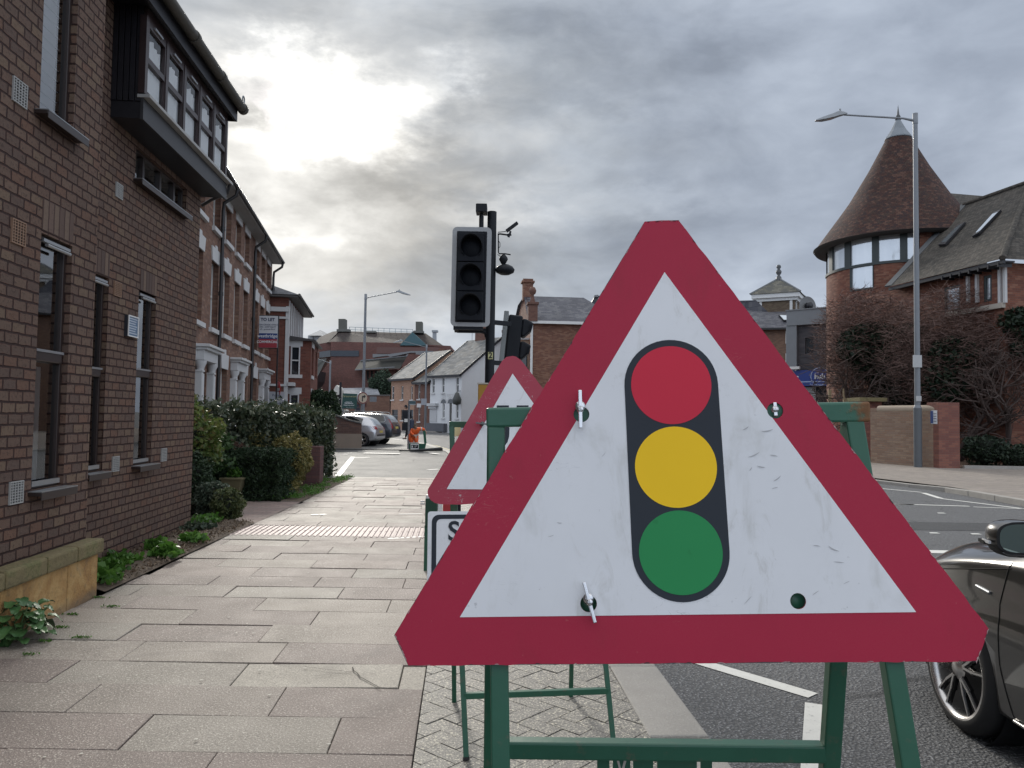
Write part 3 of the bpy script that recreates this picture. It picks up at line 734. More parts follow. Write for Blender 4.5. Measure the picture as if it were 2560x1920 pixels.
for a, b, c, d, y, mt in ((-4.855, -4.69, 3.44, 3.60, YA, VW), (-4.80, -4.64, 2.53, 2.69, YA, VT), (-4.70, -4.54, .83, .98, YA, VW), (-2.46, -2.31, 3.49, 3.63, 0, VW), (-2.42, -2.26, 2.55, 2.69, 0, VT), (-2.32, -2.17, .87, 1.015, 0, VW), (-1.07, -.91, .895, 1.04, 0, VW)):
    vent(a, b, c, d, y, mt)
pq = MB(); pq.box(-2.15, -1.91, -.035, -.001, 2.19, 2.40); pqo = pq.build('plaque', mat('plaque_back', (.03, .035, .045), .4, .1), off, label='small dark blue and white name plaque')
pf = MB(); pf.box(-2.152, -2.14, -.045, -.036, 2.19, 2.40); pf.box(-1.92, -1.908, -.045, -.036, 2.19, 2.40); pf.box(-2.14, -1.92, -.045, -.036, 2.388, 2.40); pf.box(-2.14, -1.92, -.045, -.036, 2.19, 2.202); pf.build('plaque_frame', WHITE, pqo)
pl = MB(); pl.box(-2.139, -1.921, -.038, -.0355, 2.203, 2.387); pl.build('plaque_face', mat('plaque_blue', (.10, .17, .27), .4, .1), pqo)
for i in range(7):
    l = MB(); l.box(-2.125, -1.94-.02*(i % 3), -.0405, -.0385, 2.365-.024*i, 2.375-.024*i); l.build('lettering', mat('plaque_text', (.50, .55, .62), .5, .05), pqo)
# downpipe at far corner
dp = MB(); dp.tube([(.08, -.34, 4.40), (.10, -.30, 4.28), (.10, -.10, 4.18), (.10, .02, 4.1)], .022, 8); dp.build('drainpipe', GUTTER, off)
# sandstone plinth wall
SAND = None
mt, b = newmat('sandstone'); v = tc('Object'); n_ = noise(v, 3.2, 6, .65, .8); c = ramp(n_, [(.25, (.16, .115, .07)), (.45, (.36, .20, .07)), (.6, (.47, .30, .12)), (.75, (.33, .25, .15))])
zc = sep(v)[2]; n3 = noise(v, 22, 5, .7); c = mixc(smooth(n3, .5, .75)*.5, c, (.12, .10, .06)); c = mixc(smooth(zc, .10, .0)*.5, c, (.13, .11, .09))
setp(b, c, .85, normal=bumpn(n3+n_, .7, .02)); SAND = mt
mt, b = newmat('mossy_coping'); v = tc('Object'); n_ = noise(v, 5, 6, .7); c = ramp(n_, [(.3, (.10, .085, .04)), (.5, (.20, .16, .08)), (.65, (.14, .14, .055)), (.8, (.26, .21, .12))]); n3 = noise(v, 40, 4, .7)
setp(b, mixc(smooth(n3, .45, .7)*.5, c, (.06, .055, .03)), .9, normal=bumpn(n3, .8, .012)); COP = mt
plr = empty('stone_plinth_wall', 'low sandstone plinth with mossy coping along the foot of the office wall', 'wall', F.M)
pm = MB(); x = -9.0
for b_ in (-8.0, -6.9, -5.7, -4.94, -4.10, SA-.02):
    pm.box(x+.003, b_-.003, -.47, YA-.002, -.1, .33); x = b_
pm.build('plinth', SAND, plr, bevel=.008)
pc_ = MB(); x = -9.0
for b_ in (-8.3, -7.7, -6.9, -6.2, -5.5, -4.95, -4.45, -4.02, SA+.01):
    pc_.box(x+.004, b_-.004, -.505, YA-.002, .335, .45+random.uniform(-.004, .004)); x = b_
pc_.build('coping', COP, plr, bevel=.018)

# ================================================================ TERRACE
PAL_T = [(.19, .100, .070), (.235, .126, .086), (.16, .085, .062), (.215, .115, .080), (.27, .165, .118), (.18, .102, .078)]
TBR = brickmat('orange_terrace_brick', PAL_T, (.17, .125, .10), .225, .075, .010, bump=.6, blotch=.3)
T = Frame((-8.77, 22), (-.172, .985))
def pane_win(parent, x0, x1, z0, z1, y, sash=True, fm=WHITE, rev=.12, curtain=False):
    f = MB(); yf = y+rev-.01; t = .06
    f.box(x0, x0+t, yf-.03, yf+.02, z0, z1); f.box(x1-t, x1, yf-.03, yf+.02, z0, z1); f.box(x0+t, x1-t, yf-.03, yf+.02, z1-t, z1); f.box(x0+t, x1-t, yf-.03, yf+.02, z0, z0+t)
    if sash: zm_ = (z0+z1)/2; f.box(x0+t, x1-t, yf-.035, yf+.015, zm_-.03, zm_+.03)
    o = f.build('window', fm, parent)
    g_ = MB(); g_.quad((x0+t, yf, z0+t), (x1-t, yf, z0+t), (x1-t, yf, z1-t), (x0+t, yf, z1-t)); g_.build('pane', OPG, o)
    return o
mt, b = newmat('dark_glass_pane'); setp(b, (.02, .024, .03), .04, spec=.9); OPG = mt
def terrace_house(idx, x0, x1, cols, doorx, label, arch=None, cols1=()):
    h = empty('terraced_house', label, 'house', T.M)
    rows = [(3.93, 5.95), (6.90, 8.05)]
    holes = [(c-.5, c+.5, a, b) for c in cols for a, b in rows]
    holes += [(c-.5, c+.5, .85, 2.88) for c in cols1]
    if arch: holes.append((arch-.48, arch+.48, -.1, 2.1))
    holes.append((doorx-.5, doorx+.5, -.1, 2.6))
    m_ = MB(); wall(m_, x0, x1, -.2, 8.45, holes, 0, .22)
    m_.quad((x0, 0, -.2), (x0, 0, 8.45), (x0, 9, 8.45), (x0, 9, -.2)); m_.quad((x1, 0, -.2), (x1, 9, -.2), (x1, 9, 8.45), (x1, 0, 8.45)); m_.quad((x0, 9, -.2), (x0, 9, 8.45), (x1, 9, 8.45), (x1, 9, -.2))
    if arch:
        n = 12; R_ = .48
        for i in range(n):
            t0, t1 = math.pi*i/n, math.pi*(i+1)/n
            a = (arch+R_*math.cos(t0), 0, 2.1+R_*math.sin(t0)*.8); b = (arch+R_*math.cos(t1), 0, 2.1+R_*math.sin(t1)*.8)
        ab = MB(); ab.add([(arch+R_*math.cos(math.pi*i/n), -.006, 2.1+.36*math.sin(math.pi*i/n)) for i in range(n+1)], [tuple(range(n+1))]); ab.build('arch_opening', DARKROOM, h)
    m_.build('wall', TBR, h)
    dk = MB()
    if arch: dk.quad((arch-.48, .22, -.1), (arch+.48, .22, -.1), (arch+.48, .22, 2.1), (arch-.48, .22, 2.1)); dk.build('passage', DARKROOM, h)
    for c in cols:
        for k_, (a, b) in enumerate(rows):
            pane_win(h, c-.5, c+.5, a, b, 0, rev=.20)
            s = MB(); s.box(c-.62, c+.62, -.10, .02, a-.13, a-.002); s.build('sill', STONEW, h)
            l = MB()
            if k_ == 0:
                z = 5.92; l.prism([(c-.52, -.035, z), (c+.52, -.035, z), (c+.62, -.035, z+.40), (c+.16, -.035, z+.40), (c+.13, -.035, z+.50), (c-.13, -.035, z+.50), (c-.16, -.035, z+.40), (c-.62, -.035, z+.40)], (0, .04, 0))
            else: l.box(c-.60, c+.60, -.03, .01, 8.02, 8.34)
            l.build('lintel', STONEW, h)
    for c in cols1:
        pane_win(h, c-.5, c+.5, .85, 2.88, 0, rev=.20)
        l = MB(); z = 2.85; l.prism([(c-.52, -.035, z), (c+.52, -.035, z), (c+.62, -.035, z+.46), (c+.14, -.035, z+.46), (c+.12, -.035, z+.62), (c-.12, -.035, z+.62), (c-.14, -.035, z+.46), (c-.62, -.035, z+.46)], (0, .04, 0)); l.build('lintel', STONEW, h)
        s = MB(); s.box(c-.62, c+.62, -.10, .02, .73, .848); s.build('sill', STONEW, h)
    # door case
    d_ = MB(); dx = doorx
    d_.box(dx-1.02, dx+1.02, -.40, .0, 3.22, 3.30); d_.box(dx-.95, dx+.95, -.33, .0, 3.14, 3.219); d_.box(dx-.90, dx+.90, -.24, .0, 2.86, 3.139)
    dcase = d_.build('door_case', STONEW, h, bevel=.015)
    for sgn in (-1, 1):
        p = MB(); c = dx+sgn*.74; p.box(c-.15, c+.15, -.26, .0, 0, .22); p.box(c-.12, c+.12, -.17, .0, .221, 2.55)
        for k_ in (-.07, 0, .07): p.tube([(c+k_, -.175, .25), (c+k_, -.175, 2.5)], .030, 8)
        p.box(c-.14, c+.14, -.20, 0, 2.551, 2.60); p.lathe([(.10, 0), (.11, .08), (.16, .18), (.16, .255)], (c, -.11, 2.602), 10); p.build('pilaster', STONEW, dcase)
    dd = MB(); dd.box(dx-.5, dx+.5, .12, .18, 0, 2.55); ddo = dd.build('door', mat('dark_door', (.03, .04, .05), .4, .2), h)
    kn = MB(); kn.lathe([(.0, 0), (.03, .0), (.035, .03), (0, .05)], (dx+.38, .065, 1.05), 10, axis='y'); kn.build('handle', STEEL, ddo)
    r_ = MB(); r_.add([(x0, -.48, 8.36), (x1, -.48, 8.36), (x1, 4.5, 11.2), (x0, 4.5, 11.2), (x1, 9.4, 8.3), (x0, 9.4, 8.3)], [(0, 1, 2, 3), (3, 2, 4, 5)]); r_.build('roof', SLATE, h)
    e = MB(); e.box(x0+.001, x1-.001, -.45, .02, 8.26, 8.33); e.build('soffit', mat('grey_soffit', (.30, .29, .28), .6, .15, 4), h)
    g_ = MB(); g_.tube([(x0, -.50, 8.35), (x1, -.50, 8.35)], .06, 8); g_.build('gutter', GUTTER, h)
    return h
SLATE = brickmat('blue_grey_slate', [(.10, .105, .12), (.13, .135, .15), (.085, .09, .10), (.12, .12, .13)], (.04, .04, .045), .3, .2, .006, tile=True, bump=.6, rough=.5)
th1 = terrace_house(0, -6.5, 1.38, [-3.7, -1.25, .85], .45-.9+.0, 'nearest terraced house behind the hedge, with white door case and dark arched passage', arch=1.0-.05, cols1=[-1.9])
th2 = terrace_house(1, 1.381, 7.75, [2.65, 4.5, 6.3], 4.6, 'middle terraced house between two black drainpipes', cols1=[2.65, 6.55])
th3 = terrace_house(2, 7.751, 13.1, [8.8, 10.4, 12.0], 10.9, 'furthest terraced house, behind the to let board', cols1=[9.0, 12.45])
for h, x in ((th1, 1.28), (th2, 7.55), (th3, 12.85)):
    p = MB(); p.tube([(x, -.50, 8.30), (x, -.46, 8.1), (x, -.12, 7.85), (x, -.10, 7.6), (x, -.10, 0)], .055, 8)
    for z in (7.0, 5.0, 3.2, 1.5): p.tube([(x, -.10, z), (x, -.10, z+.12)], .075, 8)
    p.build('drainpipe', GUTTER, h)
# aerials
def aerial(loc, parent, n=7, L=.9):
    a = MB(); x, y, z = loc; a.tube([(x, y, z-1.6), (x, y, z)], .02, 6); a.tube([(x-.1, y, z), (x-.1+L, y-.2, z)], .012, 5)
    for i in range(n): t = i/(n-1); a.tube([(x-.1+L*t, y-.2*t, z-.12), (x-.1+L*t, y-.2*t, z+.12)], .008, 4)
    return a.build('aerial', GALV, parent)
aerial((8.5, 2.0, 10.8), th3); aerial((11.5, 2.0, 10.6), th3)
# to-let board: on a pole fixed on the third house railings
k4 = lambda u, v: (184+.1592*u, 160+.1592*v)
P0 = at(*k4(476, 1178), 30.5); P1 = at(*k4(590, 980), 30.5)
bw2 = (P1.x-P0.x); bh2 = (P1.z-P0.z)
tl = empty('to_let_board', 'estate agent to let board in white, blue and red fixed to the terrace front', 'sign', loc=(P0.x-.05, P0.y, P0.z), rz=R(0))
bx = bw2+.05
b_ = MB(); b_.box(0, bx, 0, .03, 0, bh2); b_.build('board', mat('sign_white', (.62, .64, .67), .45, .05), tl)
zz1 = bh2*.27; zz2 = bh2*.45
b_ = MB(); b_.box(.003, bx-.003, -.004, -.0005, .003, zz1); b_.build('red_band', mat('sign_red_band', (.36, .05, .065), .45, .05), tl)
b_ = MB(); b_.box(.003, bx-.003, -.004, -.0005, zz1+.002, zz2); b_.build('blue_band', mat('sign_blue_band', (.035, .07, .22), .45, .05), tl)
b_ = MB(); b_.box(-.02, bx+.03, .031, .05, -.03, bh2+.03); b_.build('backing_frame', BLACKTRIM, tl)
NAVY = mat('navy_ink', (.035, .05, .11), .5, .05)
def ft(name, body, size, mt, parent, x, z, y=-.006, align='CENTER', bold=0.0, sx=1.0):
    return text(name, body, size, mt, parent, Matrix.Translation((x, y, z)) @ FACE @ Matrix.Diagonal((sx, 1, 1, 1)), bold, align)
WHT = mat('white_ink', (.75, .76, .78), .5, .03)
ft('lettering', 'TO LET', bh2*.135, NAVY, tl, bx*.46, bh2*.88, bold=.006)
ft('lettering', 'HIGH GRADE OFFICE\n200 - 2,007 SQ.FT\nall - ground floor', bh2*.07, NAVY, tl, bx*.47, bh2*.65)
ft('lettering', 'westbridge', bh2*.14, WHT, tl, bx*.46, bh2*.365, bold=.003); ft('lettering', 'COMMERCIAL', bh2*.105, WHT, tl, bx*.46, bh2*.18, bold=.003)

b_ = MB(); b_.obox((bx+.0, .075, -P0.z), (bx+.0, .075, bh2+.02), .05, .05); b_.build('post', BLACKTRIM, tl)

# ================================================================ VILLA with bay
VBR = brickmat('red_villa_brick', [(.165, .060, .045), (.20, .072, .052), (.14, .052, .04), (.18, .075, .055)], (.15, .09, .07), .225, .075, .009, bump=.5)
vl = empty('bay_fronted_house', 'red brick villa with white trimmed bay windows beyond the terrace', 'house', T.M)
vx0, vx1, vy = 12.75, 19.7, -.8
m_ = MB(); holes = [(vx0+.35+i*.9, vx0+.95+i*.9, 5.05, 6.35) for i in (0, 1, 2, 3.6, 4.6, 5.6, 6.2)]
wall(m_, vx0, vx1, -.2, 6.75, holes, vy, .12)
m_.quad((vx0, vy, -.2), (vx0, vy, 6.75), (vx0, 7, 6.75), (vx0, 7, -.2)); m_.quad((vx1, vy, -.2), (vx1, 7, -.2), (vx1, 7, 6.75), (vx1, vy, 6.75)); m_.quad((vx0, 7, -.2), (vx0, 7, 6.75), (vx1, 7, 6.75), (vx1, 7, -.2))
m_.build('wall', VBR, vl)
for a, b, c, d in holes:
    pane_win(vl, a, b, c, d, vy, rev=.11)
    s = MB(); s.box(a-.13, a-.003, vy-.05, vy, c-.1, d+.25); s.box(b+.003, b+.13, vy-.05, vy, c-.1, d+.25); split_loose(s.build('white_column', STONEW, vl))
s = MB(); s.box(vx0-.05, vx0+.16, vy-.06, vy+.10, 0, 6.3); s.build('corner_pilaster', STONEW, vl)
s = MB(); s.box(vx0-.14, vx0-.001, vy-.05, vy+.9, 6.05, 6.25); s.box(vx0-.10, vx0-.001, vy-.02, vy+.9, 5.72, 5.82); s.box(vx0-.08, vx0-.001, vy-.02, vy+.95, 2.68, 2.78); s.box(vx0-.1, vx0+1.0, vy-.35, vy-.06, 2.70, 2.86); s.build('cornice', STONEW, vl)
bs = vx0+.55; be = vx1-2.2; byy = vy-1.0
m_ = MB()
def sidewall(mb, x, y0, y1, z0, z1, hy0, hy1, hz):
    ys = [y0, hy0, hy1, y1]; zs = [z0]; 
    for a, b in hz: zs += [a, b]
    zs += [z1]
    for i in range(3):
        for j in range(len(zs)-1):
            if i == 1 and j % 2 == 1: continue
            mb.quad((x, ys[i], zs[j]), (x, ys[i], zs[j+1]), (x, ys[i+1], zs[j+1]), (x, ys[i+1], zs[j]))
hz = [(.95, 2.35), (3.25, 4.55)]
sidewall(m_, bs, byy, vy, 0, 4.85, vy-.52, vy-.10, hz); wall(m_, bs, be, 0, 4.85, [(bs+.5, bs+1.5, .95, 2.35), (bs+.5, bs+1.5, 3.25, 4.55), (be-1.5, be-.5, .95, 2.35), (be-1.5, be-.5, 3.25, 4.55)], byy, .1); m_.quad((be, byy, 0), (be, vy, 0), (be, vy, 4.85), (be, byy, 4.85))
bayo = m_.build('bay', VBR, vl)
for a, b in hz:
    s = MB(); s.box(bs-.04, bs+.02, vy-.64, vy-.02, a-.16, a-.002); s.box(bs-.03, bs+.02, vy-.62, vy-.02, b+.002, b+.30)
    s.box(bs-.03, bs+.03, vy-.52, vy-.46, a, b); s.box(bs-.03, bs+.03, vy-.16, vy-.10, a, b); s.box(bs-.02, bs+.03, vy-.46, vy-.16, (a+b)/2-.03, (a+b)/2+.03); s.box(bs-.02, bs+.03, vy-.46, vy-.16, b-.05, b); s.build('window_trim', STONEW, bayo)
    s = MB(); s.quad((bs+.05, vy-.5, a), (bs+.05, vy-.5, b), (bs+.05, vy-.1, b), (bs+.05, vy-.1, a)); s.build('pane', OPG, bayo)
    s = MB(); s.box(bs+.4, bs+1.6, byy-.04, byy, a-.16, a-.002); s.box(bs+.4, bs+1.6, byy-.03, byy, b+.002, b+.28); split_loose(s.build('window_trim', STONEW, bayo))
    for q0 in (bs+.5, be-1.5): s = MB(); s.quad((q0, byy+.09, a), (q0+1, byy+.09, a), (q0+1, byy+.09, b), (q0, byy+.09, b)); s.build('pane', OPG, bayo)
s = MB(); s.add([(bs-.2, byy-.2, 4.86), (be+.2, byy-.2, 4.86), (be+.2, vy, 5.02), (bs-.2, vy, 5.02), (bs-.2, byy-.2, 4.80), (be+.2, byy-.2, 4.80), (be+.2, vy, 4.80), (bs-.2, vy, 4.80)], [(0, 1, 2, 3), (4, 7, 6, 5), (0, 4, 5, 1), (1, 5, 6, 2), (3, 7, 4, 0)]); s.build('bay_roof', mat('dark_lead', (.05, .045, .045), .5, .3), bayo)
r_ = MB(); x0, x1 = vx0-.35, vx1+.4; y0, y1 = vy-.5, 7.4; zr = 8.6; xm0, xm1, ym = x0+3.4, x1-3.4, (y0+y1)/2
r_.add([(x0, y0, 6.8), (x1, y0, 6.8), (x1, y1, 6.8), (x0, y1, 6.8), (xm0, ym, zr), (xm1, ym, zr)], [(0, 1, 5, 4), (1, 2, 5), (2, 3, 4, 5), (3, 0, 4)]); r_.build('roof', SLATE, vl)
s = MB(); s.box(x0+.05, x1-.05, y0+.05, y1-.05, 6.70, 6.78); s.tube([(x0, y0, 6.80), (x1, y0, 6.80)], .06, 8); s.build('soffit', mat('dark_soffit', (.10, .095, .09), .6, .2), vl)
# signs in front of the villa wall: no entry + plate on a post
q5f = lambda u, v: (248+.08675*u, 280+.08675*v)      # crop 620,700..800,1060
Yd = 33.0
c = at(*q5f(348, 1262), Yd); rad = .36
ne = empty('no_entry_sign', 'round red no entry sign with small white plate below on one post', 'road sign', loc=(c.x, c.y, 0), rz=R(-58))
s = MB(); s.lathe([(0, -.012), (rad, -.012), (rad, .0), (0, 0)], (0, 0, c.z), 32, axis='y'); s.build('disc', mat('noentry_red', (.45, .03, .035), .35, .05), ne)
s = MB(); s.box(-rad*.72, rad*.72, -.018, -.0135, c.z-.06, c.z+.06); s.build('white_bar', WHT, ne)
c2 = at(*q5f(348, 1402), Yd)
n2_ = tag(empty('notice_board', 'grey white parking notice board under the no entry sign', 'sign', loc=(c2.x, c2.y-.2, 0)), None, None)
s = MB(); s.box(-.33, .33, -.02, .0, c2.z-.42, c2.z+.42); s.build('board', mat('notice_grey', (.42, .43, .46), .5, .1), n2_)
for i, t_ in enumerate(('Private', 'car park', 'permit', 'holders')): ft('lettering', t_, .14, NAVY, n2_, 0, c2.z+.26-.17*i, -.024)
s = MB(); s.tube([(0, .03, 0), (0, .03, c2.z+.42)], .03, 8); s.build('post', GALV, n2_)
s = MB(); s.tube([(0, .04, 0), (0, .04, c.z+.3)], .035, 8); s.build('post', GALV, ne)
# ================================================================ FAR BUILDINGS
MALL = brickmat('far_red_brick', [(.16, .075, .065), (.19, .09, .075), (.14, .07, .06)], (.12, .08, .07), .225, .075, .008, bump=.2, blotch=.35)
MTILE = brickmat('far_brown_tile', [(.042, .032, .030), (.055, .042, .037), (.036, .030, .029)], (.03, .026, .026), .3, .3, .006, tile=True, bump=.4, blotch=.5)
GREYR = mat('grey_roof_sheet', (.21, .21, .21), .6, .2, 2)
LEAD = mat('lead_coping', (.20, .21, .22), .6, .15, 3)
k5 = lambda u, v: (304+.0651*u, 312+.0651*v)
WF = Frame((0, 0), (1, 0))
def pxprism(mb, pts, Y, depth, k=k5):      # outline measured on the picture, given its own distance and depth
    mb.prism([at(*k(*p), Y) for p in pts], (0, depth, 0)); return mb
def pxroof(mb, pts, Ys, k=k5):
    mb.add([at(*k(*p), Y) for p, Y in zip(pts, Ys)], [tuple(range(len(pts)))]); return mb
ml = empty('shopping_centre', 'distant dark red brick building with brown tiled roof, teal gable and two chimneys', 'building', loc=(0, 0, 0))
m_ = MB()
YM = 112
pxprism(m_, [(180, 1640), (2250, 1640), (2250, 520), (1290, 470), (410, 455), (410, 720), (180, 1060)], YM, 14); pxprism(m_, [(222, 700), (409, 700), (409, 458), (222, 492)], YM+.5, 10)
m_.build('wall', MALL, ml)
m_ = MB(); pxroof(m_, [(80, 552), (372, 462), (540, 292), (440, 300), (250, 380)], [YM+4, YM, YM+8, YM+14, YM+14]); pxroof(m_, [(372, 462), (1290, 470), (1660, 520), (2180, 545), (1870, 328), (540, 292)], [YM, YM, YM, YM, YM+9, YM+9])
pxroof(m_, [(540, 292), (1870, 328), (2180, 545), (80, 552)], [YM+9.2, YM+9.2, YM+20, YM+20]); m_.build('roof', MTILE, ml)
m_ = MB(); 
for (a, b, c, d) in ((528, 630, 105, 265), (1715, 1812, 147, 315)): pxprism(m_, [(a, d), (b, d), (b, c), (a, c)], YM+8, 1.6); m__ = m_
split_loose(m_.build('chimney', mat('chimney_concrete', (.115, .115, .10), .8, .15, 4), ml))
m_ = MB(); pxprism(m_, [(500, 300), (690, 300), (690, 262), (500, 262)], YM+7.5, 1.5); pxprism(m_, [(1650, 315), (1830, 322), (1830, 285), (1690, 285)], YM+7.5, 1.5); pxprism(m_, [(950, 318), (1100, 318), (1100, 292), (950, 292)], YM+7.7, 1.5); split_loose(m_.build('roof_plant', mat('plant_grey', (.14, .14, .13), .8, .1), ml))
m_ = MB(); pxprism(m_, [(1470, 512), (1665, 308), (1890, 515)], YM-.4, 8); m_.build('gable', mat('teal_cladding', (.055, .125, .145), .6, .1, 3), ml)
m_ = MB(); pxprism(m_, [(412, 592), (842, 592), (842, 682), (412, 680)], YM-.12, .1); m_.build('window_band', mat('dark_glass_band', (.03, .04, .055), .25, .1), ml)
m_ = MB(); pxprism(m_, [(236, 612), (406, 588), (406, 684), (236, 700)], YM-.12, .3); m_.build('window_band', mat('grey_glass_band', (.10, .11, .12), .35, .1), ml)
m_ = MB()
tp = [(690, 230), (1130, 243), (1670, 268)]
for i in range(12):
    u = 700+i*88; v0 = 228+(u-690)*.038
    p = at(*k5(u, v0), YM+9); q = at(*k5(u, v0+78), YM+9); m_.tube([p, q], .035, 4, smooth=False)
for dv_ in (0, 40): m_.tube([at(*k5(690, 230+dv_), YM+9), at(*k5(1670, 268+dv_), YM+9)], .035, 4, smooth=False)
m_.build('roof_railing', mat('pale_blue_rail', (.30, .38, .42), .5, .1), ml)
m_ = MB(); pxroof(m_, [(222, 720), (350, 712), (205, 1000), (40, 1010), (40, 900)], [YM-4, YM-3, YM-10, YM-10, YM-9]); m_.build('lean_to_roof', mat('grey_green_tile', (.07, .073, .07), .8, .2, 2, spec=.1), ml)
m_ = MB(); pxprism(m_, [(30, 1290), (180, 1060), (205, 900), (60, 895), (30, 900)], YM-6, 5); m_.build('glazed_side', mat('dark_slats', (.025, .03, .035), .4, .2), ml)
# lower wing with slit windows
m_ = MB(); Y2 = 98; pxprism(m_, [(780, 1300), (1420, 1300), (1420, 880), (780, 895)], Y2+2, 8); pxprism(m_, [(1480, 860), (1605, 645), (1720, 650), (2100, 700), (2100, 900), (1400, 1000)], Y2+1.5, 7); m_.build('wing_wall', MALL, ml)
m_ = MB(); pxroof(m_, [(775, 895), (868, 752), (1592, 682), (1475, 868)], [Y2, Y2+6, Y2+6, Y2]); m_.build('wing_roof', mat('dark_green_tile', (.05, .05, .046), .85, .2, 3, spec=.1), ml)
m_ = MB(); pxprism(m_, [(868, 752), (1592, 682), (1605, 650), (1585, 645), (1560, 672), (868, 738)], Y2+5.7, .4); pxprism(m_, [(790, 895), (1385, 852), (1385, 838), (785, 880)], Y2-.3, .3); split_loose(m_.build('coping', LEAD, ml))
for u in (905, 978, 1040, 1105, 1180, 1245):
    m_ = MB(); pxprism(m_, [(u-14, 1040), (u+14, 1040), (u+14, 900), (u-14, 900)], Y2+1.93, .05); m_.build('slit_window', DARKROOM, ml)
m_ = MB(); Y3 = 104; pxprism(m_, [(1110, 640), (1120, 540), (2090, 545), (2090, 640)], Y3, 4); m_.build('upper_block', mat('brick_block', (.15, .085, .075), .8, .2), ml)
m_ = MB(); pxprism(m_, [(1055, 700), (1055, 645), (1290, 648), (1640, 600), (1980, 600), (1980, 622), (1640, 625), (1330, 690), (1280, 672), (1120, 690)], Y3-3, 1); pxprism(m_, [(1715, 675), (1965, 672), (1940, 612), (1715, 618)], Y3-3.5, 1); split_loose(m_.build('roof_coping', LEAD, ml))
# metal flue
fl = empty('metal_flue', 'pale metal flue rising behind the brown tiled roof', 'flue')
m_ = MB(); pxprism(m_, [(1972, 470), (2030, 470), (2028, 300), (1975, 300)], YM+22, 1); pxprism(m_, [(1962, 305), (2052, 305), (2052, 278), (1962, 278)], YM+21.8, 1.4); m_.build('duct', mat('pale_metal', (.33, .35, .37), .5, .1), fl)
# small white hipped house far left
sh = empty('hipped_house', 'small pale house with grey hipped roof far behind the brick villa', 'house')
m_ = MB(); pxprism(m_, [(60, 560), (260, 560), (260, 360), (60, 360)], 135, 8); m_.build('wall', mat('pale_render', (.38, .40, .41), .8, .1), sh)
m_ = MB(); pxroof(m_, [(60, 362), (250, 275), (400, 350), (300, 362)], [134, 138, 142, 134]); pxroof(m_, [(60, 362), (250, 275), (400, 350)], [134, 138, 146]); m_.build('roof', mat('pale_slate', (.25, .26, .27), .7, .1), sh)
m_ = MB(); pxprism(m_, [(130, 450), (145, 450), (145, 380), (130, 380)], 134.8, .2); m_.build('window', OPG, sh)
m_ = MB()
bb = empty('brick_block', 'orange brick block with a pale band, far left behind the villa', 'building')
m_.add([], []); pxprism(m_, [(40, 900), (222, 900), (222, 555), (40, 575)], 120, 8); m_.build('wall', mat('orange_far_brick', (.27, .14, .09), .8, .2), bb)
m_ = MB(); pxprism(m_, [(40, 640), (222, 625), (222, 598), (40, 612)], 119.8, .2); m_.build('stone_band', mat('band_cream', (.42, .38, .32), .8, .1), bb)
m_ = MB(); pxprism(m_, [(132, 690), (150, 690), (150, 575), (132, 575)], 119.8, .2); m_.build('window', OPG, bb)
# low slate roofed building, brick yard wall, tree
lw = empty('low_slate_building', 'low building with pale grey slate roof behind the car park', 'building')
m_ = MB(); pxprism(m_, [(570, 1700), (1150, 1700), (1150, 1276), (570, 1276)], 92, 5); m_.build('wall', MALL, lw)
m_ = MB(); pxroof(m_, [(575, 1278), (1170, 1278), (1120, 1158), (580, 1170)], [90, 90, 96, 96]); m_.build('roof', SLATE2 if 'SLATE2' in globals() else brickmat('pale_slate_rows', [(.24, .25, .27), (.28, .29, .31), (.21, .22, .24)], (.12, .12, .13), .3, .25, .01, tile=True, bump=.4), lw)
yw = empty('yard_wall', 'long brown brick wall between the low slate building and the brown cottage', 'wall')
m_ = MB(); pxprism(m_, [(620, 1720), (1310, 1720), (1310, 1290), (960, 1290), (960, 1460), (620, 1460)], 86, .4); m_.build('brickwork', brickmat('brown_yard_brick', [(.17, .10, .075), (.20, .12, .09), (.15, .09, .07)], (.13, .1, .08), bump=.3), yw)
m_ = MB(); pxprism(m_, [(955, 1290), (1312, 1290), (1312, 1268), (955, 1272)], 85.9, .6); m_.build('coping', mat('dark_coping', (.09, .09, .09), .8, .2), yw)
# white framed canopy and lorry behind the hedge
cn = empty('covered_opening', 'white framed loading opening behind the small conifers', 'shelter')
m_ = MB(); pxprism(m_, [(138, 1500), (156, 1500), (156, 1250), (420, 1250), (420, 1235), (138, 1235)], 84, .4); m_.build('frame', STONEW, cn)
m_ = MB(); pxprism(m_, [(157, 1500), (430, 1500), (430, 1252), (157, 1252)], 86, .4); m_.build('dark_opening', DARKROOM, cn)
vn = empty('white_box_van', 'white box van parked in the loading opening behind the conifers', 'van', loc=(0, 0, 0))
m_ = MB(); pxprism(m_, [(200, 1560), (420, 1560), (420, 1283), (200, 1290)], 82, 3.0); m_.build('body', mat('van_white', (.70, .72, .73), .35, .04), vn, bevel=.05)
m_ = MB(); pxprism(m_, [(300, 1420), (395, 1420), (395, 1300), (300, 1300)], 81.9, .08); m_.build('panel', mat('brown_panel', (.35, .27, .18), .6, .3, 2), vn)
for u in (240, 380):
    p = at(*k5(u, 1560), 83); m_ = MB(); m_.lathe([(0, -.12), (.38, -.12), (.38, .12), (0, .12)], (p.x, 83.3, .38), 16, axis='x'); m_.build('wheel', mat('tyre', (.02, .02, .02), .8, .1), vn)
ls = empty('white_gable_shed', 'narrow white gable ended kiosk between the van and the black signal post', 'shed', loc=(0, 0, 0))
Yk = 60
m_ = MB(); pxprism(m_, [(432, 1610), (535, 1610), (560, 1480), (560, 1200), (545, 1160), (500, 1120), (470, 1160), (432, 1250)], Yk, 1.2); m_.build('body', mat('aged_white', (.55, .54, .50), .6, .15, 3, bump=.1), ls, bevel=.02)
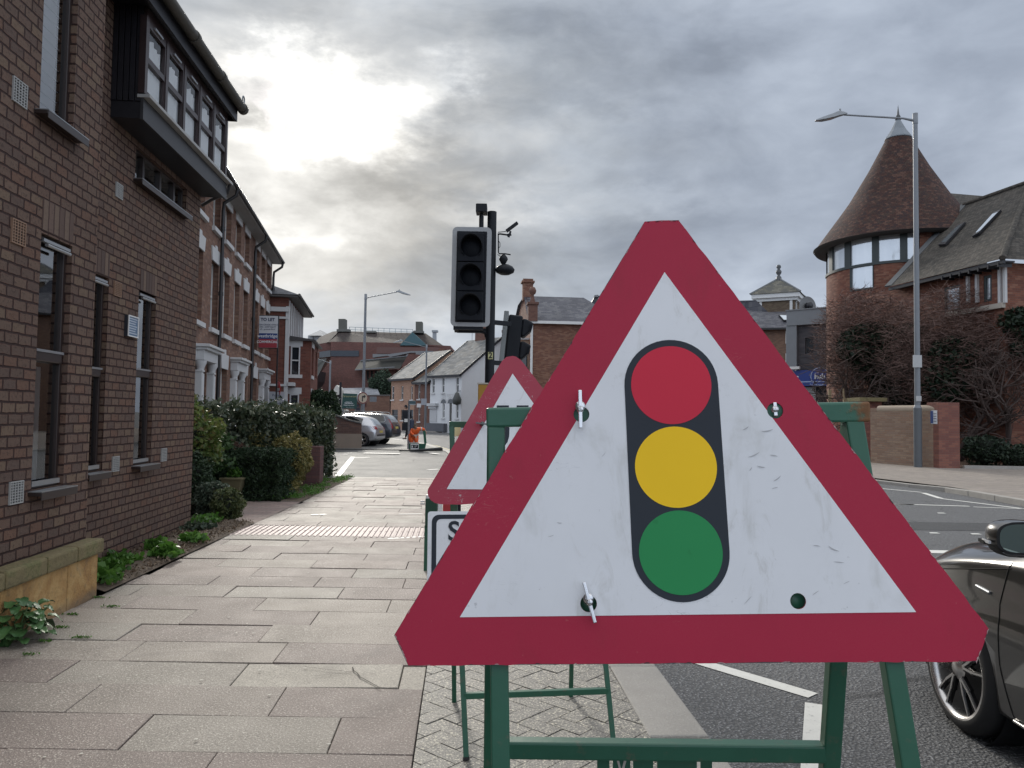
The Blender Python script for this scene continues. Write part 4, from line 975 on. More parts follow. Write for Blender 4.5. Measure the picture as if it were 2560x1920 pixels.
m_ = MB(); pxprism(m_, [(455, 1600), (530, 1600), (530, 1510), (500, 1495), (465, 1510)], Yk-.06, .1); m_.build('base_panel', mat('dark_grey', (.06, .06, .065), .5, .2), ls)
m_ = MB(); pxprism(m_, [(565, 1560), (650, 1560), (660, 1530), (650, 1500), (570, 1500)], Yk+1, .8); m_.build('trailer_panel', mat('aged_white', (.55, .54, .50)), ls, bevel=.04)
# black signal post by the shed
sp_ = empty('signal_post', 'slim black signal post with two small arms in front of the white kiosk', 'signal')
def pole(mb, k, u, v0, v1, Y, r): p = at(*k(u, v0), Y); q = at(*k(u, v1), Y); mb.tube([(p.x, Y, max(q.z, 0)), (p.x, Y, p.z)], r, 10); return p
m_ = MB(); pole(m_, k5, 552, 1300, 1600, 45, .10); pole(m_, k5, 562, 1080, 1320, 45, .07); m_.build('pole', mat('black_post', (.012, .014, .02), .4, .2), sp_)
m_ = MB(); p = at(*k5(530, 1290), 45); m_.box(p.x-.2, p.x+.15, 44.85, 44.98, p.z-.07, p.z+.07); p = at(*k5(485, 1243), 45); m_.box(p.x-.08, p.x+.1, 44.9, 44.98, p.z-.03, p.z+.03); m_.build('arm', mat('black_post', 0), sp_)
p = at(*k5(540, 1333), 44.8); m_ = MB(); m_.lathe([(0, -.06), (.05, -.06), (.05, .0), (0, 0)], (p.x, 44.85, p.z), 12, axis='y'); m_.build('reflector', WHT, sp_)
# green estate sign board
gb = empty('green_notice_board', 'dark green site board with yellow heading and white lines behind the parked cars', 'sign', loc=(0, 0, 0))
Yg = 58; m_ = MB(); pxprism(m_, [(578, 1480), (810, 1490), (815, 1258), (595, 1248)], Yg, .08); m_.build('board', mat('board_green', (.012, .055, .05), .5, .1), gb)
def pxtext(parent, k, u, v, h, body, mt, Y, sx=1, bold=0): p = at(*k(u, v), Y-.03); o_ = ft('lettering', body, at(*k(u, v-h/2), Y).z*2-at(*k(u, v+h/2), Y).z*2 and (at(*k(u, v-h/2), Y).z-at(*k(u, v+h/2), Y).z)*1.35, mt, parent, p.x, p.z, Y-.03, bold=bold, sx=sx); return o_
pxtext(gb, k5, 705, 1295, 34, 'Greenwood', mat('board_yellow', (.33, .33, .18), .6, .1), Yg)
pxtext(gb, k5, 690, 1385, 26, 'Unit 2.', WHT, Yg); pxtext(gb, k5, 690, 1402, 24, 'Reception', WHT, Yg); pxtext(gb, k5, 690, 1432, 18, 'Deliveries ahead', WHT, Yg); pxtext(gb, k5, 705, 1470, 20, 'All visitors', mat('board_grey_ink', (.25, .30, .30), .6, .1), Yg)
for u in (600, 790): m_ = MB(); p = at(*k5(u, 1480), Yg+.12); m_.obox((p.x, Yg+.14, 0), (p.x, Yg+.14, p.z+1.0), .09, .09); m_.build('post', GALV, gb)
bn = empty('dark_sign_box', 'small dark double sign box at the lower right of the green board', 'sign')
m_ = MB(); pxprism(m_, [(800, 1545), (860, 1545), (860, 1465), (800, 1465)], 57, .1); pxprism(m_, [(812, 1460), (845, 1460), (845, 1420), (812, 1420)], 57, .1); m_.build('panel', mat('dark_navy', (.02, .022, .035), .5, .1), bn)
m_ = MB(); p = at(*k5(830, 1540), 57.2); m_.obox((p.x, 57.2, 0), (p.x, 57.2, p.z), .08, .08); m_.build('post', GALV, bn)
# no right turn roundel, seen at an angle
c = at(*k5(892, 1320), 44); rr_ = abs(at(*k5(892, 1228), 44).z-at(*k5(892, 1412), 44).z)/2
nr = empty('turn_prohibition_sign', 'round no right turn sign on a slim post behind the dark estate car', 'road sign', loc=(c.x, 44, 0), rz=R(40))
m_ = MB(); m_.lathe([(0, -.10), (rr_, -.10), (rr_, .0), (0, 0)], (0, 0, c.z), 32, axis='y'); m_.build('disc', mat('sign_grey_back', (.34, .36, .40), .5, .08), nr)
m_ = MB(); m_.lathe([(rr_*.80, -.004), (rr_*.97, -.004)], (0, -0, 0), 32, axis='y'); m_.v = [(x, -.106, z+c.z) for x, y, z in m_.v]; m_.build('red_ring', mat('faded_red', (.20, .06, .05), .5, .1), nr)
m_ = MB(); m_.lathe([(0, 0), (rr_*.80, 0)], (0, 0, 0), 32, axis='y'); m_.v = [(x, -.104, z+c.z) for x, y, z in m_.v]; m_.build('face', mat('cream_face', (.50, .42, .33), .5, .05), nr)
m_ = MB(); a = rr_*.12; cz = c.z
m_.prism([(-a*1.6, -.115, cz-rr_*.55), (-a*.2, -.115, cz-rr_*.55), (-a*.2, -.115, cz+rr_*.12), (a*1.6, -.115, cz+rr_*.12), (a*1.6, -.115, cz-rr_*.08), (a*4.2, -.115, cz+rr_*.26), (a*1.6, -.115, cz+rr_*.58), (a*1.6, -.115, cz+rr_*.34), (-a*1.6, -.115, cz+rr_*.34)], (0, .008, 0)); m_.build('arrow', mat('dark_mark', (.03, .03, .03), .5, .1), nr)
m_ = MB(); m_.tube([(0, .05, 0), (0, .05, cz+rr_*.5)], .04, 8); m_.box(.55, .95, .0, .1, cz-rr_*.6, cz+.1); m_.build('post', GALV, nr)

# ---------------------------------------------------------------- cottages
CBR = brickmat('cottage_brick', [(.36, .22, .15), (.40, .25, .18), (.33, .20, .14)], (.33, .25, .2), bump=.3)
CBR2 = brickmat('red_cottage_brick', [(.145, .072, .055), (.18, .092, .068)], (.14, .10, .085), bump=.3)
SLW = brickmat('worn_pale_slate', [(.20, .20, .195), (.27, .27, .255), (.14, .145, .145), (.23, .22, .20)], (.09, .09, .09), .4, .3, .01, tile=True, bump=.5, rough=.75, blotch=.5)
RENDER = mat('white_render', (.66, .67, .68), .75, .07, 2, bump=.2)
k3f = lambda u, v: (384+.05545*u, 344+.05545*v)
def cottage(name, label, pl, pr, Yl, Yr, dep, pyl, wallm, roofm, wins, ridge_h, rev=.12, over=.3, eave_py=None, gable_m=None, arch=False):
    A_ = at(pl, pyl, Yl); B_ = at(pr, pyl, Yr); fr_ = Frame((A_.x, Yl), (B_.x-A_.x, Yr-Yl)); L = (Vector((B_.x, Yr))-Vector((A_.x, Yl))).length
    ez = fr_.onY(*eave_py)[1]
    h = empty(name, label, 'house', fr_.M); holes = []
    for w_ in wins:
        a = fr_.onY(*k3f(w_[0], w_[2]))[0]; b = fr_.onY(*k3f(w_[1], w_[2]))[0]; t = fr_.onY(*k3f((w_[0]+w_[1])/2, w_[2]))[1]; bt = fr_.onY(*k3f((w_[0]+w_[1])/2, w_[3]))[1]
        holes.append((a, b, max(bt, .02), t, w_[4] if len(w_) > 4 else 'w'))
    m_ = MB(); wall(m_, 0, L, -.2, ez, holes, 0, rev)
    m_.build('wall', wallm, h)
    m_ = MB(); rz_ = ez+ridge_h
    for x in (0, L): m_.add([(x, 0, -.2), (x, dep, -.2), (x, dep, ez), (x, dep/2, rz_-.05), (x, 0, ez)], [(0, 1, 2, 3, 4) if x else (4, 3, 2, 1, 0)])
    m_.quad((0, dep, -.2), (0, dep, ez), (L, dep, ez), (L, dep, -.2)); m_.build('gable_wall', gable_m or wallm, h)
    m_ = MB(); e_ = ez+.02
    sl_ = ridge_h/(dep/2)
    m_.add([(-.15, -over, e_-over*sl_*.6), (L+.15, -over, e_-over*sl_*.6), (L+.15, dep/2, rz_), (-.15, dep/2, rz_), (L+.15, dep+over, e_), (-.15, dep+over, e_)], [(0, 1, 2, 3), (3, 2, 4, 5)]); m_.build('roof', roofm, h)
    m_ = MB(); m_.obox((L+.16, -over, e_-over*sl_*.6-.08), (L+.16, dep/2, rz_-.08), .06, .22); m_.obox((-.16, -over, e_-over*sl_*.6-.08), (-.16, dep/2, rz_-.08), .06, .22); m_.box(-.1, L+.1, -over-.02, -over+.08, e_-over*sl_*.6-.2, e_-over*sl_*.6-.02); m_.build('barge_board', BLACKTRIM, h)
    for (a, b, c, d, ty) in holes:
        if ty == 'door': q_ = MB(); q_.box(a, b, rev-.02, rev+.05, c, d); q_.build('door', mat('cottage_door', (.08, .075, .07), .5, .2), h); continue
        pane_win(h, a, b, c, d, 0, rev=rev, fm=WHITE if ty != 'g' else mat('green_grey_frame', (.10, .13, .14), .5, .1))
        q_ = MB(); q_.box(a-.1, b+.1, -.1, .0, c-.12, c-.002); q_.build('sill', STONEW, h)
        if ty == 'a': q_ = MB(); q_.add([(a-.0, -.004, d-.02)]+[((a+b)/2-(b-a)/2*math.cos(t), -.004, d-.02) for t in (0,)], []) 
        if ty == 'l': q_ = MB(); q_.box(a-.15, b+.15, -.05, .0, d+.002, d+.38); q_.build('lintel', STONEW, h)
    return h, fr_, L, ez, rz_
brown, fb, Lb, ezb, _ = cottage('brick_cottage', 'pale orange brick cottage with slate roof and green framed ground floor windows', 391, 414.4, 78.9, 75, 8, 400, CBR, SLW,
    [(140, 185, 762, 1005), (310, 350, 762, 1005), (485, 520, 762, 1005), (140, 250, 1185, 1400, 'g'), (310, 400, 1185, 1375, 'g'), (465, 530, 1185, 1400, 'g')], 2.9, eave_py=k3f(300, 610))
red, fr2, Lr, ezr, _ = cottage('red_brick_cottage', 'narrow darker red brick cottage with white lintels beside the white house', 414.6, 429.6, 74.9, 73.1, 6, 400, CBR2, SLW,
    [(615, 655, 735, 995, 'l'), (730, 765, 730, 995, 'l'), (615, 655, 1145, 1400, 'l'), (725, 775, 1160, 1540, 'door')], 1.8, eave_py=k3f(660, 675))
wh, fw_, Lw, ezw, rzw = cottage('white_house', 'white rendered two storey house with arched ground floor windows and pale slate roof', 430.0, 461.3, 73.0, 69.2, 9.0, 400, RENDER, SLW,
    [(870, 915, 620, 885), (1048, 1092, 608, 878), (1300, 1352, 602, 872), (1055, 1095, 1070, 1335), (1300, 1345, 1070, 1345), (1180, 1225, 1065, 1390, 'door')], 3.6, eave_py=k3f(1100, 540), gable_m=RENDER)
for cx in (1075, 1322, 1202):          # round window heads, set over the openings
    x, z = fw_.onY(*k3f(cx, 1070)); r = .42 if cx != 1202 else .45
    q_ = MB(); q_.add([(x, -.006, z)]+[(x+r*math.cos(t), -.006, z+r*.9*math.sin(t)) for t in [math.pi*i/12 for i in range(13)]], [(0, i, i+1) for i in range(1, 13)]); q_.build('arched_head', OPG, wh)
    q_ = MB(); q_.lathe([(r, 0), (r+.14, 0)], (0, 0, 0), 14, axis='y', a0=-math.pi, a1=0); q_.v = [(a+x, -.02, abs(c)+z) for a, b, c in q_.v]; q_.build('arch_trim', STONEW, wh)
x0_, z0_ = fw_.onY(*k3f(800, 1400)); x1_, z1_ = fw_.onY(*k3f(960, 1070))
q_ = MB(); q_.box(x0_+.1, x1_+.2, -.35, 0, z1_-.25, z1_); q_.box(x0_+.2, x1_+.05, -.2, 0, z1_-.5, z1_-.251); q_.box(x0_+.25, x1_, -.05, 0, z0_, z1_-.5); q_.build('porch_canopy', mat('grey_white_timber', (.48, .49, .50), .6, .1), wh)
q_ = MB(); q_.box(x0_+.1, fw_.onY(*k3f(1140, 1450))[0], -.4, -.02, 0, fw_.onY(*k3f(1000, 1430))[1]); q_.build('plinth', mat('slate_grey_plinth', (.10, .105, .12), .7, .2), wh)
xs_, zs_ = fw_.onY(*k3f(1195, 935)); ft('lettering', 'THE RECTORY', .42, mat('faint_letters', (.50, .50, .49), .7, .05), wh, xs_, zs_, -.01)
q_ = MB(); xl, zl = fw_.onY(*k3f(1362, 965)); q_.lathe([(0, -.3), (.35, -.2), (.42, .2), (.15, .8), (0, .9)], (xl+.3, -.5, zl-.4), 12); q_.tube([(xl+.3, -.5, zl+.5), (xl+.1, 0, zl+.6)], .03, 6); q_.build('hanging_sign', mat('dark_lantern', (.06, .065, .06), .5, .2), wh)
def chim(parent, x, y, z, w_, d_, h_, pots, mt):
    m_ = MB(); m_.box(x-w_/2, x+w_/2, y-d_/2, y+d_/2, z, z+h_*.82); m_.box(x-w_/2-.1, x+w_/2+.1, y-d_/2-.1, y+d_/2+.1, z+h_*.821, z+h_*.9); m_.box(x-w_/2, x+w_/2, y-d_/2, y+d_/2, z+h_*.901, z+h_)
    o = m_.build('chimney', mt, parent)
    for i in range(pots):
        p = MB(); p.lathe([(.12, 0), (.13, .45), (.15, .48), (.13, .5)], (x-w_/2+w_*(i+.5)/pots, y, z+h_), 10); p.build('chimney_pot', mat('terracotta_pot', (.30, .16, .10), .8, .2), o)
chim(wh, Lw*.40, 4.75, rzw-1.0, 1.5, .9, 2.4, 4, CBR2); chim(wh, Lw+.5, 5.2, rzw-2.2, 1.0, .9, 3.2, 2, CBR2)
aerial((Lw*.1, 4.5, rzw+1.6), wh, 6, 1.2)
wp = empty('white_gate_post', 'white rendered gate post at the right corner of the white house', 'post')
q_ = MB(); pxprism(q_, [(1150, 1590), (1225, 1590), (1215, 1400), (1180, 1385), (1155, 1400)], 73.5, .6, k3f); q_.build('post', RENDER, wp, bevel=.03)
# rooftop brick stacks between cottages and centre
hb = empty('rear_brick_house', 'dark brick house end with chimneys rising behind the cottages', 'house')
q_ = MB(); pxprism(q_, [(1960, 740), (2070, 740), (2200, 640), (2200, 560), (2180, 545), (2080, 545), (2050, 600), (1960, 690)], 92, 5); q_.build('wall', MALL, hb)
q_ = MB(); pxprism(q_, [(2075, 610), (2150, 610), (2150, 560), (2075, 560)], 91, 1); q_.build('chimney', CBR2, hb)
# ---------------------------------------------------------------- right of the light: tall house
k8 = lambda u, v: (472+.0868*u, 256+.0868*v)
HBR = brickmat('brown_red_brick', [(.20, .09, .06), (.25, .12, .075), (.17, .08, .055), (.28, .15, .1)], (.17, .12, .1), bump=.4, blotch=.4)
HSL = brickmat('mottled_slate', [(.085, .085, .10), (.11, .11, .125), (.07, .07, .085), (.14, .14, .15)], (.04, .04, .05), .3, .22, .006, tile=True, bump=.6, rough=.45, blotch=.5)
c0 = at(531, 350, 50); c1 = at(592, 350, 52)
fh = Frame((c0.x, 50), (1, .086)); Lh = 5.2
ez = fh.onY(531, 322)[1]; 
hh = empty('tall_slate_roofed_house', 'three storey red brown brick house with mottled slate roof behind the traffic lights', 'house', fh.M)
q_ = MB(); wall(q_, 0, Lh, -.2, ez, [], 0); q_.quad((0, 0, -.2), (0, 0, ez), (0, 14, ez), (0, 14, -.2)); q_.quad((Lh, 0, -.2), (Lh, 14, -.2), (Lh, 14, ez), (Lh, 0, ez)); q_.add([(0, -.0, ez), (0, 3.2, ez+2.2), (0, 7, ez+2.2), (0, 14, ez)], [(0, 1, 2, 3)]); q_.build('wall', HBR, hh)
zr = fh.onY(560, 297, 3.4)[1]; xr0 = fh.onY(524, 295.5, 3.4)[0]; xr1 = fh.onY(583.5, 298.5, 3.4)[0]
q_ = MB(); q_.add([(-.25, -.3, ez), (Lh+1.2, -.3, ez), (xr1, 3.4, zr), (max(xr0, -.6), 3.4, zr), (Lh+1.2, 14, ez), (-.25, 14, ez), (xr1, 8, zr), (max(xr0, -.6), 8, zr)], [(0, 1, 2, 3), (1, 4, 6, 2), (3, 2, 6, 7), (4, 5, 7, 6)]); q_.build('roof', HSL, hh)
q_ = MB(); q_.box(-.2, Lh+1, -.36, -.24, ez-.12, ez+.06); q_.box(-.05, .10, -.12, -.02, 0, ez-.1); q_.build('gutter', WHITE, hh)
q_ = MB(); q_.box(-.25, .35, -.45, .25, ez+.02, ez+1.1); q_.box(-.32, .42, -.52, .32, ez+1.1, ez+1.25); q_.lathe([(.2, 0), (.12, .3), (.08, .5), (.2, .62), (.24, .8), (.15, 1.0), (0, 1.05)], (.05, -.1, ez+1.25), 14); q_.build('finial_pier', CBR2, hh)
chim(hh, .1, 3.6, zr-.3, .7, .7, 1.5, 0, HBR)
for z0_, z1_ in ((1.4, 3.4), (4.6, 6.3)):         # bays on the road side, seen edge on
    q_ = MB(); q_.box(-.75, -.005, 1.2, 3.6, z0_-.6, z1_+.3); b_ = q_.build('bay', mat('buff_stone', (.42, .30, .22), .8, .15), hh)
    q_ = MB(); q_.box(-.62, -.12, 1.15, 1.195, z0_, z1_); q_.build('pane', OPG, b_)
    q_ = MB(); q_.box(-.85, -.005, 1.05, 3.7, z1_+.302, z1_+.42); q_.build('cornice', STONEW, b_)
rb = empty('rear_gabled_house', 'slate roofed house end just showing between the tall house and the red triangle', 'house')
q_ = MB(); pxprism(q_, [(1355, 1000), (1700, 1000), (1700, 470), (1440, 455), (1420, 460), (1350, 580)], 64, 6, k8); q_.build('wall', HSL, rb)
q_ = MB(); pxprism(q_, [(1410, 470), (1455, 470), (1455, 445), (1410, 450)], 63.7, .5, k8); q_.build('coping', LEAD, rb)

# ---------------------------------------------------------------- right: slate building with turret, dark shop
kr_ = lambda u, v: (720+.10127*u, 256+.10127*v)
TBK = brickmat('turret_brick', [(.16, .12, .08), (.20, .15, .10), (.13, .09, .065)], (.16, .13, .1), bump=.3)
c0 = at(700, 400, 60); c1 = at(794, 400, 58); fs2 = Frame((c0.x, 60), (c1.x-c0.x, -2)); Ls = 8
sb = empty('turret_building', 'brown brick building with grey slate roof, skylight and square lantern turret', 'building', fs2.M)
ez = fs2.onY(780, 327.4)[1]; L0 = 0; L1 = fs2.onY(796, 350)[0]+4
wins = []
for (u0, u1, v0, v1) in ((668, 732, 750, 838), (668, 732, 975, 1075)):
    a = fs2.onY(*kr_(u0, v0)); b = fs2.onY(*kr_(u1+50, v1)); wins.append((a[0], b[0], b[1], a[1]))
q_ = MB(); wall(q_, -1, L1, -.2, ez, wins, 0, .1); q_.quad((-1, 0, -.2), (-1, 0, ez), (-1, 9, ez), (-1, 9, -.2)); q_.build('wall', brickmat('brown_mixed_brick', [(.20, .115, .08), (.24, .14, .095), (.17, .10, .075)], (.18, .14, .11), bump=.3), sb)
for a, b, c, d in wins:
    pane_win(sb, a, b, c, d, 0, rev=.08); q_ = MB(); q_.box(a-.15, a, -.03, .0, c-.1, d+.1); q_.box(a-.15, b+.1, -.08, 0, c-.2, c-.1); q_.box((a+b)/2-.05, (a+b)/2+.05, .02, .05, c, d); q_.build('window_trim', WHITE, sb)
zr = fs2.onY(740, 300.6, 4)[1]
q_ = MB(); q_.add([(-1.5, -.3, ez-.1), (L1, -.3, ez-.1), (L1, 4, zr-1.0), (fs2.onY(768, 312, 4)[0], 4, zr-1.0), (fs2.onY(756, 300.6, 4)[0], 4, zr), (-1.5, 4, zr), (-1.5, 9, ez), (L1, 9, ez)], [(0, 1, 2, 3, 4, 5), (5, 4, 3, 2, 7, 6)]); q_.build('roof', HSL, sb)
q_ = MB(); q_.box(-1.5, L1, -.42, -.3, ez-.2, ez-.06); q_.build('gutter', GUTTER, sb)
s0 = fs2.onY(*kr_(585, 600), 1.2); s1 = fs2.onY(*kr_(700, 645), .4)
slope = (zr-ez+.1)/4.3
def onroof(px, py):      # intersect the roof slope
    lo, hi = -.3, 4
    for _ in range(30):
        mid = (lo+hi)/2; x, z = fs2.onY(px, py, mid); 
        if z > ez-.1+(mid+.3)*slope: lo = mid
        else: hi = mid
    x, z = fs2.onY(px, py, lo); return Vector((x, lo, z))
q = [onroof(*kr_(u, v)) for u, v in ((628, 650), (712, 652), (662, 598), (578, 594))]; n_ = (q[1]-q[0]).cross(q[3]-q[0]).normalized()
q_ = MB(); q_.prism([p+n_*.02 for p in q], n_*.12); sk = q_.build('skylight_frame', BLACKTRIM, sb)
cc = sum(q, Vector())/4; q_ = MB(); q_.quad(*[cc+(p-cc)*.82+n_*.145 for p in q]); q_.build('pane', mat('sky_glass', (.5, .55, .6), .03, .02, metal=.9), sk)
# turret
tc_ = at(773, 305, 65); tr = (at(811.6, 295, 65)-at(747.8, 296, 65)).x/2
tw = empty('lantern_turret', 'square brick turret with pyramid slate roof and ball finial on the slate roofed building', 'turret', Matrix.Translation((at(*kr_(580, 300), 65).x, 65, 0)) @ Matrix.Rotation(R(-28), 4, 'Z'))
ze = at(778, 296.5, 65).z; s_ = tr*.70; zb_ = at(778, 312.5, 65).z-3
q_ = MB(); q_.box(-s_*.8, s_*.8, -s_*.8, s_*.8, zb_, ze-.3); q_.build('wall', TBK, tw)
q_ = MB(); q_.box(-s_, s_, -s_, s_, ze-.35, ze); q_.box(-s_*.9, s_*.9, -s_*.9, s_*.9, ze-.6, ze-.351); q_.build('eaves', WHITE, tw)
za = at(*kr_(582, 222), 65).z; q_ = MB(); e = s_*1.06; q_.add([(-e, -e, ze+.01), (e, -e, ze+.01), (e, e, ze+.01), (-e, e, ze+.01), (0, 0, za)], [(0, 1, 4), (1, 2, 4), (2, 3, 4), (3, 0, 4), (3, 2, 1, 0)]); q_.build('roof', brickmat('olive_slate', [(.15, .145, .12), (.19, .18, .15), (.12, .12, .11)], (.07, .07, .06), .3, .25, .008, tile=True, bump=.5), tw)
for sx_, sy_ in ((-1, -1), (1, -1), (1, 1), (-1, 1)):
    q_ = MB(); q_.obox((sx_*e, sy_*e, ze+.05), (0, 0, za+.03), .12, .10); q_.build('hip', LEAD, tw)
q_ = MB(); q_.lathe([(.28, -.3), (.22, .1), (.10, .25), (.22, .45), (.24, .6), (.10, .8), (.2, .95), (.16, 1.12), (0, 1.2)], (0, 0, za), 14); q_.build('finial', mat('dark_lead2', (.08, .085, .09), .5, .2), tw)
for sx_, sy_ in ((-.8, -.8), (.8, -.8), (-.8, .8)):
    for dx, dy in ((.35, 0), (0, .35)):
        q_ = MB(); bx_, by_ = sx_*s_, sy_*s_; q_.obox((bx_-sx_*dx*1.1+(.0), by_-sy_*dy*1.1, ze-1.5), (bx_-sx_*dx*1.1, by_-sy_*dy*1.1, ze-.5), .16, .2); q_.build('bracket', WHITE, tw)
q_ = MB(); q_.lathe([(.38, 0), (.62, 0)], (0, 0, 0), 16, axis='y'); q_.v = [(a+s_*.35, -s_*.8-.03, c+ze-2.9) for a, b, c in q_.v]; q_.build('round_window', WHITE, tw)
q_ = MB(); q_.box(s_*.62, s_*.70, -s_*.8-.12, -s_*.8-.01, zb_, ze-.6); q_.build('drainpipe', WHITE, tw)
# dark shop building
fd = Frame((at(793, 400, 47).x, 47), (.75, -.66))
db = empty('dark_shop_building', 'dark stone faced shop building with grey parapet and a blue shop sign', 'building', fd.M)
zt0 = fd.onY(796, 311)[1]
wd = (fd.onY(*kr_(842, 880))[0], fd.onY(*kr_(925, 880))[0], fd.onY(*kr_(890, 965))[1], fd.onY(*kr_(890, 805))[1])
mt, b = newmat('dark_stone_cladding'); uv = tc('UV'); n_ = noise(uv, 1.6, 5, .7); vv = voro(comb(sep(uv)[0]*2.0, sep(uv)[1]*6.0), 1.0); c = mixc(vv, (.035, .035, .042), (.075, .07, .075)); c = mixc(smooth(n_, .60, .66), c, (.22, .21, .20)); setp(b, c, .8, normal=bumpn(vv, .5, .03))
q_ = MB(); wall(q_, .0, 6, -.2, zt0-.9, [wd], 0, .2); q_.quad((0, 0, -.2), (0, 0, zt0-.9), (0, 8, zt0-.9), (0, 8, -.2)); q_.build('wall', mt, db)
q_ = MB(); q_.box(-.3, 6, -.25, 8, zt0-.9, zt0); q_.build('parapet', mat('grey_parapet', (.20, .215, .23), .6, .12, 2), db)
q_ = MB(); q_.box(-.35, 6, -.3, 8.1, zt0+.002, zt0+.07); q_.build('coping', LEAD, db)
q_ = MB(); q_.box(-.35, .30, -.2, .02, 2.5, zt0-.902); q_.build('pilaster', mat('grey_parapet', 0), db)
pane_win(db, *wd, 0, rev=.16, sash=False, fm=mat('dark_alu', (.05, .055, .06), .4, .1))
# shop front sign (straight on frame facing camera more)
z_b = fd.onY(790, 386.5)[1]; z_t = fd.onY(790, 371)[1]; xs0 = fd.onY(778, 378)[0]
sgm = mat('shop_sign_blue', (.022, .050, .24), .4, .05)
q_ = MB(); q_.box(xs0-.5, 6, -.40, -.22, z_b, z_t); sg = q_.build('shop_sign', sgm, db)
q_ = MB(); q_.box(xs0-.5, 6, -.405, -.401, z_b+.22, z_b+.28); q_.build('pale_stripe', mat('pale_blue', (.35, .42, .62), .4, .05), sg)
xa, za_ = fd.onY(*kr_(760, 1200), -.41); ft('lettering', 'plus', .55, WHT, sg, xa-.32, za_, -.412, bold=.012)
xc_, zc_ = fd.onY(*kr_(985, 1190), -.41)
q_ = MB(); q_.lathe([(.50, 0), (.545, 0)], (0, 0, 0), 28, axis='y'); q_.v = [(a+xc_, -.412, c+zc_) for a, b, c in q_.v]; q_.build('logo_ring', mat('pale_blue', 0), sg)
ft('lettering', 'hub', .42, WHT, sg, xc_, zc_, -.412, bold=.012)
xe, ze_ = fd.onY(*kr_(930, 1270), -.41); ft('lettering', 'Education for all', .17, mat('pale_blue', 0), sg, xe+.3, ze_, -.412)
q_ = MB(); x = xs0-.4
while x < 6: q_.box(x, x+.0, 0, 0, 0, 0) if False else None; x += 1
z = .0
while z < z_b-.06: q_.box(xs0-.5, fd.onY(*kr_(950, 1400))[0], -.07-.02*(int(z/.1) % 2), -.02, z, z+.095); z += .1
q_.build('roller_shutter', mat('grey_shutter', (.30, .31, .31), .5, .08), db)
q_ = MB(); q_.box(fd.onY(*kr_(957, 1400))[0], fd.onY(*kr_(1010, 1400))[0]+1, -.06, -.02, 0, z_b-.05); q_.build('doorway', DARKROOM, db)
q_ = MB(); xx, zz = fd.onY(*kr_(740, 1105), -.5); q_.box(xx-.35, xx+.3, -.6, -.4, zz-.08, zz+.08); q_.tube([(xx, -.4, zz-.1), (xx, -.2, zz-.45), (xx, 0, zz-.5)], .05, 6); q_.build('security_light', WHITE, db)
dsh = empty('satellite_dish', 'grey satellite dish standing behind the parapet of the dark shop building', 'dish', loc=tuple(at(*kr_(865, 500), 62)), rz=R(20))
q_ = MB(); q_.lathe([(0, .12), (.45, .09), (.78, .01), (.84, -.01)], (0, 0, 0), 24, axis='y'); q_.build('dish', mat('dish_grey', (.22, .22, .22), .6, .1), dsh); q_ = MB(); q_.lathe([(0, -.4), (.26, -.4), (.26, .0), (0, 0)], (-.05, .0, .05), 14, axis='y'); q_.tube([(0, 0, 0), (0, .2, -3)], .06, 6); q_.build('feed_and_mast', BLACKTRIM, dsh)

# ---------------------------------------------------------------- round tower and wing
TRED = brickmat('tower_red_brick', [(.20, .078, .052), (.245, .098, .064), (.17, .068, .048), (.28, .135, .09)], (.15, .10, .08), .225, .075, .008, bump=.5, blotch=.3)
CTILE = brickmat('plain_clay_tile', [(.058, .030, .026), (.076, .038, .030), (.044, .028, .028), (.110, .060, .046), (.062, .040, .033)], (.014, .011, .011), .165, .105, .008, tile=True, bump=1.0, rough=.8, blotch=.35)
WTILE = brickmat('grey_clay_tile', [(.062, .056, .048), (.080, .07, .060), (.048, .045, .04), (.095, .085, .074)], (.025, .023, .02), .165, .13, .008, tile=True, bump=1.0, rough=.8, blotch=.3)
TX, TY = 19.17, 38.0; RW, RE = 3.36, 3.87
tow = empty('round_tower', 'round red brick tower with tall conical tiled roof and ribbon windows', 'tower', Matrix.Translation((TX, TY, 0)))
def cyl(mb_uv, r0, r1, z0, z1, a0, a1, n, uo=0):
    vs = []; fs = []; uvs = []
    L = math.hypot(r1-r0, z1-z0)
    for i in range(n+1):
        t = a0+(a1-a0)*i/n
        vs += [(r0*math.cos(t), r0*math.sin(t), z0), (r1*math.cos(t), r1*math.sin(t), z1)]
    for i in range(n): fs.append((2*i, 2*i+2, 2*i+3, 2*i+1)); t0 = a0+(a1-a0)*i/n; t1 = a0+(a1-a0)*(i+1)/n; uvs += [(r0*t0, z0), (r0*t1, z0), (r1*t1 if abs(r1-r0) < .5 else r0*t1, z0+L), (r1*t0 if abs(r1-r0) < .5 else r0*t0, z0+L)]
    b = len(mb_uv[0]); mb_uv[0] += vs; mb_uv[1] += [tuple(k+b for k in f) for f in fs]; mb_uv[2] += uvs
def uvobj(name, data, mt, parent, smooth_=True):
    me = bpy.data.meshes.new(name); me.from_pydata(data[0], [], data[1]); ul = me.uv_layers.new(name='UVMap')
    for i, uv_ in enumerate(data[2]): ul.data[i].uv = uv_
    for p in me.polygons: p.use_smooth = smooth_
    me.materials.append(mt); o = bpy.data.objects.new(name, me); scn.collection.objects.link(o); o.parent = parent; return o
def azi(px, py=300, r=RW):      # angle on the tower hit by a picture column
    d = ray(px, py); d = Vector((d.x, d.y)).normalized(); o = Vector((-TX, -TY)); b = o.dot(d); c = o.dot(o)-r*r; disc = max(b*b-c, 0); t = -b-math.sqrt(disc); p = o+d*t; return math.atan2(p.y, p.x) % (2*math.pi)
zE = 10.15
k7 = lambda u, v: (800+.12535*u, 96+.12535*v)
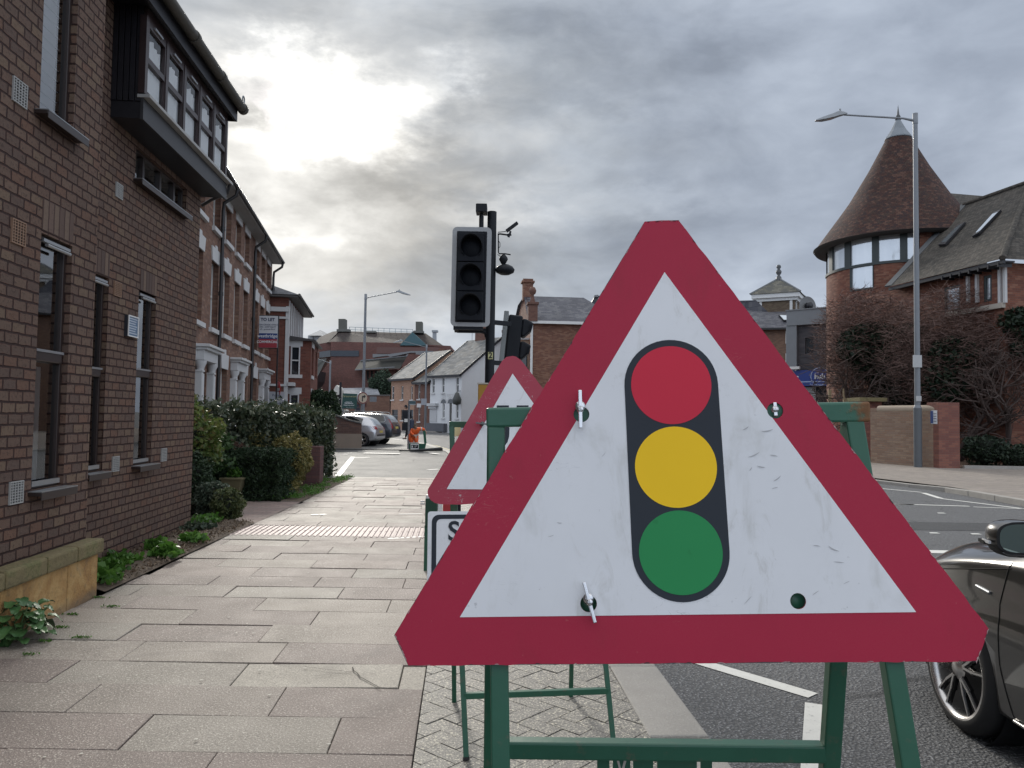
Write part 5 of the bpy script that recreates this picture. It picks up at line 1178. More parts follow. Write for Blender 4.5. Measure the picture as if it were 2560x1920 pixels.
zc1 = at(*k7(740, 1318), 38-RW).z      # ribbon window sill
zc2 = at(*k7(495, 1540), 38-RW).z      # lower window sill
def zon(px, py):                        # height on the tower surface
    a = azi(px, py); d = ray(px, py); P = Vector((TX+RW*math.cos(a), TY+RW*math.sin(a))); return EYE + d.z/d.y*P.y
zc1 = zon(*k7(700, 1318)); zc2 = zon(*k7(495, 1535)); zhd = zon(*k7(500, 1112))
ribbon0, ribbon1 = azi(822.6), azi(*k7(955, 1200)); lw0, lw1 = azi(*k7(402, 1400)), azi(*k7(588, 1400))
d = [[], [], []]
cyl(d, RW, RW, -.2, zc2, 0, 2*math.pi, 96)
cyl(d, RW, RW, zc2, zc1, lw1, lw0+2*math.pi, 80); cyl(d, RW, RW, zc1, zE, ribbon1, ribbon0+2*math.pi, 60)
uvobj('wall', d, TRED, tow)
q_ = [[], [], []]; cyl(q_, RW-.12, RW-.12, zc2-.2, zE, ribbon0-.2, ribbon1+.1, 50); uvobj('inner_wall', q_, DARKROOM, tow)
FRM = mat('dark_grey_green_frame', (.035, .045, .045), .45, .15)
q_ = MB()
def arcbox(mb, a0, a1, r0, r1, z0, z1, n=14):
    vs = []; fs = []
    for i in range(n+1):
        t = a0+(a1-a0)*i/n
        for r in (r0, r1):
            for z in (z0, z1): vs.append((r*math.cos(t), r*math.sin(t), z))
    for i in range(n):
        b = i*4; e = b+4; fs += [(b+2, e+2, e+3, b+3), (b, b+1, e+1, e), (b+1, b+3, e+3, e+1), (b, e, e+2, b+2)]
    fs += [(0, 2, 3, 1), (n*4, n*4+1, n*4+3, n*4+2)]
    mb.add(vs, fs)
arcbox(q_, ribbon0, ribbon1, RW-.08, RW+.05, zc1-.10, zc1+.02, 40); arcbox(q_, ribbon0, ribbon1, RW-.08, RW+.02, zhd-.03, zE, 40)
arcbox(q_, lw0, lw1, RW-.08, RW+.04, zc2-.08, zc2); q_.build('window_frame', FRM, tow)
cols_ = [(186, 237), (262, 358), (402, 575), (628, 797), (858, 950)]
edges = [(azi(*k7(a, 1250)), azi(*k7(b, 1250))) for a, b in cols_]
PG, b = newmat('tower_window_glass'); v = tc('Object'); setp(b, mixc(noise(v, .6, 2), (.62, .66, .70), (.74, .77, .80)), .08, .55, spec=.8)
q_ = MB()
prev = ribbon0
for a, b in edges+[(ribbon1, ribbon1)]:
    if a-prev > .01: arcbox(q_, prev, a, RW-.08, RW+.03, zc1+.02, zhd-.03, 4)
    prev = b
arcbox(q_, lw0, lw0+.012, RW-.08, RW+.04, zc2, zc1-.1, 2); arcbox(q_, lw1-.012, lw1, RW-.08, RW+.04, zc2, zc1-.1, 2); split_loose(q_.build('mullion', FRM, tow))
for a, b in edges: q_ = MB(); arcbox(q_, a, b, RW-.07, RW-.05, zc1+.02, zhd-.03, 8); q_.build('pane', PG, tow)
q_ = MB(); arcbox(q_, lw0+.012, lw1-.012, RW-.07, RW-.05, zc2, zc1-.1, 8); q_.build('pane', PG, tow)
# cone with slightly bell-cast profile
prof = [(RE+.12, zE+.02), (RE, zE+.12), (3.35, zE+1.45), (1.85, zE+4.05), (.80, zE+5.85), (.62, zE+6.12)]
prof = [(RE+.08, zE+.0), (RE, zE+.10), (2.80, zE+1.60), (2.30, zE+2.32), (1.40, zE+3.87), (.99, zE+4.67), (.60, zE+5.45)]
d = [[], [], []]; Lacc = 0
for (r0, z0), (r1, z1) in zip(prof, prof[1:]):
    n = 72; L = math.hypot(r1-r0, z1-z0); b = len(d[0])
    for i in range(n+1): t = 2*math.pi*i/n; d[0] += [(r0*math.cos(t), r0*math.sin(t), z0), (r1*math.cos(t), r1*math.sin(t), z1)]
    rm = {0: 4.2, 1: 3.8, 2: 2.9, 3: 2.1, 4: 1.4, 5: .9}.get(prof.index((r0, z0)), 1)
    for i in range(n): d[1].append((b+2*i, b+2*i+2, b+2*i+3, b+2*i+1)); t0 = 2*math.pi*i/n; t1 = 2*math.pi*(i+1)/n; d[2] += [(rm*t0, Lacc), (rm*t1, Lacc), (rm*t1, Lacc+L), (rm*t0, Lacc+L)]
    Lacc += L
uvobj('roof', d, CTILE, tow)
q_ = MB(); q_.lathe([(RW-.2, zE-.02), (RE+.0, zE-.14), (RE+.12, zE+.02)], (0, 0, 0), 72); q_.build('soffit', mat('dark_timber_soffit', (.035, .032, .03), .7, .2), tow)
q_ = MB(); zt2 = zE+6.50; q_.lathe([(.52, zE+5.38), (.64, zE+5.48), (.62, zE+5.54), (.36, zE+5.93), (.08, zt2)], (0, 0, 0), 12, smooth=False); q_.build('lead_cap', mat('lead_cap', (.19, .215, .24), .6, .25, 5, metal=.0), tow)
zf = zE+7.0; q_ = MB(); q_.lathe([(.15, zt2-.02), (.07, zt2+.05), (.12, zt2+.12), (.06, zt2+.22), (0, zf+.25)], (0, 0, 0), 12); q_.build('finial', mat('dark_lead2', 0), tow)
# wing
fwg = Frame((17.45, 27.4), (-.0797*2.2, .984))
# local x away from the viewer, y to the left -> use a frame whose x runs toward the viewer so the facade faces the road
fg = Frame((16.1, 34.6), (17.45-16.1, 27.2-34.6)); LW = math.hypot(17.45-16.1, 7.4)
wg = empty('wing_building', 'red brick wing with steep brown tiled roof and skylights beside the round tower', 'building', fg.M)
ezw_ = 7.2
wins = []
for (u0, u1, v0, v1) in ((1150, 1280, 1515, 1720), (1465, 1530, 1430, 1640)):
    a = fg.onY(*k7(u0, 1600))[0]; b = fg.onY(*k7(u1, 1600))[0]; zt_ = fg.onY(*k7((u0+u1)/2, v0))[1]; zb2 = fg.onY(*k7((u0+u1)/2, v1))[1]; wins.append((a, b, zb2, zt_))
q_ = MB(); wall(q_, -.5, LW, -.2, ezw_, wins, 0, .15)
q_.quad((LW, 0, -.2), (LW, 12, -.2), (LW, 12, ezw_), (LW, 0, ezw_)); q_.build('wall', TRED, wg)
for a, b, c, dd in wins:
    f_ = MB(); f_.box(a, a+.09, .02, .12, c, dd); f_.box(b-.09, b, .02, .12, c, dd); f_.box(a+.09, b-.09, .02, .12, dd-.09, dd); f_.box(a+.09, b-.09, .02, .12, c, c+.09)
    if b-a > 1.2: f_.box((a+b)/2-.06, (a+b)/2+.06, .02, .12, c+.09, dd-.09)
    o = f_.build('window', FRM, wg); g_ = MB(); g_.quad((a+.09, .08, c+.09), (b-.09, .08, c+.09), (b-.09, .08, dd-.09), (a+.09, .08, dd-.09)); g_.build('pane', PG, o)
for u in (1350, 1422, 1605, 1645):
    a = fg.onY(*k7(u, 1550))[0]; q_ = MB(); q_.box(a-.05, a+.05, -.10, .0, fg.onY(*k7(u, 1650))[1], ezw_-.15); q_.build('white_post', STONEW, wg)
a0_ = fg.onY(*k7(1180, 1720))[0]; zs = fg.onY(*k7(1400, 1690))[1]; q_ = MB(); q_.box(a0_, LW+.05, -.14, 0, zs-.18, zs); q_.build('stone_band', mat('pale_stone_band', (.42, .38, .33), .8, .1), wg)
# roof planes: eave along the road side, hip at the near corner
eo = -.55
ridge = [Vector(fg.loc(at(*k7(1310, 885), 37.5))), Vector(fg.loc(at(1024, 182.5, 32.5)))]
pitch_y = 5.0
zR = fg.onY(*k7(1310, 885), pitch_y)[1]; xR0 = fg.onY(*k7(1310, 885), pitch_y)[0]; xR1 = fg.onY(1024, 182.5, pitch_y)[0]; zR1 = fg.onY(1024, 182.5, pitch_y)[1]
xe0 = fg.onY(888, 290, eo)[0]; xe1 = fg.onY(*k7(1615, 1335), eo)[0]
zRm = (zR+zR1)/2
q_ = MB(); xfar = xe0
q_.add([(xe0, eo, ezw_), (xe1, eo, ezw_), (xR1+.3, pitch_y, zRm), (xR0, pitch_y, zRm)], [(0, 1, 2, 3)])
q_.add([(xe1, eo, ezw_), (xe1+.2, 12, ezw_), (xR1+.3, pitch_y, zRm)], [(0, 1, 2)]); q_.add([(xR0, pitch_y, zRm), (xR1+.3, pitch_y, zRm), (xe1+.2, 12, ezw_), (xR0, 12, ezw_)], [(0, 1, 2, 3)]); q_.build('roof', WTILE, wg)
q_ = MB(); q_.obox((xe0, eo, ezw_+.03), (xR0, pitch_y, zRm+.04), .30, .06, up=(0, 0, 1)); q_.build('lead_flashing', mat('dark_flashing', (.09, .095, .10), .7, .2), wg)
q_ = MB(); q_.tube([(xe1, eo, ezw_+.02), (xR1+.3, pitch_y, zRm+.02)], .11, 8); q_.tube([(xR1+.3, pitch_y, zRm+.02), (xR0, pitch_y, zRm+.02)], .11, 8); q_.build('ridge_tiles', WTILE, wg)
q_ = MB(); q_.box(xe0, xe1, eo+.02, eo+.12, ezw_-.16, ezw_-.03); q_.box(xe0, xe1-.05, eo+.12, -.001, ezw_-.10, ezw_-.04)
x = fg.onY(941, 280, eo)[0]
while x < xe1: q_.box(x, x+.06, eo+.0, -.002, ezw_-.24, ezw_-.101); x += .45
q_.build('soffit', BLACKTRIM, wg)
sl2 = (zRm-ezw_)/(pitch_y-eo)
def onr(px, py):
    lo, hi = eo, pitch_y
    for _ in range(40):
        mid = (lo+hi)/2; x, z = fg.onY(px, py, mid)
        if z > ezw_+(mid-eo)*sl2: lo = mid
        else: hi = mid
    x, z = fg.onY(px, py, lo); return Vector((x, lo, z))
for quad_, glm in ((((1385, 1140), (1440, 1110), (1615, 925), (1560, 945)), mat('sky_glass', 0)), (((1115, 1205), (1170, 1200), (1330, 1022), (1275, 1045)), mat('skylight_dark', (.10, .12, .13), .2, .1))):
    q = [onr(*k7(*p)) for p in quad_]; n_ = (q[1]-q[0]).cross(q[3]-q[0]).normalized(); n_ = n_ if n_.z > 0 else -n_
    q_ = MB(); q_.prism([p+n_*.03 for p in q], n_*.10); o = q_.build('skylight_frame', BLACKTRIM, wg); cc = sum(q, Vector())/4
    q_ = MB(); q_.quad(*[cc+(p-cc)*.80+n_*.135 for p in q]); q_.build('pane', glm, o)
# back roof behind the tower
bkr = empty('rear_roof_building', 'low tiled roof just visible between the cone roof and the wing ridge', 'building')
q_ = MB(); pp = [at(*k7(1190, 775), 44), at(*k7(1490, 800), 44), at(*k7(1480, 1000), 40), at(*k7(1190, 1000), 40)]; q_.add(pp+[Vector((p.x, p.y+8, 0)) for p in pp[:2]]+[Vector((p.x, p.y, 0)) for p in pp[2:]], [(0, 3, 2, 1), (3, 7, 6, 2), (0, 1, 5, 4), (0, 4, 7, 3), (1, 2, 6, 5)]); q_.build('roof', WTILE, bkr)
# ground floor shopfront at the tower foot
q_ = MB(); a0_, a1_ = azi(850, 400), azi(868, 400); arcbox(q_, a0_, a1_+.3, RW+.01, RW+.06, 0, 3.0, 8); q_.build('shopfront', mat('navy_shopfront', (.03, .04, .07), .3, .2), tow)
q_ = MB(); arcbox(q_, a0_+.05, a1_+.25, RW+.07, RW+.09, .4, 1.9, 8); q_.build('pane', PG, tow)
# ================================================================ RIGHT: garden wall, posts, lamps
WBR = brickmat('buff_wall_brick', [(.30, .21, .155), (.34, .24, .17), (.27, .18, .13), (.31, .20, .14)], (.26, .20, .16), .225, .075, .010, bump=.8, blotch=.3)
WBR2 = brickmat('red_pier_brick', [(.22, .09, .07), (.26, .11, .08), (.19, .08, .065)], (.16, .10, .085), .225, .075, .008, bump=.6)
fwll = Frame((12.9, 27.2), (13.72-12.9, 24.95-27.2)); LWL = math.hypot(.82, 2.25)
gw = empty('garden_wall', 'low buff brick wall with tiled coping behind the tall lamp post on the right', 'wall', fwll.M)
q_ = MB(); q_.box(0, LWL, 0, .23, -.1, 1.86); q_.box(-.3, -.001, .0, .33, -.1, 1.95); q_.build('brickwork', WBR, gw)
q_ = MB(); q_.tube([(0, .115, 1.90), (LWL, .115, 1.90)], .135, 12); q_.build('coping', mat('buff_coping', (.36, .29, .22), .8, .15, 6), gw)
ge = ground(951, 469.0); fp_ = Frame((13.72, 24.75), (1, .10))
gp = empty('brick_pier', 'square red brick pier with small blue and white sign beside the buff wall', 'pier', fp_.M)
q_ = MB(); q_.box(0, .72, 0, .6, -.1, 2.12); q_.build('pier', WBR2, gp, bevel=.01)
SIGNW = mat('sign_white', 0)
q_ = MB(); q_.box(-.021, -.003, .06, .40, 1.42, 1.86); sg_ = q_.build('sign', SIGNW, gp); q_ = MB(); q_.box(-.026, -.0215, .24, .39, 1.44, 1.84); q_.build('blue_panel', mat('sign_blue_band', 0), sg_)
q_ = MB(); 
for i in range(4): q_.box(-.026, -.0215, .08, .22, 1.5+.08*i, 1.52+.08*i)
q_.build('lettering', NAVY, sg_)
bw = empty('rear_garden_wall', 'dark shaded brick wall with white notice behind the shrubs at the right edge', 'wall', loc=(0, 0, 0))
a = at(972, 405, 29.5); q_ = MB(); q_.box(a.x-.6, a.x+14, 29.5, 29.8, -.1, 2.15); q_.build('brickwork', WBR2, bw); q_ = MB(); q_.box(a.x-.65, a.x+14, 29.45, 29.85, 2.151, 2.24); q_.build('coping', mat('dark_coping', 0), bw)
kw = lambda u, v: (800+.13023*u, 264+.13023*v)
p0 = at(*kw(1510, 1155), 29.4); p1 = at(*kw(1570, 1098), 29.4)
nb = empty('wall_notice', 'white and blue notice fixed to the rear garden wall', 'sign'); q_ = MB(); q_.box(p0.x, p1.x, 29.42, 29.448, p0.z, p1.z); q_.build('board', SIGNW, nb)
w_ = p1.x-p0.x; q_ = MB(); q_.box(p0.x+.02, p0.x+w_*.4, 29.41, 29.419, p0.z+.06, p1.z-.05); q_.build('blue_panel', mat('sign_blue_band', 0), nb)
ft('lettering', 'PARK\nPAY\nHERE', .11, NAVY, nb, p0.x+w_*.7, (p0.z+p1.z)/2, 29.412)
# flower bed and its kerb
q_ = MB(); q_.add([(14.6, 24.9, .03), (30, 24.0, .03), (30, 29.4, .06), (13.8, 29.4, .06)], [(0, 1, 2, 3)]); struct(q_.build('flower_bed', plain_ground('bark_bed', (.12, .07, .045), 6, .95, 1.0, 30)))
q_ = MB(); q_.obox((14.5, 24.75, .03), (30, 23.9, .03), .12, .16); struct(q_.build('bed_edging', KERB))
tp_ = []
for i, (u, lab) in enumerate(((1083, 'shorter weathered timber post above the green sign frame'), (1230, 'taller weathered timber post right of its neighbour'))):
    px = 720+.10127*u; top = 256+.10127*(1320 if i == 0 else 1308); p = at(px, top, 31.0); q_ = MB(); q_.box(p.x-.055, p.x+.055, 30.95, 31.06, 0, p.z)
    tag(q_.build('timber_post', mat('weathered_timber', (.33, .25, .15), .8, .2, 6, bump=.3), bevel=.006), lab, 'post', 'timber posts behind the green sign frame')
# stone topped shelter behind wall
cs = empty('covered_yard_wall', 'small mossy lean-to roof at the left end of the buff wall', 'shelter'); p = at(*kw(430, 1050), 28.6); p1 = at(*kw(640, 1035), 28.6)
q_ = MB(); q_.box(p.x, p1.x, 28.3, 29.4, p.z-.02, p.z+.12); q_.build('roof', COP, cs); q_ = MB(); q_.box(p.x+.2, p1.x-.05, 28.6, 29.2, 0, p.z-.021); q_.build('wall', WBR2, cs)

def lamp_post(name, label, X, Y, ztop, base_r, top_r, arm, head, sleeve=None, bend=0):
    r = empty(name, label, 'street lamp', loc=(X, Y, 0), group='street lamps along the road')
    q = MB()
    if sleeve: q.lathe([(base_r*1.0, 0), (base_r, sleeve-.12), (base_r*.62, sleeve)], (0, 0, 0), 18); q.lathe([(top_r*1.25, sleeve-.02), (top_r, ztop)], (0, 0, 0), 16)
    else: q.lathe([(base_r, 0), (top_r, ztop)], (0, 0, 0), 14)
    q.lathe([(top_r*1.15, ztop-.35), (top_r*1.15, ztop), (0, ztop+.01)], (0, 0, 0), 14)
    q.build('pole', GALV, r)
    if sleeve: s = MB(); s.lathe([(base_r*1.01, .02), (base_r*1.01, sleeve-.12)], (0, 0, 0), 18); s.build('base_sleeve', mat('dark_grey_sleeve', (.10, .11, .12), .55, .15, 5), r)
    ax, ay, az = arm
    a = MB(); a.tube([(0, 0, ztop-.25), (ax*.15, ay*.15, ztop-.17), (ax*.9, ay*.9, ztop+az)], [.05*head, .035*head, .03*head], 8); a.build('arm', GALV, r)
    dv_ = Vector((ax, ay, 0)).normalized(); M = Matrix.Translation((ax*.9, ay*.9, ztop+az)) @ Matrix.Rotation(math.atan2(dv_.y, dv_.x), 4, 'Z') @ Matrix.Rotation(R(6), 4, 'Y')
    h = MB(); s_ = head
    prof = [(-.12, .05, .03, .05), (.0, .08, .0, .10), (.18, .12, -.03, .14), (.42, .16, -.09, .06), (.75, .15, -.13, -.02), (1.02, .07, -.13, -.09)]
    vs = []; fs = []
    for x, w2, zl, zh in prof: vs += [(x*s_, -w2*s_, zl*s_), (x*s_, w2*s_, zl*s_), (x*s_, w2*.6*s_, zh*s_), (x*s_, -w2*.6*s_, zh*s_)]
    for i in range(len(prof)-1):
        b = i*4
        for k in range(4): fs.append((b+k, b+(k+1) % 4, b+4+(k+1) % 4, b+4+k))
    fs += [(0, 3, 2, 1), (20, 21, 22, 23)]; h.add([tuple(M @ Vector(v)) for v in vs], fs)
    h.tube([tuple(M @ Vector((.12*s_, 0, .12*s_))), tuple(M @ Vector((.12*s_, 0, .22*s_)))], .035*s_, 8); ho_ = h.build('lamp_head', mat('lamp_grey', (.26, .28, .30), .5, .1), r, bevel=.01)
    l = MB(); l.add([tuple(M @ Vector(v)) for v in ((.42*s_, -.12*s_, -.10*s_), (.42*s_, .12*s_, -.10*s_), (1.0*s_, .06*s_, -.137*s_), (1.0*s_, -.06*s_, -.137*s_))], [(0, 1, 2, 3)]); l.build('lens', mat('lamp_lens', (.35, .28, .27), .3, .1), ho_)
    return r
b = at(918, 466, 25.1); t = at(915, 113.5, 25.1)
lr = lamp_post('street_lamp', 'tall grey lamp post in front of the round tower and the buff garden wall', b.x, 25.1, t.z, .125, .072, (-2.62, 0, -.08), .95, sleeve=2.05)
for z0, z1, w2 in ((2.15, 2.32, .1), (3.25, 3.65, .14)): q_ = MB(); q_.box(-w2-(.06 if z0 > 3 else 0), w2*.6, -.135, -.11, z0, z1); q_.build('small_plate', mat('pale_plate', (.42, .43, .44), .5, .1), lr)
kA = lambda u, v: (u/2.16, v/2.16)
p = at(*kA(787, 635), 46); q = at(*kA(787, 900), 46)
l2 = lamp_post('street_lamp', 'street lamp with right pointing arm rising behind the no right turn sign', (p.x+q.x)/2, 46, p.z, .10, .07, (2.1, 0, .15), .8)
p = at(370.7, 432.6, 70)
p = at(304+.0651*1885, 312+.0651*500, 68)
l3 = lamp_post('street_lamp', 'third street lamp standing before the narrow red cottage, arm to the left', p.x, 68, p.z, .09, .07, (-2.1-.3, 0, .30), .8)
p = at(304+.0651*407, 312+.0651*745, 66)
l4 = lamp_post('street_lamp', 'street lamp with left pointing arm in front of the shopping centre wall', p.x, 66, p.z, .10, .07, (-1.3, 0, .15), .75)
# small blue grey road signs near the cottages
def smallsign(name, label, u0, u1, v0, v1, Y, mt, k, stripe=None, foot=True, pole_u=None):
    r = empty(name, label, 'sign'); a = at(*k(u0, v1), Y); b = at(*k(u1, v0), Y); q = MB(); q.box(a.x, b.x, Y, Y+.05, a.z, b.z); q.build('panel', mt, r)
    if stripe: q = MB(); q.box(a.x, b.x, Y-.01, Y-.001, a.z, a.z+(b.z-a.z)*.25); q.box(a.x, b.x, Y-.01, Y-.001, b.z-(b.z-a.z)*.12, b.z); q.build('pale_stripe', stripe, r)
    x = at(*k(pole_u, v1), Y).x if pole_u else (a.x+b.x)/2
    q = MB(); q.tube([(x, Y+.08, -.1), (x, Y+.08, b.z)], .045, 8); q.build('post', GALV, r); return r
smallsign('street_sign', 'blue grey parking bay sign on the slim pole by the pedestrian', 460, 570, 1022, 1100, 33.5, mat('teal_sign', (.06, .11, .13), .5, .1), k3f, mat('grey_stripe', (.35, .37, .38), .5, .05), pole_u=448)
smallsign('back_of_sign', 'grey back of a road sign in front of the third street lamp', 668, 770, 985, 1100, 62, mat('sign_grey_back', 0), k3f, pole_u=740)
bn_ = empty('black_bollard', 'dark navy bollard standing just right of the slim pole', 'bollard'); a = at(*k3f(495, 1355), 40); q_ = MB(); q_.lathe([(.14, 0), (.14, a.z-.1), (.11, a.z), (0, a.z+.02)], (a.x, 40, 0), 14); q_.build('body', mat('navy_plastic', (.02, .03, .06), .5, .1), bn_)

# ================================================================ VEGETATION
HEDGE_D = leafmat('dark_laurel_leaf', [(.020, .032, .018), (.040, .058, .030), (.060, .080, .042), (.11, .115, .07)], .45, .25, .5)
YEW = leafmat('yew_needle', [(.012, .026, .012), (.022, .044, .018), (.04, .068, .026)], .6, .1)
GOLD = leafmat('variegated_leaf', [(.10, .10, .03), (.20, .17, .055), (.30, .25, .10), (.06, .08, .025)], .5, .3)
LIME = leafmat('spirea_leaf', [(.05, .09, .02), (.09, .14, .03), (.14, .18, .045), (.16, .12, .05)], .5, .35)
BRIGHT = leafmat('bright_ground_leaf', [(.05, .12, .02), (.08, .19, .03), (.13, .26, .05)], .45, .4)
GREYL = leafmat('grey_green_leaf', [(.03, .05, .03), (.06, .085, .055), (.10, .12, .08)], .6, .2)
RUSSET = leafmat('russet_twig_leaf', [(.06, .03, .022), (.10, .05, .035), (.13, .075, .05)], .7, .2)
IVY = leafmat('ivy_leaf', [(.010, .020, .012), (.020, .036, .020), (.034, .052, .028)], .55, .15, .35)
INNER = mat('inner_shade_dark', (.012, .016, .010), .9, .3)  # near-black core colour, painting in the shade deep inside the foliage
TWIG = mat('twig_bark', (.075, .052, .045), .8, .3, 12)
def in_shell(n, c, r, depth=.3, flat=1.0, fn=None, boxy=False):
    """points through the outer part of a lumpy volume"""
    if boxy:
        p = rng.uniform(-1, 1, (n, 3)); ax = rng.integers(0, 3, n); sg = rng.choice([-1, 1], n)
        d = 1-np.abs(rng.normal(0, depth, n)); p[np.arange(n), ax] = sg*d
    else:
        p = rng.normal(size=(n, 3)); p /= np.linalg.norm(p, axis=1)[:, None]; p *= (1-np.abs(rng.normal(0, depth, n)))[:, None]
    lump = 1+.12*np.sin(p[:, 0]*7+c[0]*3)*np.cos(p[:, 1]*6+c[1])+.08*np.sin(p[:, 2]*9+c[2]*5)
    p = p*lump[:, None]*np.array(r)+np.array(c)
    return p[p[:, 2] > .01]
def bush(name, label, cat, c, r, n, size, mt, depth=.25, boxy=False, group=None, core=True, stems=6, corem=None):
    root = empty(name, label, cat, loc=(c[0], c[1], 0), group=group)
    pts = in_shell(n, (0, 0, c[2]), r, depth, boxy=boxy); leafobj('foliage', pts, size, mt, root)
    q = MB()
    for i in range(stems):
        a = random.uniform(0, 6.28); d = random.uniform(.3, .8); q.tube([(0.05*math.cos(a), .05*math.sin(a), 0), (r[0]*d*.5*math.cos(a), r[1]*d*.5*math.sin(a), c[2]), (r[0]*d*math.cos(a), r[1]*d*math.sin(a), c[2]+r[2]*.7)], [.018, .012, .005], 5)
    q.build('stem', TWIG, root)
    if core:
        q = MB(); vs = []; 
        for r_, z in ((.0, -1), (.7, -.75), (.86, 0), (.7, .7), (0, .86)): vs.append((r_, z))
        q.lathe(vs, (0, 0, 0), 14); q.v = [(x*r[0]*.82, y*r[1]*.82, max(z*r[2]*.85+c[2], .01)) for x, y, z in q.v]; q.build('inner_shade', corem or mat('inner_shade_dark', (.012, .016, .010), .9, .3), root)
    return root
# tall dark laurel hedge between the villa fronts and the footway (several plants grown together, clipped as one)
hg = empty('laurel_hedge', 'long tall dark laurel hedge in front of the terrace, running back from the office wall', 'hedge', loc=(-4.4, 13, 0))
def hedge_pts(n, path, w2, h, seed=0):
    out = []
    for i in range(n):
        t = random.random()*(len(path)-1); k = min(int(t), len(path)-2); f = t-k
        a, b = path[k], path[k+1]; x = a[0]+(b[0]-a[0])*f; y = a[1]+(b[1]-a[1])*f; hh_ = a[2]+(b[2]-a[2])*f; ww = a[3]+(b[3]-a[3])*f
        nx, ny = (b[1]-a[1]), -(b[0]-a[0]); l = math.hypot(nx, ny); nx /= l; ny /= l
        u = random.random(); lum_ = .14*math.sin(t*9)+.10*math.sin(t*23+1)+.05*math.sin(t*61); dep = abs(random.gauss(0, .09)) - (.16 if random.random() < .07 else 0)
        if u < .55: s = 1; z = random.random()**.8*hh_; s = (1-dep+lum_*.6)
        elif u < .9: s = random.uniform(-1, 1); z = hh_*(1-dep*.7)+lum_*.5+.05*math.sin(s*6)
        else: s = -(1-dep); z = random.random()*hh_
        out.append((x+nx*s*ww, y+ny*s*ww, z+random.gauss(0, .03)))
    return np.array(out)
hp = [(-6.9, 11.2, 1.56, .7), (-5.5, 13.6, 1.52, .8), (-5.1, 15.3, 1.50, .8), (-4.95, 17.0, 1.48, .75), (-5.0, 18.6, 1.46, .7)]
pts = hedge_pts(24000, hp, .7, 1.6)
e1 = in_shell(3500, (-4.75, 15.8, .85), (.62, .7, .8), .2); pts = np.vstack([pts, e1]); 
leafobj('foliage', pts-np.array([-4.4, 13, 0]), .055, HEDGE_D, hg, flat=.45)
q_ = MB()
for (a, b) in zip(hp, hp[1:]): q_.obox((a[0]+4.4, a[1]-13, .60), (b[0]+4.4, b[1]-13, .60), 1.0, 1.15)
q_.build('inner_shade', mat('inner_shade_dark', 0), hg)
dp_ = Vector((-3.98, 15.5))
pr = empty('dark_brick_pier', 'short dark red brick pier under the end of the laurel hedge', 'pier', loc=(-4.22, 15.45, 0), rz=R(4)); q_ = MB(); q_.box(0, .40, 0, .40, -.05, .80); q_.build('pier', brickmat('purple_pier_brick', [(.10, .05, .05), (.12, .06, .055)], (.08, .05, .05), bump=.5), pr, bevel=.01)
# clipped dark box
bx_ = empty('clipped_yew_block', 'dark clipped rectangular yew block beside the driveway', 'shrub', loc=(-4.33, 13.15, 0), rz=R(0))
n = 30000; p = in_shell(n, (0, 0, .42), (.50, .42, .44), .08, boxy=True); p[:, 2] = np.clip(p[:, 2], .02, None); leafobj('foliage', p, .028, YEW, bx_, flat=.3); q_ = MB(); q_.box(-.36, .36, -.28, .28, .0, .70); q_.build('inner_shade', mat('inner_shade_dark', 0), bx_)
bush('golden_shrub', 'yellow variegated euonymus bush between the yew block and the brick pier', 'shrub', (-4.08, 14.35, .62), (.36, .5, .50), 6500, .032, GOLD, .2)
bush('golden_shrub', 'low straggly yellow shrub growing at the foot of the variegated bush', 'shrub', (-3.98, 13.75, .18), (.22, .4, .2), 1500, .03, GOLD, .5, core=False)
bush('lime_shrub', 'yellow green spirea bush against the far corner of the office', 'shrub', (-5.05, 11.7, 1.05), (.62, .7, .60), 8000, .042, LIME, .3)
bush('lime_shrub', 'sprawling green shrub below the spirea at the office corner', 'shrub', (-5.3, 12.6, .75), (.75, .8, .55), 6000, .045, leafmat('mid_green_leaf', [(.02, .05, .015), (.04, .08, .025), (.06, .11, .035)], .5, .25), .3)
bush('russet_shrub', 'brown twiggy shrub behind the stone urn', 'shrub', (-4.95, 13.3, .62), (.42, .5, .42), 5000, .03, RUSSET, .4, core=True)
bush('variegated_shrub', 'cream tipped shrub just left of the clipped yew', 'shrub', (-4.9, 14.2, .95), (.45, .4, .25), 2500, .03, GOLD, .4, core=False)
bush('dark_conifer', 'dark upright shrub against the office corner behind the rosemary', 'shrub', (-4.55, 11.0, .45), (.30, .35, .45), 4500, .028, YEW, .15)
bush('rosemary_bush', 'rounded grey green rosemary beside the office corner', 'shrub', (-4.12, 10.7, .25), (.27, .27, .25), 3500, .028, GREYL, .25)
bush('lavender_bush', 'small dome shaped green shrub at the driveway edge', 'shrub', (-3.78, 10.35, .22), (.22, .22, .22), 2600, .026, leafmat('olive_leaf', [(.04, .06, .02), (.08, .10, .035), (.12, .13, .05)], .6, .2), .3)
for (x, y, s, lb) in ((-13.2, 40.5, 1.0, 'left of two dark conifers behind the laurel hedge end'), (-12.2, 41.5, .95, 'right of two dark conifers behind the laurel hedge end')):
    c = at(318 if s == 1 else 330, 405, 36); bush('small_conifer', lb, 'conifer', (c.x, 36, 1.45), (.50, .6, 1.15*s), 4200, .07, YEW, .2, group='conifers behind the hedge')
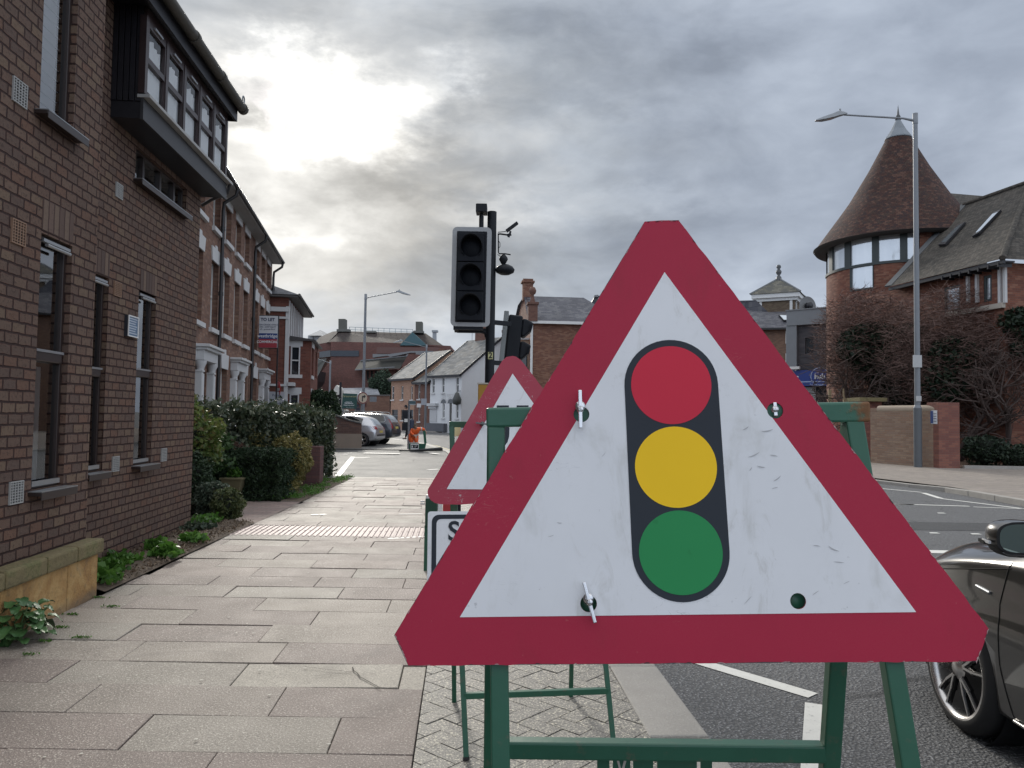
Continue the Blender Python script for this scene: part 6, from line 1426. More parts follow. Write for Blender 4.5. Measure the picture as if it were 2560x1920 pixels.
# ground cover plants in the soil bed
def rosette(x, y, r, n, label=None, mt=BRIGHT, leaf=.035, z=.05, h=.08):
    pts = np.stack([x+np.clip(rng.normal(0, .5, n), -.95, .95)*r, y+np.clip(rng.normal(0, .5, n), -.95, .95)*r, z+np.abs(rng.normal(0, h*.45, n))], 1)
    o = leafobj('ground_plant', pts, leaf, mt, flat=.8); tag(o, label, 'plant', 'leafy plants in the soil bed'); return o
for x, y, r, lb in ((-3.40, 6.45, .16, 'bright green plant nearest the plinth in the soil bed'), (-3.62, 7.25, .17, 'large leafed green plant against the brick wall, mid bed'), (-3.52, 6.85, .14, 'bright leafy plant between the plinth and the wall clump'), (-3.36, 7.6, .13, 'leafy clump at the paving edge in the middle of the bed'), (-3.62, 8.0, .12, 'leafy clump close to the wall past the middle of the bed'), (-3.46, 8.5, .12, 'yellow green clump toward the far end of the bed')):
    rosette(x, y, r, 230, lb, leaf=.034)
gp_ = []
for k_ in range(22):
    y_ = 12.9+.22*k_; n_ = 110; x_ = edgeL(y_)-random.uniform(.03, .5); gp_.append(np.stack([x_+rng.normal(0, .07, n_), y_+rng.normal(0, .09, n_), .03+np.abs(rng.normal(0, .03, n_))], 1))
tag(leafobj('grass', np.vstack(gp_), .02, BRIGHT, flat=.4), 'ragged grass and weeds along the foot of the hedge', 'grass', kind='stuff')
# dead leaves, bark chips and small stones littering the soil bed
lt = []
for k_ in range(2600):
    y_ = random.uniform(6.3, 10.2); xl_ = -3.8-.10*(y_-7); lt.append((random.uniform(xl_+.04, edgeL(y_)+random.choice([0, 0, .03])), y_, .045+random.uniform(-.01, .015)))
tag(leafobj('leaf_litter', np.array(lt), .014, leafmat('litter', [(.05, .035, .025), (.16, .11, .07), (.26, .20, .14), (.10, .08, .06)], .8, .1), flat=.6), 'dead leaves and bark chips scattered over the soil bed', 'litter', kind='stuff')
rosette(-3.75, 9.35, .16, 260, 'dense green plant below the rosemary', mt=GREYL, leaf=.03); rosette(-3.9, 9.9, .2, 300, 'bright green clump at the office corner foot', leaf=.03)
# big leaf plant bottom left: shaped leaves
hb_ = empty('hollyhock_plant', 'large leafed green plant growing at the foot of the sandstone plinth', 'plant', loc=tuple(ground(18, 640)))
BL = None
mt, b = newmat('broad_leaf'); v = tc('Object'); n_ = noise(v, 14, 3); r_ = attr('rnd', 'Fac'); c = mixc(r_, (.035, .095, .03), (.09, .19, .06)); c = mixc(smooth(n_, .5, .7)*.4, c, (.12, .22, .09)); setp(b, c, .42, normal=bumpn(noise(v, 40, 2), .4, .01)); BL = mt
def broadleaf(mb, base, dirv, L, Wd, droop, fold=.25):
    d = Vector(dirv).normalized(); side = d.cross(Vector((0, 0, 1))).normalized(); up = side.cross(d)
    prof = [(0, .10), (.12, .55), (.3, .92), (.5, 1.0), (.7, .82), (.88, .45), (1, .0)]
    vs = []; fs = []
    for i, (t, w_) in enumerate(prof):
        p = Vector(base)+d*L*t-Vector((0, 0, 1))*droop*L*t*t
        for s in (-1, -.5, 0, .5, 1): vs.append(tuple(p+side*s*w_*Wd/2*(1+.08*math.sin(i*3+s*5))+up*(abs(s)*fold*w_*Wd*.5+.006*math.sin(i*4+s*9))))
    for i in range(len(prof)-1):
        for k in range(4): b = i*5+k; fs.append((b, b+1, b+6, b+5))
    mb.add(vs, fs, True)
q_ = MB(); cnt = []
for i in range(95):
    a = random.uniform(0, 6.28); rad_ = random.uniform(.02, .17); h = random.uniform(.02, .26)*(1-rad_*1.8)+.01; L = random.uniform(.065, .125)
    nb_ = len(q_.f); broadleaf(q_, (rad_*math.cos(a), rad_*math.sin(a), h), (math.cos(a), math.sin(a), random.uniform(-.1, .5)), L, L*random.uniform(.75, 1.0), random.uniform(.3, .9)); cnt += [random.random()]*(len(q_.f)-nb_)
o = q_.build('leaf', BL, hb_, uvw=False); fa = o.data.attributes.new('rnd', 'FLOAT', 'FACE'); fa.data.foreach_set('value', cnt); o['kind'] = 'stuff' if False else ''
del o['kind']
q_ = MB()
for i in range(16): a = random.uniform(0, 6.28); q_.tube([(0, 0, 0), (.08*math.cos(a), .08*math.sin(a), .12), (.17*math.cos(a), .17*math.sin(a), .2)], [.006, .005, .003], 5)
q_.build('stalk', BRIGHT if False else mat('green_stalk', (.08, .14, .05), .5, .2), hb_)
# moss tufts in joints
gp_ = []
for px, py in ((82, 638), (60, 628), (45, 642), (72, 615), (98, 598), (30, 655), (110, 607)):
    p = ground(px, py); n_ = 50; gp_.append(np.stack([p.x+rng.normal(0, .03, n_), p.y+rng.normal(0, .008, n_), .004+np.abs(rng.normal(0, .006, n_))], 1))
tag(leafobj('moss', np.vstack(gp_), .008, BRIGHT, flat=.6), 'small tufts of moss growing in the paving joints by the plinth', 'moss', kind='stuff')
# stone urn
ur = empty('stone_urn', 'square weathered stone urn on a short foot in front of the russet shrub', 'planter', loc=(-4.55, 12.75, 0))
q_ = MB(); 
def frus(mb, a, b, z0, z1): mb.add([(-a, -a, z0), (a, -a, z0), (a, a, z0), (-a, a, z0), (-b, -b, z1), (b, -b, z1), (b, b, z1), (-b, b, z1)], [(3, 2, 1, 0), (4, 5, 6, 7), (0, 1, 5, 4), (1, 2, 6, 5), (2, 3, 7, 6), (3, 0, 4, 7)])
frus(q_, .13, .11, 0, .06); frus(q_, .07, .08, .061, .14); frus(q_, .11, .17, .141, .36); frus(q_, .19, .19, .361, .39); q_.build('urn', mat('mossy_stone', (.15, .13, .07), .9, .25, 8, bump=.3), ur, bevel=.008)
bush('urn_plant', 'thin green plant growing in the stone urn', 'plant', (-4.55, 12.75, .46), (.14, .14, .10), 350, .025, BRIGHT, .5, core=False, stems=3)

# ---- bare tree with ivy on the right
def branchy(mb, p, d, L, r, depth, spread=.55, up=.1, minr=.006, lst=None, kids=3):
    pts = [Vector(p)]; dd = Vector(d).normalized(); n = 4
    for i in range(n):
        dd = (dd+Vector((random.gauss(0, .16), random.gauss(0, .16), random.gauss(0, .12)+up*.25))).normalized(); pts.append(pts[-1]+dd*L/n)
    mb.tube(pts, [max(r*(1-.5*i/n), minr) for i in range(n+1)], 6 if r > .03 else 4, cap=False)
    if lst is not None and depth <= 1: lst += [tuple(q) for q in pts[1:]]
    if depth <= 0: return
    for k in range(kids+(1 if depth > 2 else 0)):
        t = random.uniform(.35, 1.0); j = min(int(t*n), n-1); b = pts[j].lerp(pts[j+1], t*n-j)
        nd = (dd+Vector((random.gauss(0, spread), random.gauss(0, spread), random.gauss(0, spread*.8)))).normalized()
        branchy(mb, b, nd, L*random.uniform(.55, .8), r*.55, depth-1, spread, up, minr, lst, kids)
def baretree(label, X, Y, H, W, trunks, depth, ivyr=None, kids=3, name='bare_tree', L0=1.0):
    root = empty(name, label, 'tree', loc=(X, Y, 0)); q = MB(); tips = []
    for i in range(trunks):
        a = 6.28*i/trunks+random.random(); d = (math.cos(a)*W, math.sin(a)*W, 1)
        branchy(q, (random.uniform(-.2, .2), random.uniform(-.2, .2), 0), d, H*.42*L0, .10, depth, .75, .15, .011, tips, kids)
    q.build('branches', TWIG, root, uvw=False)
    return root, tips
def twigcloud(root, c, r, n, L=.5, mt=TWIG):      # fine outer twigs
    q = MB(); vs = []; fs = []
    p = rng.normal(size=(n, 3)); p /= np.linalg.norm(p, axis=1)[:, None]; p = p*(rng.random(n)**.45)[:, None]*np.array(r)+np.array(c)
    for a in p:
        if a[2] < .4: continue
        d = Vector(rng.normal(size=3)); d.z = abs(d.z)*.4; d.normalize(); l = L*random.uniform(.4, 1.2); s = d.cross(Vector(rng.normal(size=3))).normalized()*.0105
        k = len(vs); a = Vector(a); b_ = a+d*l*.5+s*4*random.uniform(-1, 1); e = a+d*l; vs += [a-s, a+s, b_+s*.7, b_-s*.7, e]; fs += [(k, k+1, k+2, k+3), (k+3, k+2, k+4)]
        d2 = (d+Vector(rng.normal(size=3))*.8).normalized(); e2 = b_+d2*l*.5; k = len(vs); vs += [b_-s*.6, b_+s*.6, e2]; fs += [(k, k+1, k+2)]
    q.add(vs, fs); o = q.build('twigs', mt, root, uvw=False); return o
TW2 = mat('red_brown_twig', (.135, .082, .068), .8, .3, 12)
def XY(px, Y): return at(px, 420, Y).x
t1, tips = baretree('bare branching hawthorn tangle against the round tower, left of the tall lamp post', XY(872, 31.5), 31.5, 6.0, .55, 5, 4, kids=3)
twigcloud(t1, (-.2, 0, 4.5), (2.2, 1.3, 2.5), 11000, .5, TW2)
t2, _ = baretree('bare tree with ivy in front of the wing windows, right of the tall lamp post', XY(955, 28.6), 28.6, 6.4, .6, 5, 4, kids=3)
twigcloud(t2, (0, 0, 4.1), (2.7, 1.2, 2.5), 11000, .5, TW2)
t3, _ = baretree('bare tree crossing the right edge of the picture', XY(1012, 27.6), 27.6, 5.2, .6, 4, 4, kids=3)
twigcloud(t3, (0, 0, 3.7), (2.0, 1.0, 1.9), 6000, .5, TW2)
def ivymass(root, X, Y, blobs):
    P = []
    for (px, py, rx, rz, n) in blobs:
        c = at(px, py, Y); p = rng.normal(size=(n, 3)); p /= np.linalg.norm(p, axis=1)[:, None]; p *= (rng.random(n)**.3)[:, None]
        p = p*np.array((rx, .6, rz)); P.append(p+np.array((c.x-X, -.5, c.z)))
    P = np.vstack(P); leafobj('ivy', P, .085, IVY, root, flat=.7)
ivymass(t1, t1.location.x, 31.5, [(868, 348, 1.5, 1.0, 3600), (885, 365, 1.6, 1.1, 3600), (895, 388, 1.2, 1.1, 2200), (905, 345, .9, .9, 1200), (845, 352, .5, .4, 400)])
ivymass(t2, t2.location.x, 28.6, [(955, 355, 1.3, .7, 2300), (975, 375, 1.3, .9, 2600), (940, 380, .9, .9, 1200), (1000, 365, .9, .7, 1100)])
ivymass(t3, t3.location.x, 27.6, [(1015, 325, .9, .6, 1400), (1020, 350, .8, .5, 700)])
for (px, y, rx, rz, n, lb) in ((985, 26.3, .8, .55, 2500, 'dark green rounded shrub right of the brick pier'), (1018, 25.6, .6, .4, 1600, 'low grassy shrub at the right picture edge')):
    bush('bed_shrub', lb, 'shrub', (XY(px, y), y, rz), (rx, .6, rz), n, .06, IVY, .3)
# dark tree beside the cottages
c = at(383, 389, 96)
bt = bush('evergreen_tree', 'dark green bushy tree behind the yard wall next to the brick cottage', 'tree', (at(383, 389, 96).x, 96, at(383, 389, 96).z), (1.9, 1.8, 2.3), 5000, .16, leafmat('far_green_leaf', [(.02, .04, .025), (.035, .06, .035), (.05, .08, .05)], .7, .1), .25)
q_ = MB(); q_.tube([(0, 0, 0), (.1, 0, 3), (0, .1, c.z)], [.35, .28, .15], 8); q_.build('trunk', TWIG, bt)
# car park wall
fcw = Frame((-9.6, 33.0), (1, .17))
L_ = 3.15
cw = empty('car_park_wall', 'brown brick wall on rendered base with a curved top beside the silver car', 'wall', fcw.M)
q_ = MB(); q_.box(0, L_, 0, .35, -.05, .62); q_.build('rendered_base', mat('grey_brown_render', (.24, .19, .15), .85, .15, 3, bump=.3), cw)
top = [(0, 1.52), (1.2, 1.52), (1.75, 1.48), (2.2, 1.32), (2.6, 1.17), (L_-.02, 1.05)]
q_ = MB(); q_.prism([(0.0, .02, .622), (L_-.02, .02, .622)]+[(x, .02, z) for x, z in top[::-1]], (0, .31, 0)); q_.build('brickwork', brickmat('carpark_brown_brick', [(.13, .075, .06), (.16, .09, .07), (.11, .065, .055)], (.12, .09, .08), bump=.4, blotch=.4), cw)
q_ = MB()
for (a, b) in zip(top, top[1:]): q_.obox((a[0], .175, a[1]+.03), (b[0], .175, b[1]+.03), .42, .06)
q_.build('coping', mat('dark_coping', 0), cw)
# ================================================================ TRAFFIC LIGHT
kt = lambda u, v: (416+.12056*u, 192+.12056*v)
TYL = 8.8
SIGBLK = mat('signal_black', (.010, .012, .016), .5, .25, 6, spec=.25)
SIGDK = mat('dusty_black', (.012, .014, .019), .65, .2, 6, spec=.2)
pb = at(*kt(600, 1660), TYL); ptp = at(*kt(634, 165), TYL); 
base = at(486.5, 420, TYL); TLX = ptp.x-.004
tlr = empty('traffic_light', 'unlit black traffic light with grey bordered backing board, number 2 and camera arms', 'traffic light', loc=(TLX, TYL, 0))
def tl(u, v, y=TYL): p = at(*kt(u, v), y); return Vector((p.x-TLX, p.y-TYL, p.z))
q_ = MB(); q_.lathe([(.053, 0), (.053, ptp.z)], (0, 0, 0), 20); q_.lathe([(.053, ptp.z), (0, ptp.z+.003)], (0, 0, 0), 20); q_.build('pole', SIGBLK, tlr)
# board
yb = -.16
a = tl(287, 1113, TYL+yb); b_ = tl(627, 293, TYL+yb); bw0, bw1, bz0, bz1 = a.x, b_.x, a.z, b_.z
def rrect(x0, x1, z0, z1, r, y, n=6):
    out = []
    for cx, cz, a0 in ((x1-r, z1-r, 0), (x0+r, z1-r, 90), (x0+r, z0+r, 180), (x1-r, z0+r, 270)):
        for i in range(n+1): t = R(a0+90*i/n); out.append((cx+r*math.cos(t), y, cz+r*math.sin(t)))
    return out
def tiltM(cx, cz, ang): return Matrix.Translation((cx, 0, cz)) @ Matrix.Rotation(ang, 4, 'Y') @ Matrix.Translation((-cx, 0, -cz))
TM = tiltM((bw0+bw1)/2, (bz0+bz1)/2, R(0.3))
q_ = MB(); q_.prism(rrect(bw0, bw1, bz0, bz1, .055, yb), (0, .012, 0)); brd = q_.build('backing_board', mat('reflective_grey', (.36, .37, .38), .5, .08, 5), tlr, M=TM)
q_ = MB(); m_ = .052; q_.prism(rrect(bw0+m_, bw1-m_, bz0+m_*.9, bz1-m_*.95, .008, yb-.004), (0, .003, 0)); q_.build('board_face', SIGDK, brd, M=TM)
hx0, hx1, hz0, hz1 = bw0+m_+.012, bw1-m_-.03, bz0+m_+.01, bz1-m_-.02
for i in range(3):
    z1 = hz1-(hz1-hz0)*i/3; z0 = hz1-(hz1-hz0)*(i+1)/3
    q_ = MB(); q_.box(hx0, hx1, yb-.045, yb-.005, z0+.003, z1-.003); mod = q_.build('signal_module', SIGDK, tlr, bevel=.008)
    cx = (hx0+hx1)/2+.01; cz = (z0+z1)/2-.003; r = .112
    q_ = MB(); q_.lathe([(r+.012, 0), (r+.008, -.004)], (0, 0, 0), 28, axis='y')
    q_.v = []; q_.f = []; q_.sm = []
    n = 30; vs = []
    for k in range(n+1):
        t = R(-48)+R(276)*k/n; dpt = .17*(0.35+.65*max(0, math.sin(t))**.8 if math.sin(t) > 0 else .35*(1+math.sin(t)))
        for rr, dd in ((r, .0), (r+.006, dpt)): vs.append((cx+rr*math.cos(t), yb-.045-dd, cz+rr*math.sin(t)))
    q_.add(vs, [(2*k, 2*k+1, 2*k+3, 2*k+2) for k in range(n)], True); o = q_.build('visor', SIGBLK, mod); sd_ = o.modifiers.new('s', 'SOLIDIFY'); sd_.thickness = .004
    q_ = MB(); q_.lathe([(r-.004, .0), (r*.8, .012), (r*.4, .022), (0, .026)], (0, 0, 0), 26, axis='y'); q_.v = [(x+cx, -y+yb-.047, z+cz) for x, y, z in q_.v]; q_.build('lens', mat('dark_lens', (.008, .010, .014), .6, .1, 60, spec=.15), mod)
q_ = MB(); q_.obox((bw0+.06, .0, bz0-.03), (.0, .0, bz0-.03), .05, .05); q_.obox((bw0+.06, yb+.03, bz0+.01), (bw0+.06, 0, bz0-.03), .05, .05); q_.box(bw0+.03, bw1-.08, yb+.012, yb+.07, bz0-.035, bz0+.03); q_.tube([(-.10, 0, bz0-.03), (-.05, 0, bz0-.045), (-.03, 0, bz0-.10)], .03, 8); q_.obox((bw0+.1, -.08, bz1-.2), (0, 0, bz1-.2), .05, .04); q_.build('bracket', SIGBLK, tlr)
a = tl(500, 188); b_ = tl(592, 122); c_ = tl(543, 295)
q_ = MB(); q_.box(a.x, b_.x, -.14, .05, a.z, b_.z); q_.tube([(c_.x, -.05, c_.z-.05), (c_.x, -.05, a.z-.03)], .027, 10); q_.tube([(c_.x, -.05, a.z-.03), (c_.x, -.05, a.z)], .018, 8); q_.build('detector_camera', SIGBLK, tlr, bevel=.006)
# arms right
q_ = MB(); P = [tl(677, 350), tl(700, 348), tl(770, 358)]; q_.tube([(p.x, 0, p.z) for p in P], .010, 6); P = [tl(680, 334), tl(745, 328)]; q_.tube([(p.x, 0, p.z) for p in P], .005, 5)
a = tl(750, 325); b_ = tl(842, 256); q_.obox((a.x, 0, a.z), (b_.x, 0, b_.z), .05, .032); a = tl(768, 375); b_ = tl(785, 325); q_.obox((a.x, 0, a.z), (b_.x, 0, b_.z), .02, .022); a = tl(755, 360); b_ = tl(790, 350); q_.obox((a.x, 0, a.z), (b_.x, 0, b_.z), .012, .03); q_.build('camera_arm', SIGBLK, tlr)
q_ = MB(); P = [tl(682, 355), tl(684, 500), tl(690, 512), tl(735, 512), tl(785, 520)]; q_.tube([(p.x, 0, p.z) for p in P], .008, 6); P = [tl(684, 405), tl(697, 425), tl(697, 455), tl(684, 470)]; q_.tube([(p.x, -.01, p.z) for p in P], .004, 5); P = [tl(676, 520), tl(700, 535), tl(725, 528)]; q_.tube([(p.x, -.01, p.z) for p in P], .004, 5)
p = tl(726, 520); p2 = tl(722, 608); h_ = p.z-p2.z; q_.lathe([(.02, 0), (.045, -h_*.25), (.052, -h_*.45), (.03, -h_*.8), (.014, -h_)], (p.x, 0, p.z), 14); q_.build('detector_arm', SIGBLK, tlr)
q_ = MB(); p = tl(738, 643); rr_ = (tl(822, 640).x-tl(660, 640).x)/2; q_.lathe([(0, .062), (.4*rr_, .056), (.8*rr_, .032), (rr_, .0), (rr_*.9, -.035), (rr_*.5, -.058), (0, -.062)], (p.x, -.0, p.z), 24); q_.build('dome_unit', SIGBLK, tlr)
a = tl(597, 1386, TYL-.06); b_ = tl(638, 1328, TYL-.06)
q_ = MB(); q_.box(a.x, b_.x, -.058, -.054, a.z, b_.z); nm = q_.build('number_plate', mat('pale_yellow_plate', (.55, .53, .26), .5, .05), tlr)
ft('lettering', '2', (b_.z-a.z)*1.15, mat('black_ink', (.01, .01, .01), .5, .02), nm, (a.x+b_.x)/2, (a.z+b_.z)/2, -.0605, bold=.002)
# push button box
a = at(478, 404, TYL); b_ = at(485.5, 384.5, TYL); q_ = MB(); q_.box(a.x-TLX, b_.x-TLX+.03, -.05, .08, a.z-.05, b_.z); pbx = q_.build('push_button_box', mat('faded_yellow', (.36, .19, .02), .5, .15), tlr, bevel=.008); q_ = MB(); q_.box(a.x-TLX-.01, b_.x-TLX+.035, -.055, .085, b_.z+.001, b_.z+.018); q_.build('cap', mat('pale_cap', (.45, .42, .36), .5, .1), pbx)
# second head, seen from the side, facing away to the right
k8 = lambda u, v: (472+.0868*u, 256+.0868*v)
Y2_ = 9.1
def t2_(u, v): p = at(*k8(u, v), Y2_); return Vector((p.x-TLX, p.y-TYL, p.z))
q_ = MB(); a0, a1, b0, b1 = t2_(372, 628), t2_(426, 632), t2_(285, 1480), t2_(338, 1480)
q_.prism([a0, a1, b1, b0], (0, .46, 0)); o = q_.build('side_backing_board', mat('grey_board_back', (.24, .26, .26), .5, .12, 4), tlr, bevel=.006)
q_ = MB(); a0, a1, b0, b1 = t2_(428, 668), t2_(590, 690), t2_(345, 1470), t2_(510, 1470)
q_.prism([a0, a1, b1, b0], (0, .34, 0)); o2 = q_.build('side_signal_head', SIGBLK, tlr, bevel=.02)
for i in range(3):
    t = i/3+.03; p = a1.lerp(b1, t); p2 = a1.lerp(b1, t+.28); dx = Vector((1, 0, -.12)).normalized()
    q_ = MB(); e1 = p+(p2-p)*.02; e2 = p+(p2-p)*.95; q_.prism([e1, e1+dx*.05+Vector((0, 0, -.004)), e1+dx*.13+(p2-p)*.16, e1+dx*.115+(p2-p)*.55, e2+dx*.035, e2], (0, .30, 0)); q_.build('visor', SIGBLK, o2, bevel=.025)
    q_ = MB(); p3 = p+dx*.10+(p2-p)*.30+Vector((0, -.004, 0)); q_.obox(p3, p3+(p2-p)*.35, .06, .02); q_.build('lens_edge', mat('dark_lens', 0), o2)
q_ = MB()
for u, v in ((440, 800), (400, 1250)): p = t2_(u, v)+Vector((0, .15, 0)); q_.obox((0, .0, p.z), (p.x, .15, p.z), .05, .05)
split_loose(q_.build('side_bracket', SIGBLK, tlr))

# ================================================================ FRONT WARNING SIGN
def signmat(name, col, rough=.42, scr=.5, var=.06):
    mt, b = newmat(name); v = tc('Object'); n_ = noise(v, 3.5, 5, .65)
    c = mixc(n_, tuple(x*(1-var*2) for x in col), tuple(min(1, x*(1+var)) for x in col))
    x, y, z = sep(v)
    w1_ = noise(comb(x*1.0, z*4.5, 1.0), 10, 3, .6, 1.4)
    s1_ = smooth(mth('ABSOLUTE', w1_-.5), .006, .0)*smooth(noise(v, 5, 3, .6), .56, .66)
    w2_ = noise(comb(x*5+z*2, z*1.2-x, 4.0), 9, 3, .6, 1.2)
    s2_ = smooth(mth('ABSOLUTE', w2_-.5), .006, .0)*smooth(noise(v, 4, 3, .6), .58, .68)
    spt = smooth(noise(v, 55, 3, .6), .70, .76)
    d = mth('MAXIMUM', mth('MAXIMUM', s1_, s2_), spt*.8)
    sm = smooth(noise(comb(x*2.2, z*.9, 9.0), 6, 5, .65, .5), .52, .78)
    return mt, b, c, d, sm
mt, b, c, d, sm = signmat('sign_white_sheet', (.80, .81, .83)); x1_, _y, z1_ = sep(tc('Object')); c = mixc(sm*.5, c, (.50, .50, .47)); g2 = smooth(noise(comb(x1_*3.0, z1_*1.1, 3.0), 5, 6, .7, 1.2), .56, .72); c = mixc(g2*.35, c, (.40, .385, .34)); c = mixc(d*.45, c, (.20, .20, .21)); setp(b, c, .42, normal=bumpn(d*-1.0+sm*.2, .12, .002)); SHW = mt
mt, b, c, d, sm = signmat('sign_red_sheet', (.42, .023, .058)); c = mixc(d*.35, c, (.50, .22, .20)); c = mixc(sm*.25, c, (.24, .03, .04)); gr = noise(tc('Object'), 700, 2, .6); c = mixc(smooth(gr, .45, .6)*.12, c, (.42, .07, .09)); setp(b, c, .42, normal=bumpn(gr, .12, .0006), spec=.2); SHR = mt
def sheet(name, col, rough=.4):
    mt, b = newmat(name); v = tc('Object'); n_ = noise(v, 5, 4, .6); gr = noise(v, 700, 2, .6); c = mixc(n_, tuple(x*.92 for x in col), tuple(min(1, x*1.06) for x in col)); c = mixc(smooth(noise(v, 30, 3), .68, .75)*.3, c, tuple(x*.6 for x in col)); setp(b, c, rough, normal=bumpn(gr, .10, .0006), spec=.2); return mt
SBLK = sheet('sign_black_sheet', (.030, .036, .046)); SRD = sheet('lens_red_sheet', (.62, .028, .060)); SYL = sheet('lens_yellow_sheet', (.98, .60, .016)); SGN = sheet('lens_green_sheet', (.026, .265, .085))
EDGE = mat('sign_edge_metal', (.10, .10, .11), .5, .3, 30)
def ngon_y(mb, pts, y): mb.add([(x, y, z) for x, z in pts], [tuple(range(len(pts)))]); return mb
def circ(cx, cz, r, n=64): return [(cx+r*math.cos(2*math.pi*i/n), cz+r*math.sin(2*math.pi*i/n)) for i in range(n)]
yaw, lean, rollS = R(-3.717), R(8.347), R(2.339)
Ry = Matrix.Rotation(yaw, 4, 'Z'); Rx = Matrix.Rotation(-lean, 4, 'X'); Rr = Matrix.Rotation(-rollS, 4, 'Y')
TS = Vector((.28327, 1.25789, 1.13502))
SM = Matrix.Translation(TS) @ Ry @ Rx @ Rr
# root stands on the pavement; sign parts live in sign-plane coordinates through a matrix
root1 = empty('warning_sign', 'big red triangular traffic signals ahead sign on a green frame, nearest the camera', 'road sign', Matrix.Translation((TS.x, TS.y-.1, 0)))
ML = Matrix.Translation((-TS.x, -(TS.y-.1), 0)) @ SM
aI, hI = .3642, .5794
# measured plate corners (in plane of the sign)
outer = [(-.4725, -.0268), (-.4488, -.0747), (.4488, -.0747), (.4725, -.0268), (.0298, .6753), (-.0298, .6753)]
def bump_edge(pts, step=.02, amp=.0006):
    out = []
    for i in range(len(pts)):
        a = Vector(pts[i]); b_ = Vector(pts[(i+1) % len(pts)]); n = max(1, int((b_-a).length/step))
        for k in range(n): p = a.lerp(b_, k/n); j = 0 if k == 0 else random.gauss(0, amp); nn = (b_-a).normalized(); out.append((p.x-nn.y*j, p.y+nn.x*j))
    return out
holes = [(-.154, .331, .0135), (.171, .329, .0135), (-.153, .019, .0135), (.182, .019, .0125)]
def plate_with_holes(name, pts, holes, y0, th, mtf, parent, Mx, extra=None):
    """triangulated plate with real round holes"""
    bm = bmesh.new(); loops = []
    def loop(ps): 
        vs = [bm.verts.new((x, y0, z)) for x, z in ps]; es = [bm.edges.new((vs[i], vs[(i+1) % len(vs)])) for i in range(len(vs))]; return es
    es = loop(pts)
    for (cx, cz, r) in holes: es += loop(circ(cx, cz, r, 28))
    bmesh.ops.triangle_fill(bm, use_beauty=True, use_dissolve=False, edges=es, normal=(0, -1, 0))
    me = bpy.data.meshes.new(name); bm.normal_update()
    if bm.faces and sum(f.normal.y for f in bm.faces) > 0: bmesh.ops.reverse_faces(bm, faces=bm.faces[:])
    if th:
        g_ = bmesh.ops.extrude_face_region(bm, geom=bm.faces[:]); vs = [v for v in g_['geom'] if isinstance(v, bmesh.types.BMVert)]
        for v in vs: v.co.y += th
        bmesh.ops.recalc_face_normals(bm, faces=bm.faces[:])
    bm.to_mesh(me); bm.free(); me.transform(Mx); o = bpy.data.objects.new(name, me); scn.collection.objects.link(o); me.materials.append(mtf); o.parent = parent; return o
sp1 = plate_with_holes('sign_plate', bump_edge(outer), holes, 0, .003, SHR, root1, ML)
be_ = plate_with_holes('plate_edge', [(x*1.0025, (z-.3)*1.0025+.3) for x, z in outer], holes, .0032, .002, EDGE, sp1, ML)
tri = [(-aI, 0), (aI, 0), (0, hI)]
def clip_holes(pts, hs): return hs
# white triangle, with the hole circles that lie wholly or partly in it cut out
def tri_panel():
    bm = bmesh.new(); pts = bump_edge(tri, .03, 0)
    vs = [bm.verts.new((x, -.0008, z)) for x, z in pts]; f = bm.faces.new(vs)
    me = bpy.data.meshes.new('white_panel'); bm.normal_update()
    if f.normal.y > 0: f.normal_flip()
    bmesh.ops.solidify(bm, geom=bm.faces[:], thickness=-.0003) if False else None
    bm.to_mesh(me); bm.free(); o = bpy.data.objects.new('white_panel', me); scn.collection.objects.link(o)
    md = o.modifiers.new('sol', 'SOLIDIFY'); md.thickness = .0006; md.offset = -1
    for cx, cz, r in holes:
        q = MB(); q.lathe([(0, -.02), (r*1.001, -.02), (r*1.001, .02), (0, .02)], (cx, 0, cz), 28, axis='y', smooth=False); c = q.build('cut', None, None, uvw=False, merge=True)
        b2 = o.modifiers.new('b', 'BOOLEAN'); b2.operation = 'DIFFERENCE'; b2.object = c; b2.solver = 'EXACT'
    dg = bpy.context.evaluated_depsgraph_get(); me2 = bpy.data.meshes.new_from_object(o.evaluated_get(dg)); bpy.data.objects.remove(o)
    for c in [c for c in bpy.data.objects if c.name.startswith('cut')]: bpy.data.objects.remove(c)
    me2.transform(ML); me2.materials.clear(); me2.materials.append(SHW); o = bpy.data.objects.new('white_panel', me2); scn.collection.objects.link(o); o.parent = sp1; return o
tri_panel()
cw2, ch0, ch1, rr3 = .0747, .0984, .3776, .0677
sta = [(cw2+.010, 0)]
rad_ = .0790
shp = [(rad_*math.cos(t), ch1+rad_*math.sin(t)) for t in [math.pi*i/24 for i in range(25)]]+[(-rad_*math.cos(t), ch0-rad_*math.sin(t)) for t in [math.pi*i/24 for i in range(25)]]
q_ = MB(); ngon_y(q_, shp[::-1], -.0016); o = q_.build('black_symbol', SBLK, sp1, M=ML)
for cz, mt_, nm_ in ((ch1, SRD, 'red_disc'), (.2381, SYL, 'yellow_disc'), (ch0, SGN, 'green_disc')):
    q_ = MB(); ngon_y(q_, circ(0, cz, rr3)[::-1], -.0022); q_.build(nm_, mt_, sp1, M=ML)
